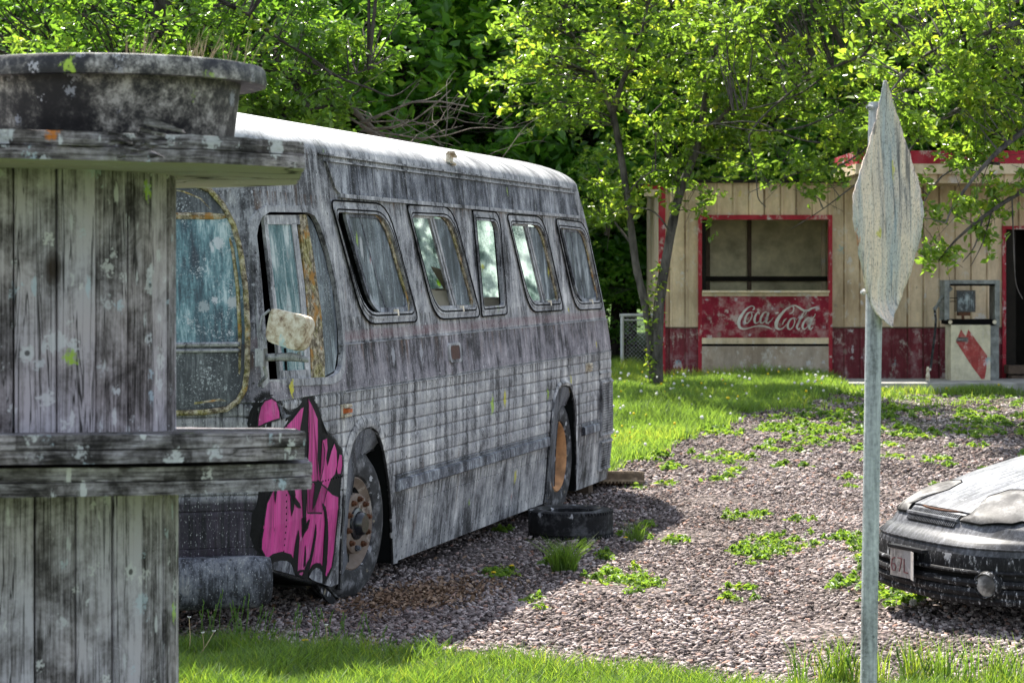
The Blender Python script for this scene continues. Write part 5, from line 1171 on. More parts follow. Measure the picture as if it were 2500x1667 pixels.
# ------------------------------------------------------------------ car at the right
CA = math.radians(68); HX, HYc = -math.sin(CA), -math.cos(CA)
cpos = at(2232, 0, 12.35); CG = float(gz(cpos.x + .6, 12.2))
car = empty('car', (cpos.x, 12.35, CG), math.atan2(HYc, HX)); tag(car, 'dusty black sedan with fogged headlight and bent number plate', 'car')
CL = [(-.30, .13), (-.14, .135), (-.05, .145), (-.012, .165), (.0, .20), (.0, .235), (.015, .28), (.022, .335), (.02, .40), (.0, .455), (-.035, .49), (-.075, .515), (-.10, .55), (-.125, .59), (-.16, .615), (-.28, .668), (-.45, .725), (-.7, .795), (-1.0, .86), (-1.25, .905), (-1.38, .92), (-1.6, 1.05), (-1.85, 1.19), (-2.1, 1.30), (-2.4, 1.365), (-2.8, 1.38), (-3.2, 1.355), (-3.5, 1.26), (-3.85, 1.05), (-4.05, .985), (-4.35, .965), (-4.6, .93), (-4.7, .85), (-4.76, .6), (-4.7, .35), (-4.5, .25)]
def cv(k):
    i = int(min(max(k, 0), len(CL) - 1.001)); f_ = k - i; return CL[i][0] * (1 - f_) + CL[i + 1][0] * f_, CL[i][1] * (1 - f_) + CL[i + 1][1] * f_
def cw(x):                                           # half width
    return float(np.interp(-x, [-.05, .0, .3, .8, 1.4, 1.9, 2.6, 3.4, 4.0, 4.6, 4.8], [.80, .80, .83, .86, .87, .66, .58, .60, .84, .82, .78]))
def cs(k, v, out=0.0):
    x, z = cv(k); w = cw(x); av = abs(v)
    nose = float(np.interp(k, [0, 14, 17, 20, 26, 31, 36], [1, 1, .8, .45, .15, -.3, -.6]))
    xx = x - (.12 * av ** 2 + .36 * av ** 4.5) * nose
    cr = float(np.interp(k, [0, 10, 13, 15, 19, 21, 24, 28, 31, 35], [0, 0, .04, .09, .11, .10, .10, .10, .08, .0]))
    zz = z - cr * av ** 2.6 - float(np.interp(k, [10, 13, 15, 18], [0, .03, .03, 0])) * av ** 3
    if out:
        x2, z2 = cv(k + .3); x1, z1 = cv(k - .3); tx, tz = x1 - x2, z1 - z2; l = math.hypot(tx, tz) or 1
        return (xx + tz / l * -out * -1 if False else xx - (z1 - z2) / l * out * (1 if z1 < z2 else -1) * (1 if z1 < z2 else 1), w * v * (1 + out * .3), zz + abs(x1 - x2) / l * out)
    return (xx, w * v, zz)
def patch(mb, k0, k1, v0, v1, out, nk=12, nv=12, shape=None):
    rows = []
    for i in range(nk + 1):
        k = k0 + (k1 - k0) * i / nk; a, b = (v0, v1) if shape is None else shape(i / nk)
        rows.append([cs(k, a + (b - a) * j / nv, out) for j in range(nv + 1)])
    mb.loft(rows, closed=False, cap=False)
# body shell (sheet over nose, hood, roof and tail) with sides
mb = MB(); ks = np.linspace(3.0, 35, 110); vv = np.linspace(-1, 1, 33)
mb.loft([[cs(k, v) for v in vv] for k in ks], closed=False, cap=False)
for sgn in (1, -1):
    xs_ = np.linspace(-.48, -4.45, 50); kk = np.linspace(11, 32, 400); E_ = [cs(k, sgn) for k in kk]
    rows = []
    for q in (0, .15, .4, .7, 1):
        row = []
        for x in xs_:
            j = int(np.argmin([abs(e[0] - x) for e in E_])); ex, ey, ez = E_[j]
            zb2 = .22; row.append((x, sgn * (abs(ey) + (.885 - abs(ey)) * min(1, q * 2.4) - (.03 * max(0, q - .5))), ez + (zb2 - ez) * q))
        rows.append(row)
    mb.loft(rows, closed=False, cap=False)
cb = mb.build('car_body', M['car'], car, 35)
# dark lower bumper with openings
mb = MB(); patch(mb, 3.0, 8.3, -1.0, 1.0, .004, 14, 34); bmp = mb.build('lower_bumper', M['carlow'], car, 35)
def slot(k0, k1, v0, v1, nm='air_slot'):
    mb = MB(); patch(mb, k0, k1, v0, v1, .007, 4, 20); return mb.build(nm, M['black'], bmp, 40)
slot(6.05, 6.75, -.62, .66); slot(5.0, 5.55, -.60, .60)
mb = MB(); 
for k_, r__ in ((5.8, .024), (4.6, .030), (6.92, .012)): mb.tube([Vector(cs(k_, v)) + Vector((.010, 0, 0)) for v in np.linspace(-.9, .95, 36)], r__, 8)
mb.tube([Vector(cs(3.4, v)) + Vector((.005, 0, 0)) for v in np.linspace(-.95, .97, 36)], .03, 8); mb.build('bumper_bar', M['carlow'], bmp, 40)
for sgn in (1, -1):
    p = Vector(cs(5.55, sgn * .70)); mb = MB(); mb.lathe([(.085, -.06), (.08, .02), (.066, .035), (.062, .02)], axis='X', n=22); h_o = mb.build('fog_lamp', M['carlow'], car, 40); h_o.location = p + Vector((.012, 0, .005)); h_o.rotation_euler = (0, 0, sgn * .42)
    mb = MB(); mb.lathe([(.062, .02), (.045, .034), (.001, .04)], axis='X', n=22); mb.build('lens', M['headlight'], h_o, 40)
# hood, grille, headlights: outlines measured on the photo, laid on the sheet
CI = car.matrix_basis
_g = []
for k in np.arange(3, 22, .12):
    for v in np.arange(-1, 1.001, .02):
        p = CI @ Vector(cs(k, v)); _g.append((CX + p.x / p.y * F, HY + (EYE - p.z) / p.y * F, k, v, p.y))
_g = np.array(_g)
def cinv(px, py):
    d = np.hypot(_g[:, 0] - px, _g[:, 1] - py); near = d < d.min() + 4; j = np.where(near)[0][np.argmin(_g[near, 4])]
    return _g[j, 2], _g[j, 3]
mb = MB(); patch(mb, 14.1, 20.0, -.80, .80, .010, 24, 26, lambda q: (-.34 - .50 * min(1, q * 3.2) ** .8, .34 + .50 * min(1, q * 3.2) ** .8)); hood = mb.build('hood', M['car'], car, 40)
mb = MB(); mb.tube([Vector(cs(14.0 + .5 * (abs(v) / .36) ** 3, v, .004)) for v in np.linspace(-.36, .36, 20)], .006, 6); mb.build('hood_lip', M['rust'], hood, 40)
mb = MB(); patch(mb, 11.7, 13.7, -.33, .33, .006, 8, 20, lambda q: (-.28 - .05 * q, .28 + .05 * q)); gr = mb.build('grille', M['black'], car, 40)
mb = MB(); mb.tube([Vector(cs(12.7, v, .012)) for v in np.linspace(-.31, .31, 20)], .012, 6)
for v in np.linspace(-.29, .29, 30): mb.tube([Vector(cs(k, v, .008)) for k in (11.8, 12.7, 13.6)], .004, 4, False)
mb.build('grille_bars', M['car'], gr, 40)
HLo = [cinv(x, y) for x, y in ((2346, 1268), (2370, 1252), (2394, 1233), (2416, 1214), (2437, 1203), (2462, 1197), (2498, 1196))]
HLb = [cinv(x, y) for x, y in ((2347, 1270), (2372, 1276), (2398, 1278), (2422, 1278), (2446, 1278), (2470, 1277), (2500, 1276))]
HLo += [(HLo[-1][0], .985)]; HLb += [(HLb[-1][0], .985)]
for sgn in (1, -1):
    rows = []
    for i in range(13):
        q = i / 12; row = []
        for j in range(22):
            u = j / 21 * (len(HLo) - 1); a_ = int(min(u, len(HLo) - 1.001)); f_ = u - a_
            ko, vo_ = [HLo[a_][c_] * (1 - f_) + HLo[a_ + 1][c_] * f_ for c_ in (0, 1)]; kb, vb_ = [HLb[a_][c_] * (1 - f_) + HLb[a_ + 1][c_] * f_ for c_ in (0, 1)]
            row.append(cs(kb + (ko - kb) * q, sgn * (vb_ + (vo_ - vb_) * q), .012 + .02 * math.sin(math.pi * min(1, j / 8) * .5) * math.sin(math.pi * q)))
        rows.append(row)
    mb = MB(); mb.loft(rows, closed=False, cap=False); hl = mb.build('headlight', M['headlight'], car, 60)
    mb = MB(); mb.tube([Vector(p) for p in rows[0]], .006, 6); mb.tube([Vector(p) for p in rows[-1]], .004, 6); mb.build('seal', M['black'], hl, 40)
# upper bumper crease
mb = MB(); mb.tube([Vector(cs(9.0, v, .003)) for v in np.linspace(-.97, .97, 40)], .006, 6); mb.build('bumper_crease', M['car'], car, 60)
# plate
pe = bpy.data.objects.new('number_plate', None); COL.objects.link(pe); pe.parent = car; pe.location = Vector(cs(6.7, 0)) + Vector((.03, -.0, .0)); pe.rotation_euler = (0, 0, .05)
mb = MB(); mb.loft([[(.004, -.15, z), (.004, .055, z), (.015, .065, z), (.055, .145, z + .004), (.058, .15, z + .004)] for z in (-.078, .078)], closed=False, cap=False); pp = mb.build('plate_sheet', M['plate'], pe); md = pp.modifiers.new('s', 'SOLIDIFY'); md.thickness = .003
mb = MB(); mb.box((-.012, -.0, .088), (.05, .33, .018)); mb.build('plate_holder', M['car'], pe)
def glyph(mb, ox, strokes, h=.075, w=.042):
    for a, b in strokes:
        A = Vector((.0085, ox + a[0] * w, (a[1] - .5) * h - .01)); B_ = Vector((.0085, ox + b[0] * w, (b[1] - .5) * h - .01)); mb.tube([A, B_], .0040, 4)
mb = MB()
glyph(mb, -.135, [((.8, 1), (.2, .85)), ((.2, .85), (0, .4)), ((0, .4), (.2, 0)), ((.2, 0), (.8, 0)), ((.8, 0), (1, .3)), ((1, .3), (.7, .52)), ((.7, .52), (.05, .45))])
glyph(mb, -.075, [((0, 1), (1, 1)), ((1, 1), (.4, 0))])
glyph(mb, -.012, [((0, 1), (0, 0)), ((0, 0), (.9, 0))])
mb.build('plate_characters', M['fadedred'], pe)
# glass and wheels
mb = MB(); patch(mb, 20.2, 23.4, -.9, .9, .006, 8, 14); mb.build('windscreen', M['carglass'], car, 40); mb = MB(); patch(mb, 26.4, 28.6, -.88, .88, .006, 8, 14); mb.build('rear_screen', M['carglass'], car, 40)
for sgn in (1, -1):
    mb = MB(); 
    P = [(-1.75, .93), (-2.2, 1.24), (-2.7, 1.31), (-3.2, 1.28), (-3.75, .98)]; yy = [.80, .68, .645, .66, .80]
    mb.add([(x, sgn * (y + .012), z) for (x, z), y in zip(P, yy)], [tuple(range(5))]); mb.build('side_window', M['carglass'], car)
def carwheel(x, sgn):
    e = bpy.data.objects.new('wheel', None); COL.objects.link(e); e.parent = car; e.location = (x, sgn * .80, .30)
    mb = MB(); mb.lathe([(.19, -.09), (.22, -.10), (.28, -.095), (.305, -.07), (.31, 0), (.305, .07), (.28, .095), (.22, .10), (.19, .09)], axis='Y', n=36, closed=True); mb.build('tyre', M['rubber'], e, 40)
    mb = MB(); mb.lathe([(.19, .085 * sgn), (.17, .05 * sgn), (.06, .07 * sgn), (.001, .075 * sgn)], axis='Y', n=28); mb.build('rim', M['carrim'], e, 40)
    mb = MB(); mb.lathe([(.001, .0), (.36, .0)], axis='Y', n=28); ar = mb.build('wheel_arch', M['black'], e); ar.location = (0, sgn * .092, .02)
for x in (-.95, -3.65):
    for sgn in (1, -1): carwheel(x, sgn)
mb = MB(); mb.loft([[(x, y, .22) for x, y in ((-.35, -.55), (-.35, .55), (-.9, .8), (-4.4, .8), (-4.4, -.8), (-.9, -.8))], [(x, y, .5) for x, y in ((-.35, -.55), (-.35, .55), (-.9, .8), (-4.4, .8), (-4.4, -.8), (-.9, -.8))]]); mb.build('underbody', M['black'], car)
# ------------------------------------------------------------------ plants
def unit(v): return v / np.maximum(np.linalg.norm(v, axis=1, keepdims=True), 1e-9)
def leaf_geo(c, size, rng, up=0.5, droop=0.25, aspect=0.46):
    n = len(c); d = rng.normal(size=(n, 3)); d[:, 2] = d[:, 2] * .6 - droop; d = unit(d)
    nn = rng.normal(size=(n, 3)) * (1 - up); nn[:, 2] += up; nn = nn - d * (nn * d).sum(1, keepdims=True); nn = unit(nn)
    s = np.cross(d, nn); L = size[:, None]; w = L * aspect * rng.uniform(.8, 1.2, (n, 1)); f_ = L * .10
    V = np.empty((n, 6, 3)); V[:, 0] = c - d * L * .5; V[:, 1] = c - d * L * .12 + s * w * .5 + nn * f_; V[:, 2] = c + d * L * .2 + s * w * .38 + nn * f_ * .8
    V[:, 3] = c + d * L * .5 - nn * f_ * .6; V[:, 4] = c + d * L * .2 - s * w * .38 + nn * f_ * .8; V[:, 5] = c - d * L * .12 - s * w * .5 + nn * f_
    b = (np.arange(n) * 6)[:, None]
    Fq = np.concatenate([b + np.array([[0, 1, 2, 3]]), b + np.array([[0, 3, 4, 5]])], 0)
    return V.reshape(-1, 3), Fq
def leaves(name, c, size, mat, seed=0, up=.5, droop=.25, aspect=.46, parent=None, var=None):
    rng = np.random.default_rng(seed); c = np.asarray(c); size = np.asarray(size)
    V, Fq = leaf_geo(c, size, rng, up, droop, aspect); v = rng.random(len(c)) if var is None else var
    return np_mesh(name, V, Fq, mat, np.repeat(v, 6))
def clumps_in(rng, ells, n, shell=.45, gap=0.0):
    out = []; tot = sum(e[6] if len(e) > 6 else 1 for e in ells)
    for e in ells:
        k = int(n * (e[6] if len(e) > 6 else 1) / tot); d = unit(rng.normal(size=(k, 3))); r = rng.uniform(shell ** 3, 1, (k, 1)) ** (1 / 3)
        out.append(np.array(e[:3]) + d * r * np.array(e[3:6]))
    return np.concatenate(out)
def limb_tube(mb, pts, r0, r1, rng, n=7, wob=.03):
    P = [Vector(p) for p in pts]; out = []; m_ = len(P)
    for i in range(m_ - 1):
        p0, p1, p2, p3 = P[max(i - 1, 0)], P[i], P[i + 1], P[min(i + 2, m_ - 1)]
        for k in range(4):
            t_ = k / 4; out.append(.5 * ((2 * p1) + (p2 - p0) * t_ + (2 * p0 - 5 * p1 + 4 * p2 - p3) * t_ ** 2 + (3 * p1 - p0 - 3 * p2 + p3) * t_ ** 3))
    out.append(P[-1]); L_ = len(out)
    out = [p + Vector(rng.normal(size=3) * wob * (r0 if i else 0)) for i, p in enumerate(out)]
    rad = [(r0 + (r1 - r0) * i / (L_ - 1)) * float(rng.uniform(.93, 1.07)) for i in range(L_)]
    mb.tube(out, rad, n); return out
def tree(name, label, loc, limbs, clumps, nleaf, sig, size, lmat, bmat, seed, cat='tree', group=None, twigs=True, extra_twigs=0, up=.5, droop=.25, flat=.62, gapn=0):
    rng = np.random.default_rng(seed); root = empty(name, loc); tag(root, label, cat, group); O = Vector(loc)
    mb = MB(); allp = []
    for pts, r0, r1 in limbs:
        mb.cur = .5; allp += [(p, r0) for p in limb_tube(mb, [Vector(p) - O for p in pts], r0, r1, rng, 8 if r0 > .05 else 6)]
    A = np.array([p for p, _ in allp]); cl = np.asarray(clumps) - np.array(O)
    tips = []
    if twigs:
        for c in cl:
            dd = np.linalg.norm(A - c, axis=1) + np.maximum(0, A[:, 2] - c[2]) * .6; j = int(np.argmin(dd)); p = Vector(A[j]); q = Vector(c)
            if (q - p).length < .05: continue
            mid = p.lerp(q, .5) + Vector(rng.normal(size=3)) * .08 * (q - p).length + Vector((0, 0, .06 * (q - p).length)); r = min(.022, .006 + .007 * (q - p).length)
            mb.tube([p, p.lerp(mid, .6), mid, q], [r, r * .8, r * .65, r * .35], 5)
            for _ in range(extra_twigs):
                e_ = q + Vector(rng.normal(size=3)) * sig * 1.3; mb.tube([mid.lerp(q, rng.random()), e_], [r * .4, .003], 3, False)
    mb.build('trunk', bmat, root, 60)
    k = rng.poisson(nleaf, len(cl)); idx = np.repeat(np.arange(len(cl)), k); tot = len(idx)
    base_var = rng.random(len(cl))
    nt = 6; td = rng.normal(size=(len(cl), nt, 3)); td[:, :, 2] *= .55; td = td / np.linalg.norm(td, axis=2, keepdims=True)
    tl = sig * rng.uniform(.9, 2.3, (len(cl), nt, 1)); ti = rng.integers(0, nt, tot); u = rng.random((tot, 1)) ** .7
    tv = (td * tl)[idx, ti]; c = cl[idx] + tv * u + np.array([0, 0, -1.0]) * (u ** 2) * sig * .35 + rng.normal(size=(tot, 3)) * sig * .20
    sz = size[0] + (size[1] - size[0]) * rng.beta(1.6, 2.2, tot) * 1.15
    var = np.clip(base_var[idx] * .6 + rng.random(tot) * .45 - .02, 0, 1)
    me = leaves('crown', c, sz, lmat, seed + 1, up, droop, .46, None, var); np_obj('crown', me, root)
    return root
def pw(px, py, Y): return tuple(at(px, py, Y))
def pl_(L_, Y): return [pw(x, y, Y + (d[0] if d else 0)) for x, y, *d in L_]
rng = np.random.default_rng(11)
# young two-stemmed tree by the stand
Y0_ = 30.4; b0 = gpt(1600, 957)
limbs = [([pw(1598, 975, Y0_)] + pl_([(1594, 900), (1588, 829), (1572, 730), (1551, 638), (1531, 478), (1511, 351), (1496, 276)], Y0_), .062, .045),
         ([pw(1606, 975, Y0_)] + pl_([(1606, 880), (1610, 744), (1637, 574), (1660, 470), (1690, 393), (1711, 319), (1727, 213), (1752, 110), (1775, 10)], Y0_ - .1), .082, .035),
         (pl_([(1664, 457), (1640, 390, .3), (1600, 330, .5), (1530, 270, .7), (1440, 190, .8)], Y0_), .05, .02),
         (pl_([(1711, 319), (1760, 290, -.4), (1800, 230, -.6), (1860, 160, -.8), (1930, 80, -1.0)], Y0_), .05, .02),
         (pl_([(1496, 276), (1470, 220), (1430, 140, .3), (1380, 60, .5)], Y0_), .05, .02), (pl_([(1496, 276), (1520, 200, -.3), (1560, 110, -.5), (1580, 20, -.6)], Y0_), .045, .02),
         (pl_([(1531, 478), (1560, 440, -.3), (1600, 415, -.5)], Y0_), .02, .008), (pl_([(1545, 600), (1500, 540, .2), (1480, 500, .3)], Y0_), .02, .008), (pl_([(1640, 574), (1600, 520), (1540, 505), (1500, 520)], Y0_ - .3), .014, .006),
         (pl_([(1727, 213), (1700, 130, .4), (1670, 40, .6)], Y0_), .04, .018)]
C = at(1600, 130, Y0_)
cl = np.concatenate([clumps_in(rng, [(at(1560, 150, Y0_).x, Y0_, at(1560, 140, Y0_).z, 2.35, 1.5, 1.35, 3), (at(1760, 230, Y0_).x, Y0_ - .3, at(1760, 230, Y0_).z, 1.45, 1.2, 1.1, 1.3), (at(1350, 170, Y0_).x, Y0_ + .2, at(1350, 170, Y0_).z, 1.2, 1.0, .8, .9), (at(1600, -160, Y0_).x, Y0_, at(1600, -160, Y0_).z, 2.4, 1.6, 1.2, 1.6)], 250, .3),
                     np.array([pw(x + rng.normal() * 14, y + rng.normal() * 12, Y0_ + rng.normal() * .35) for x, y in [(1470, 480), (1500, 500), (1525, 470), (1560, 430), (1590, 440), (1620, 425), (1655, 420), (1690, 430), (1720, 445), (1475, 560), (1720, 470), (1700, 490), (1480, 440), (1690, 350), (1580, 400), (1450, 530), (1540, 450), (1640, 440), (1500, 470), (1610, 410)]])])
tree('young_tree', 'slender tree with two grey trunks standing before the snack stand', (b0.x, Y0_, float(gz(b0.x, Y0_))), limbs, cl, 44, .20, (.085, .15), M['leaf'], M['bark'], 21, extra_twigs=2)
# creeper round its foot
rr = np.random.default_rng(5); cc = []; 
for k in range(170):
    py = rr.uniform(640, 930); cc.append(pw(np.interp(py, [640, 760, 930], [1612, 1597, 1588]) + rr.normal() * 11, py, Y0_ - .14 + rr.normal() * .1))
cr = empty('creeper', (b0.x, Y0_ - .15, float(gz(b0.x, Y0_)))); tag(cr, 'leafy creeper climbing the foot of the two trunk tree', 'creeper')
np_obj('foliage', leaves('foliage', np.array(cc) - np.array(cr.location), rr.uniform(.06, .11, len(cc)), M['leaf'], 6), cr)
mb = MB(); mb.tube([Vector(pw(x, y, Y0_ - .13)) - cr.location for x, y in ((1590, 950), (1586, 880), (1592, 800), (1600, 720), (1612, 650))], .008, 5); mb.build('stem', M['bark'], cr)
# tree at the right, branches hanging into the picture
Y1 = 25.0
limbs = [([(7.6, 25.6, .2), (7.5, 25.5, 2.0), (7.3, 25.3, 4.0), (6.9, 25.2, 6.5), (6.6, 25.0, 8.5)], .16, .06),
         (pl_([(2780, 330), (2640, 400, -.2), (2500, 465, -.3), (2400, 530, -.4), (2330, 590, -.4), (2290, 640, -.4)], Y1), .045, .008),
         (pl_([(2760, 150), (2600, 250), (2460, 350, -.2), (2390, 420, -.3), (2330, 500, -.4), (2310, 545, -.4)], Y1 - .4), .05, .008),
         (pl_([(2700, 100), (2500, 160, .3), (2350, 260, .4), (2250, 330, .4), (2190, 420, .4)], Y1), .05, .008),
         (pl_([(2740, 40), (2560, 40, -.5), (2380, 90, -.6), (2250, 140, -.6), (2170, 230, -.6)], Y1), .05, .01),
         (pl_([(2440, 400), (2380, 400, .2), (2300, 430, .2), (2240, 520, .2)], Y1 - .3), .02, .006), (pl_([(2470, 460), (2475, 600), (2480, 690), (2497, 730)], Y1 - .5), .010, .004),
         (pl_([(2400, 530), (2380, 600), (2350, 640)], Y1 - .4), .012, .004), (pl_([(2420, 520), (2400, 590), (2370, 650)], Y1 - .4), .010, .004)]
cl = np.concatenate([clumps_in(rng, [(at(2330, 110, Y1).x, Y1, at(2330, 90, Y1).z, 1.25, 1.2, 1.15, 2.2), (at(2290, 290, Y1).x, Y1 - .2, at(2290, 290, Y1).z, .75, .8, .65, 1.0), (at(2470, 240, Y1).x, Y1, at(2470, 200, Y1).z, .9, 1.0, 1.3, 1.2), (7.2, Y1, 7.8, 2.4, 2.0, 1.9, 2)], 230, .2),
                     np.array([pw(x + rng.normal() * 8, y + rng.normal() * 7, Y1 - .3 + rng.normal() * .2) for x, y in [(2225, 520), (2245, 535), (2265, 515), (2215, 530), (2340, 500), (2360, 485), (2380, 500), (2330, 520), (2260, 610), (2275, 620), (2310, 605), (2295, 615), (2285, 597), (2410, 515), (2440, 500), (2450, 470), (2480, 440), (2240, 440), (2400, 430), (2410, 460), (2420, 575), (2395, 560)]])])
tree('overhanging_tree', 'tree at the right edge hanging bright leafy boughs before the canopy', (7.6, 25.6, float(gz(7.6, 25.6))), limbs, cl, 42, .15, (.075, .135), M['leaf'], M['bark'], 33, extra_twigs=2, droop=.45)
# tree between them with bare inner twigs
Y2 = 28.0
limbs = [([(8.7, 29.5, .2), (8.6, 29.4, 2.6), (8.2, 29.0, 4.2), (7.4, 28.6, 6.0), (6.6, 28.4, 8.0)], .13, .05),
         (pl_([(2800, 60, 1.2), (2560, 90, 1.0), (2330, 150, .8), (2200, 230, .3), (2080, 260), (1960, 310), (1850, 320), (1740, 300)], Y2), .03, .006), (pl_([(2740, -40, 1.2), (2500, 0, 1.0), (2300, 60, .8), (2150, 120), (2000, 180), (1900, 250), (1830, 330), (1845, 400), (1850, 480), (1870, 505)], Y2), .028, .006),
         (pl_([(2150, 330, .3), (2050, 350), (1950, 340), (1850, 300), (1770, 300), (1700, 310)], Y2), .016, .005), (pl_([(2200, 300, .3), (2060, 400), (1990, 410), (1900, 440), (1830, 470)], Y2 - .3), .016, .005),
         (pl_([(2170, 400, .2), (2090, 450), (2010, 510), (1930, 560)], Y2 - .5), .014, .004), (pl_([(2020, 180), (1950, 230), (1860, 260), (1790, 270)], Y2), .014, .005)]
cl = np.concatenate([clumps_in(rng, [(at(1990, 70, Y2).x, Y2, at(1990, 60, Y2).z, 1.45, 1.2, .95, 2), (at(2080, 300, Y2).x, Y2 - .2, at(2080, 300, Y2).z, .55, .6, .4, .45), (5.0, Y2 + .4, 7.4, 2.2, 1.7, 1.5, 2)], 170, .2),
                     np.array([pw(x + rng.normal() * 12, y + rng.normal() * 10, Y2 - .2 + rng.normal() * .2) for x, y in [(1985, 400), (2010, 420), (1965, 430), (2030, 370), (2060, 350), (1960, 380), (1930, 410), (2010, 450), (1900, 420), (1985, 480), (2040, 400), (1840, 420), (1800, 400), (1890, 330)]])])
tree('fruit_tree', 'tree behind the road sign with bare grey twigs reaching left', (8.7, 29.5, float(gz(8.7, 29.5))), limbs, cl, 42, .18, (.08, .14), M['leaf'], M['bark'], 45, extra_twigs=3, droop=.35)
# big tree behind the bus on the left
Y3 = 21.8
limbs = [([(-3.75, 22.4, -.1), (-3.70, 22.4, 2.0), (-3.62, 22.3, 3.6), (-3.5, 22.2, 5.2), (-3.3, 22, 7.2)], .20, .08),
         (pl_([(400, 40, .5), (360, 130, .3), (300, 200), (200, 260)], Y3), .07, .02), (pl_([(430, -120), (524, -10), (608, 37), (678, 94), (772, 150), (837, 212)], Y3 - .6), .035, .006),
         (pl_([(500, 120, .5), (600, 150, .3), (692, 178), (722, 200), (732, 240), (762, 268)], Y3 - .2), .05, .03), (pl_([(762, 150), (830, 190), (900, 215), (960, 235), (1020, 195)], Y3 - .5), .018, .004),
         (pl_([(420, 60, .5), (520, 90, .2), (640, 150), (740, 175), (830, 185), (900, 170)], Y3 - .3), .03, .006), (pl_([(650, 240), (700, 290), (740, 330)], Y3 - .2), .02, .01)]
cl = clumps_in(rng, [(at(200, 60, Y3).x, Y3, at(200, 60, Y3).z, 1.4, 1.2, .95, 2.0), (at(600, 120, Y3).x, Y3, at(600, 120, Y3).z, 1.15, 1.1, .80, 2.2), (at(720, 260, Y3).x, Y3, at(720, 260, Y3).z, .62, .8, .36, .9), (at(830, 70, Y3).x, Y3 + .2, at(830, 60, Y3).z, .75, .9, .55, .9), (at(330, 240, Y3).x, Y3 + .3, at(330, 240, Y3).z, 1.9, .7, .45, 1.0), (at(-120, 150, Y3).x, Y3, at(-120, 150, Y3).z, 1.2, 1.2, 1.1, 1.0), (-3.0, Y3 + .2, 6.5, 2.4, 1.8, 1.3, 2)], 330, .2)
tree('bushy_tree', 'bushy bright green tree rising behind the front half of the bus', (-3.75, 22.4, float(gz(-3.75, 22.4))), limbs, cl, 50, .18, (.065, .125), M['leafmid'], M['barkdk'], 57, extra_twigs=2)
# dead shrub beyond the bus roof
ds = empty('dead_shrub', (-.2, 22.6, float(gz(-.2, 22.6)))); tag(ds, 'leafless grey dead shrub spreading above the bus roof', 'shrub'); O = Vector(ds.location); mb = MB(); rg = np.random.default_rng(3)
stem = limb_tube(mb, [Vector(p) - O for p in [(-.2, 22.6, .1), (-.45, 22.5, 1.6), (-.75, 22.2, 2.9)]], .06, .035, rg)
def fork(p, d, L_, r, lv):
    q = p; pts = [p]
    for k in range(4): d = (d + Vector(rg.normal(size=3)) * .16).normalized(); q = q + d * L_ / 4; pts.append(q)
    mb.tube(pts, [r * .7 * (1 - .13 * k) for k in range(5)], 5)
    if lv > 0:
        for k in (1, 2, 3, 4):
            if rg.random() < .55: fork(pts[k], (d + Vector(rg.normal(size=3)) * .55 + Vector((0, 0, .1))).normalized(), L_ * rg.uniform(.4, .62), r * .5, lv - 1)
for a, b, L_, r in (((800, 215), (880, 300), 1.0, .022), ((790, 230), (960, 345), 1.1, .022), ((880, 300), (1180, 305), 1.15, .022), ((900, 315), (1100, 270), .95, .018), ((890, 320), (1200, 350), 1.2, .018), ((870, 300), (1000, 250), .8, .014), ((880, 320), (1060, 330), 1.0, .014), ((950, 335), (1240, 312), 1.15, .016)):
    p = Vector(pw(*a, 22.0)) - O; q = Vector(pw(*b, 21.8)) - O; fork(p, (q - p).normalized(), L_, r, 2)
mb.tube([stem[-1], Vector(pw(800, 215, 22.0)) - O], [.035, .025], 6); mb.tube([stem[-1], Vector(pw(880, 305, 22.0)) - O], [.035, .022], 6); mb.tube([stem[-1], Vector(pw(950, 335, 22.0)) - O], [.03, .02], 6)
mb.build('branches', M['twig'], ds, 60)
# forest behind
protos = []
fg = 'forest trees behind the bus and the stand'; flab = 'tall dense dark green forest tree in the wood behind'
def forest_proto(seed, h, w):
    r = np.random.default_rng(seed); P = [(0, 0, -.5)]; z = 0
    ells = [(0, 0, h * .55, w, w, h * .45, 3), (r.normal() * w * .3, r.normal() * w * .3, h * .3, w * .95, w * .95, h * .24, 1.6)]
    cl = clumps_in(r, ells, 430, .45); cl = cl[cl[:, 2] > 1.0]
    limbs = [([(0, 0, -.6), (r.normal() * .1, r.normal() * .1, h * .3), (r.normal() * .2, r.normal() * .2, h * .6), (r.normal() * .3, r.normal() * .3, h * .85)], .20, .05)]
    return tree('forest_tree', flab, (0, 0, 0), limbs, cl, 52, .40, (.15, .30), M['leafdk'], M['barkdk'], seed + 100, group=fg, twigs=True, up=.45)
protos = [forest_proto(200 + k, h, w) for k, (h, w) in enumerate([(13, 3.0), (11.5, 2.7), (14.5, 3.3), (12.5, 2.9)])]
spots = []
r = np.random.default_rng(77)
for row, (Y, n, x0, x1) in enumerate(((39.5, 11, -13, 17), (44.5, 11, -14.5, 17), (51, 8, -15, 17))):
    for k in range(n): spots.append((x0 + (x1 - x0) * (k + .5 * (row % 2)) / (n - 1) + r.normal() * .5, Y + r.normal() * .7))
used = set()
for i, (x, Y) in enumerate(spots):
    k = i % 4
    o = protos[k] if k not in used else copy_tree(protos[k]); used.add(k)
    s = r.uniform(.88, 1.12); o.location = (x, Y, float(gz(x, Y)) - .1); o.rotation_euler = (0, 0, r.uniform(0, 6.28)); o.scale = (s, s, s)
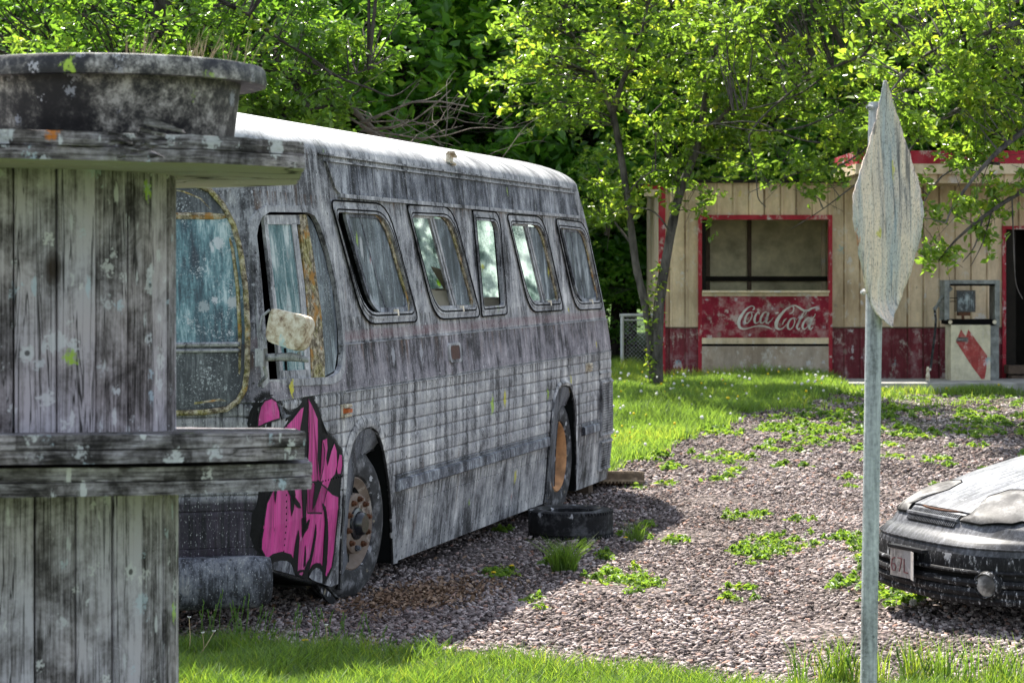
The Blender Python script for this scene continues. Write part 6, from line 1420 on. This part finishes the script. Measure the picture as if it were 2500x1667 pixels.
# bushes under the forest edge
def bush(seed, loc, w, h, label, mat, size=(.07, .13), n=70, nl=45):
    r = np.random.default_rng(seed); cl = clumps_in(r, [(loc[0], loc[1], loc[2] + h * .55, w, w * .8, h * .5)], n, .4)
    return tree('bush', label, loc, [([loc, (loc[0] + .1, loc[1], loc[2] + h * .4), (loc[0] - .1, loc[1], loc[2] + h * .8)], .05, .02)], cl, nl, .2, size, mat, M['barkdk'], seed, 'bush', None, True)
bush(301, (-.6, 35.6, float(gz(0, 35.6))), 1.5, 2.6, 'dark green bush beyond the rear end of the bus', M['leafdk'])
bush(302, (1.1, 37.2, float(gz(1, 37.2))), 1.2, 2.2, 'dark bush behind the chain link fence', M['leafdk'])
bush(303, (1.5, 34.9, 2.6), .55, 1.3, 'bright leaf clump above the fence beside the stand roof', M['leaf'], (.07, .12), 26, 40)
# ------------------------------------------------------------------ grass, weeds and flowers
def blades(x, y, h, w, rng, lean=.35, seg=2):
    n = len(x); z = gz(x, y); a = rng.uniform(0, 2 * np.pi, n); s = np.stack([np.cos(a), np.sin(a), 0 * a], -1); b = rng.uniform(0, 2 * np.pi, n); ln = np.stack([np.cos(b), np.sin(b), 0 * b], -1) * (h * lean * rng.uniform(.2, 1.3, n))[:, None]
    base = np.stack([x, y, z - .01], -1); up = np.array([0, 0, 1.0])[None] * h[:, None]; w = w[:, None]
    V = np.empty((n, 5, 3)); V[:, 0] = base - s * w; V[:, 1] = base + s * w; V[:, 2] = base + up * .55 + ln * .3 + s * w * .8; V[:, 3] = base + up * .55 + ln * .3 - s * w * .8; V[:, 4] = base + up * .97 + ln
    i = (np.arange(n) * 5)[:, None]
    Fq = np.concatenate([i + np.array([[0, 1, 2]]), i + np.array([[0, 2, 3]]), i + np.array([[3, 2, 4]])], 0)
    return V.reshape(-1, 3), Fq
def proj(x, y): return CX + x / y * F, HY + (EYE - gz(x, y)) / y * F
def n2(x, y, s): return np.sin(x * s + 1.3 * np.sin(y * s * .7)) * np.cos(y * s * 1.1 + np.sin(x * s * 1.7)) 
r = np.random.default_rng(91)
def stuff(name, V, Fq, mat, var, label): return tag(np_obj(name, np_mesh(name, V, Fq, mat, var)), label, None, None, 'stuff')
N = 250000; x = r.uniform(-2.6, 2.9, N); y = r.uniform(9.8, 12.2, N); px, py = proj(x, y)
edge_ = np.interp(px, [380, 450, 700, 1000, 1250, 1500, 1700, 1800, 2150, 2550], [1560, 1572, 1592, 1600, 1622, 1648, 1672, 1690, 1690, 1680]) + 9 * n2(x, y, 9) + 5 * n2(x, y, 23)
k = py > edge_ + r.exponential(5, N) - 4; x, y = x[k], y[k]; k = r.random(len(x)) < .52; x, y = x[k], y[k]
k = r.random(len(x)) < .62; x, y = x[k], y[k]; h = r.uniform(.05, .13, len(x)) * (1 + .35 * n2(x, y, 5)); V, Fq = blades(x, y, h, r.uniform(.0022, .0044, len(x)), r, .8); vv_ = np.repeat(np.clip(r.random(len(x)) ** 1.3 * .95 + .15 * n2(x, y, 6), 0, 1), 5)
stuff('lawn_grass', V, Fq, M['grass'], vv_, 'short green lawn along the bottom edge')
# far lawn
N = 420000; x = r.uniform(.6, 10.0, N); y = r.uniform(20.5, 33.5, N); px, py = proj(x, y)
edge_ = np.interp(px, [1450, 1490, 1560, 1650, 1750, 1900, 2050, 2200, 2350, 2520], [1170, 1165, 1140, 1085, 1045, 1010, 985, 985, 970, 965]) + 22 * n2(x, y, 2.1) + 14 * n2(x, y, 5.3)
d_ = np.clip((edge_ - py) / 30, 0, 1); d_ = np.where((px > 2050) & (py > 950), d_ * (.35 + .6 * (n2(x, y, 3) > 0)), d_); k = (r.random(N) < d_ * .75) & ~((y > BYW - .7) & (x > 2.2)) & ~((x > at(2072, 0, 30.6).x - .05) & (y > 30.55)); x, y = x[k], y[k]; px, py = proj(x, y)
foot = np.exp(-(((px - 1625) / 80) ** 2 + ((py - 1000) / 40) ** 2)); low_ = np.exp(-(((px - 1602) / 34) ** 2)) * ((py > 880) & (py < 985)); wallf = np.clip((y - 31.0) / .8, 0, 1)
h = r.uniform(.05, .15, len(x)) * (1 + .5 * foot + .7 * wallf) * (1 + .3 * n2(x, y, 2)) * (1 - .6 * low_); V, Fq = blades(x, y, h, r.uniform(.004, .008, len(x)), r, .6); vv_ = np.repeat(np.clip(r.random(len(x)) * .6 + .2 + .3 * n2(x, y, 1.7) - .4 * foot, 0, 1), 5)
stuff('meadow_grass', V, Fq, M['lawn'], vv_, 'bright rough grass between the gravel and the stand'); LX, LY = x.copy(), y.copy()
# tall seed stalks in front of the bus
mb = MB(); rs = random.Random(8)
def stalk(mb, px, pyt, pyb, lean_):
    b = gpt(px, pyb); top = at(px + lean_, pyt, b.y); m_ = b.lerp(top, .55) + Vector((-.012 * (1 if lean_ > 0 else -1), 0, 0)); mb.tube([b, m_, top], [.0026, .0022, .0015], 4, False)
    L_ = (top - m_).length
    for k in range(9):
        p = m_.lerp(top, .35 + .65 * k / 8); d = Vector((rs.uniform(-1, 1), rs.uniform(-1, 1), 1.6)).normalized(); mb.tube([p, p + d * rs.uniform(.012, .022)], [.0034, .0010], 3, False)
for k in range(74):
    px = rs.uniform(452, 985) if k < 60 else rs.uniform(985, 1320); t_ = (px - 452) / 530; stalk(mb, px, rs.uniform(1430, 1520) + max(0, t_) * 70 + (35 if k >= 60 else 0), rs.uniform(1575, 1612), rs.uniform(-16, 30))
for k in range(30): px = rs.uniform(1925, 2480); stalk(mb, px, rs.uniform(1570, 1635), 1690, rs.uniform(-25, 35))
tag(mb.build('seed_grass', M['grass'], fix=False), 'tall thin seed stalks at the edge of the lawn', None, None, 'stuff')
def tuft_geo(cx_, cy_, n, rad, h0, h1, wd, lean_):
    a = r.uniform(0, 6.28, n); q = rad * np.sqrt(r.random(n)); xx = cx_ + np.cos(a) * q; yy = cy_ + np.sin(a) * q; return blades(xx, yy, r.uniform(h0, h1, n), r.uniform(wd * .6, wd, n), r, lean_)
VV, FF, vb, va = [], [], 0, []
for px in list(rs.uniform(1920, 2490) for _ in range(18)) + [2010, 2050, 2240, 2300, 700, 900, 1040]:
    b = gpt(px, 1672 if px > 1900 else 1600); V, Fq = tuft_geo(b.x, b.y, 26, .05, .10, .30 if px > 1900 else .15, .004, .5); VV.append(V); FF.append(Fq + vb); vb += len(V); va.append(np.full(len(V), rs.random()))
stuff('coarse_grass', np.concatenate(VV), np.concatenate(FF), M['grass'], np.concatenate(va), 'coarse grass tufts along the near lawn edge')
b = gpt(1378, 1392); g_ = empty('grass_tuft', b); tag(g_, 'tall grass tuft growing from the gravel near the loose black tyre', 'grass tuft')
V, Fq = tuft_geo(b.x, b.y, 420, .085, .10, .27, .0035, .8); np_obj('tuft_blades', np_mesh('tuft_blades', V - np.array(b), Fq, M['grass'], np.repeat(r.random(420) * .6 + .1, 5)), g_)
b = gpt(1550, 1320); g_ = empty('grass_tuft', b); tag(g_, 'thin grass tuft with a yellow flower right of the loose tyre', 'grass tuft')
V, Fq = tuft_geo(b.x, b.y, 130, .07, .06, .20, .003, .7); np_obj('tuft_blades', np_mesh('tuft_blades', V - np.array(b), Fq, M['grass'], np.repeat(r.random(130) * .5, 5)), g_)
# low leafy weeds
patches = [(1520, 1422, 88, 27), (1470, 1405, 50, 14), (1560, 1430, 70, 18), (1830, 1352, 70, 24), (1900, 1338, 95, 24), (1880, 1318, 50, 14), (1807, 1262, 42, 9), (1853, 1262, 30, 8), (1653, 1320, 42, 11), (1488, 1361, 36, 12), (1553, 1303, 30, 8), (1786, 1465, 30, 12), (1790, 1440, 34, 6), (2067, 1318, 55, 20), (2170, 1425, 120, 34), (2230, 1465, 110, 24), (2060, 1424, 40, 18), (1205, 1405, 45, 12), (1250, 1395, 30, 9), (1310, 1475, 12, 10), (1350, 1370, 40, 10), (1960, 1270, 26, 10), (2110, 1350, 40, 40), (1580, 1285, 26, 7), (1420, 1335, 20, 6), (640, 1590, 30, 12), (1220, 1300, 16, 10)]
rs2 = random.Random(19)
for k in range(66): yy_ = rs2.uniform(985, 1190); patches.append((rs2.uniform(1500, 2520), yy_, rs2.uniform(14, 60) * (1.2 if yy_ < 1100 else .8), rs2.uniform(4, 12)))
for k in range(46): patches.append((rs2.uniform(1720, 2520), rs2.uniform(955, 1065), rs2.uniform(30, 90), rs2.uniform(4, 9)))
cs_, sz_, va = [], [], []
for (cx_, cy_, rx_, ry_) in patches:
    b = gpt(cx_, cy_); sc_ = b.y / F; sx = rx_ * sc_; sy = ry_ * b.y * b.y / (F * (EYE - b.z)); n = int(min(900, 60 + 4200 * sx * sy)) if b.y < 20 else int(40 + 900 * sx * sy)
    nr = max(2, n // 26); ra = r.uniform(0, 6.28, nr); rq = np.abs(r.normal(0, .62, nr)); rx0 = b.x + np.cos(ra) * rq * sx + r.normal(0, .03, nr); ry0 = b.y + np.sin(ra) * rq * sy + r.normal(0, .04, nr); rv = r.random(nr)
    j = r.integers(0, nr, n); a = r.uniform(0, 6.28, n); rad_ = np.abs(r.normal(0, 1, n)) * (.030 if b.y < 20 else .055) * (.5 + rv[j]); xx = rx0[j] + np.cos(a) * rad_; yy = ry0[j] + np.sin(a) * rad_; zz = gz(xx, yy) + .008 + np.maximum(0, .045 - rad_ * .6) * r.random(n)
    cs_.append(np.stack([xx, yy, zz], -1)); sz_.append(r.uniform(.016, .055, n) * (1 if b.y < 20 else 1.5)); va.append(np.clip(r.random(n) * .6 + rv[j] * .4, 0, 1))
me = leaves('weeds', np.concatenate(cs_), np.concatenate(sz_), M['grass'], 4, .55, -.25, .5, None, np.concatenate(va)); tag(np_obj('weeds', me), 'low leafy weeds in patches over the gravel', None, None, 'stuff')
# flowers scattered in the far grass
mbw = MB(); mby = MB(); rs3 = random.Random(2)
def ball(mb, c, rr_, n=7): mb.lathe([(.001, -rr_), (rr_ * .8, -rr_ * .6), (rr_, 0), (rr_ * .8, rr_ * .6), (.001, rr_)], tuple(c), 'Z', n)
for k in range(200):
    j = rs3.randrange(len(LX)); x, y = LX[j], LY[j]; z = float(gz(x, y)) + rs3.uniform(.05, .18)
    if k % 4: ball(mbw, (x, y, z), rs3.uniform(.010, .024))
    else: ball(mby, (x, y, z), rs3.uniform(.010, .018))
tag(mbw.build('white_flowers', M['puff'], fix=False), 'white dandelion clocks dotted through the far grass', None, None, 'stuff'); tag(mby.build('yellow_flowers', M['yellow'], fix=False), 'yellow flowers dotted through the far grass', None, None, 'stuff')
def dandelion(px, py, pyb, label, kind):
    b = gpt(px if kind != 'lean' else px - 40, pyb); tp = at(px, py, b.y); e = empty('dandelion', b); tag(e, label, 'flower', 'dandelions on the lawn edge and gravel'); O = Vector(b)
    mb = MB(); mb.tube([(0, 0, 0), (tp - O) * .5 + Vector((.006, 0, 0)), tp - O], [.0028, .0024, .002], 5); mb.build('stem', M['straw'] if kind in ('lean', 'bud') else M['grass'], e)
    mb = MB(); c = tp - O; rr_ = random.Random(int(px))
    if kind == 'yellow':
        for k in range(40):
            a = k * 2.4; q = .005 + .014 * k / 40; mb.tube([c, c + Vector((q * math.cos(a), q * math.sin(a), .010 - q * .35))], [.002, .0032], 4)
    elif kind == 'puff':
        for k in range(110):
            d = Vector((rr_.gauss(0, 1), rr_.gauss(0, 1), rr_.gauss(0, 1))).normalized() * .021; mb.tube([c, c + d], [.0006, .0012], 3, False); mb.tube([c + d * .8, c + d * 1.08 + Vector((.003, 0, .002))], [.001, .0008], 3, False)
    else:
        for k in range(14): a = k * 2.4; mb.tube([c, c + Vector((.010 * math.cos(a), .010 * math.sin(a), .006 + .004 * rr_.random()))], [.003, .0015], 4)
    mb.build('flower_head', M['yellow'] if kind == 'yellow' else M['puff'], e)
dandelion(1205, 1397, 1418, 'low yellow dandelion on the gravel beside the bus skirt', 'yellow')
dandelion(1249, 1381, 1396, 'yellow dandelion just right of the low one on the gravel', 'yellow')
dandelion(1527, 1312, 1326, 'yellow dandelion at the thin grass tuft right of the tyre', 'yellow')
dandelion(745, 1563, 1600, 'yellow dandelion half open at the lawn edge near the bus wheel', 'yellow')
dandelion(797, 1527, 1606, 'pale closed dandelion head on an upright stem before the bus wheel', 'bud')
dandelion(1008, 1588, 1606, 'white dandelion clock where the lawn meets sunlit gravel', 'puff')
dandelion(2228, 1470, 1482, 'white dandelion clock in the weeds under the car bumper', 'puff')
dandelion(522, 1542, 1606, 'spent dandelion on a long leaning straw stem by the reel', 'lean')
dandelion(462, 1508, 1600, 'spent dandelion nearest the planked reel at its right side', 'bud')
dandelion(495, 1546, 1604, 'short spent dandelion between the two taller spent ones', 'bud')
# plants in the tub
pg = empty('dry_grass', (TX, TY, TZ + .21)); tag(pg, 'dry straw stalks sprouting from the black tub', 'dry grass'); mb = MB(); O = Vector(pg.location)
for k in range(40):
    q = rs.choice([(330, 30, 30), (450, 45, 34), (330, 60, 50), (560, 60, 60), (470, 80, 40)]); bx = q[0] + rs.gauss(0, q[2] * .35); Y = TY + rs.uniform(-.2, .2); b = Vector((at(bx, 0, Y).x, Y, TZ + .21)); top = at(bx + rs.gauss(28, 22), rs.uniform(62, 112) if k % 3 else rs.uniform(85, 115), Y)
    m_ = b.lerp(top, .6) + Vector((rs.gauss(0, .006), 0, 0)); mb.tube([b - O, m_ - O, top - O], [.0014, .0012, .0006], 4, False)
    if k % 3 == 0: mb.tube([m_ - O, m_.lerp(top, .5) + Vector((rs.gauss(0, .012), 0, .01)) - O], [.001, .0004], 3, False)
mb.build('stalks', M['straw'], pg, fix=False)
sp = empty('leafy_sprig', (at(60, 0, TY).x, TY, TZ + .21)); tag(sp, 'pale green leafy sprig growing at the left of the black tub', 'plant'); O = Vector(sp.location); cc = []; mb = MB()
for k in range(9):
    b = Vector((at(rs.uniform(30, 85), 0, TY).x, TY + rs.uniform(-.1, .1), TZ + .21)); top = at(rs.uniform(20, 95), rs.uniform(68, 105), b.y); mb.tube([b - O, top - O], .0016, 4, False)
    for _ in range(9): cc.append(b.lerp(top, rs.uniform(.4, 1.02)) + Vector((rs.gauss(0, .012), rs.gauss(0, .012), 0)) - O)
mb.build('stem', M['grass'], sp, fix=False); np_obj('foliage', leaves('foliage', np.array(cc), r.uniform(.022, .042, len(cc)), M['leaf'], 8, .5, -.2, .3), sp)
# ------------------------------------------------------------------ gravel and litter
def stones(n, gen, smin, smax, name, label, mat):
    x, y = gen(n); n = len(x); s = smin + (smax - smin) * r.random(n) ** 3.2; b = np.array([[-1, -1, -1], [1, -1, -1], [1, 1, -1], [-1, 1, -1], [-1, -1, 1], [1, -1, 1], [1, 1, 1], [-1, 1, 1]], float)
    V = b[None] * r.uniform(.45, 1.0, (n, 8, 3)) * np.array([1, .8, .55]) * s[:, None, None] * .5
    a = r.uniform(0, 6.28, n); ca, sa = np.cos(a)[:, None], np.sin(a)[:, None]; tl = r.normal(size=(n, 1)) * .35
    X_ = V[:, :, 0] * ca - V[:, :, 1] * sa; Y_ = V[:, :, 0] * sa + V[:, :, 1] * ca; Z_ = V[:, :, 2] + X_ * tl
    V = np.stack([X_ + x[:, None], Y_ + y[:, None], Z_ + (gz(x, y) + s * .10)[:, None]], -1); i = (np.arange(n) * 8)[:, None]
    Fq = np.concatenate([i + np.array([f]) for f in [(0, 3, 2, 1), (4, 5, 6, 7), (0, 1, 5, 4), (1, 2, 6, 5), (2, 3, 7, 6), (3, 0, 4, 7)]], 0)
    return stuff(name, V.reshape(-1, 3), Fq, mat, np.repeat(r.random(n), 8), label)
def g1(n):
    y = 10.6 + 10.5 * r.random(n) ** 1.5; x = r.uniform(-.25, .262, n) * y; x = x + .10 * (y - 12); k = x > -.2 * y; x, y = x[k], y[k]; px, py = proj(x, y); k = (px > 420) & (px < 2540) & (r.random(len(x)) < .62 + .38 * (n2(x, y, 1.1) + .6 * n2(x, y, 2.9))); return x[k], y[k]
stones(250000, g1, .009, .044, 'gravel', 'loose pinkish grey crushed gravel across the yard', M['stone'])
def g2(n): y = r.uniform(20, 30, n); x = r.uniform(.8, 8.0, n); return x, y
stones(34000, g2, .02, .06, 'far_gravel', 'sparser gravel towards the grass', M['stone'])
xs2 = r.uniform(-.2, .24, 420); ys2 = r.uniform(11.5, 26, 420); xs2 = xs2 * ys2; sc2 = np.stack([xs2, ys2, gz(xs2, ys2) + .02], -1)
n = 1500; pxs = r.normal(1030, 95, n); pys = 1462 - (pxs - 1000) * .14 + r.normal(0, 17, n); cc = []
for a, b in zip(pxs, pys):
    Y = (EYE) * F / (b - HY); x_ = (a - CX) / F * Y; cc.append((x_, Y, float(gz(x_, Y)) + .012 + abs(r.normal()) * .008))
cc = np.concatenate([np.array(cc), sc2]); n = len(cc)
me = leaves('leaf_litter', cc, r.uniform(.02, .05, n), M['deadleaf'], 3, .75, 0, .55); tag(np_obj('leaf_litter', me), 'brown dead leaves drifted beside the front wheel', None, None, 'stuff')
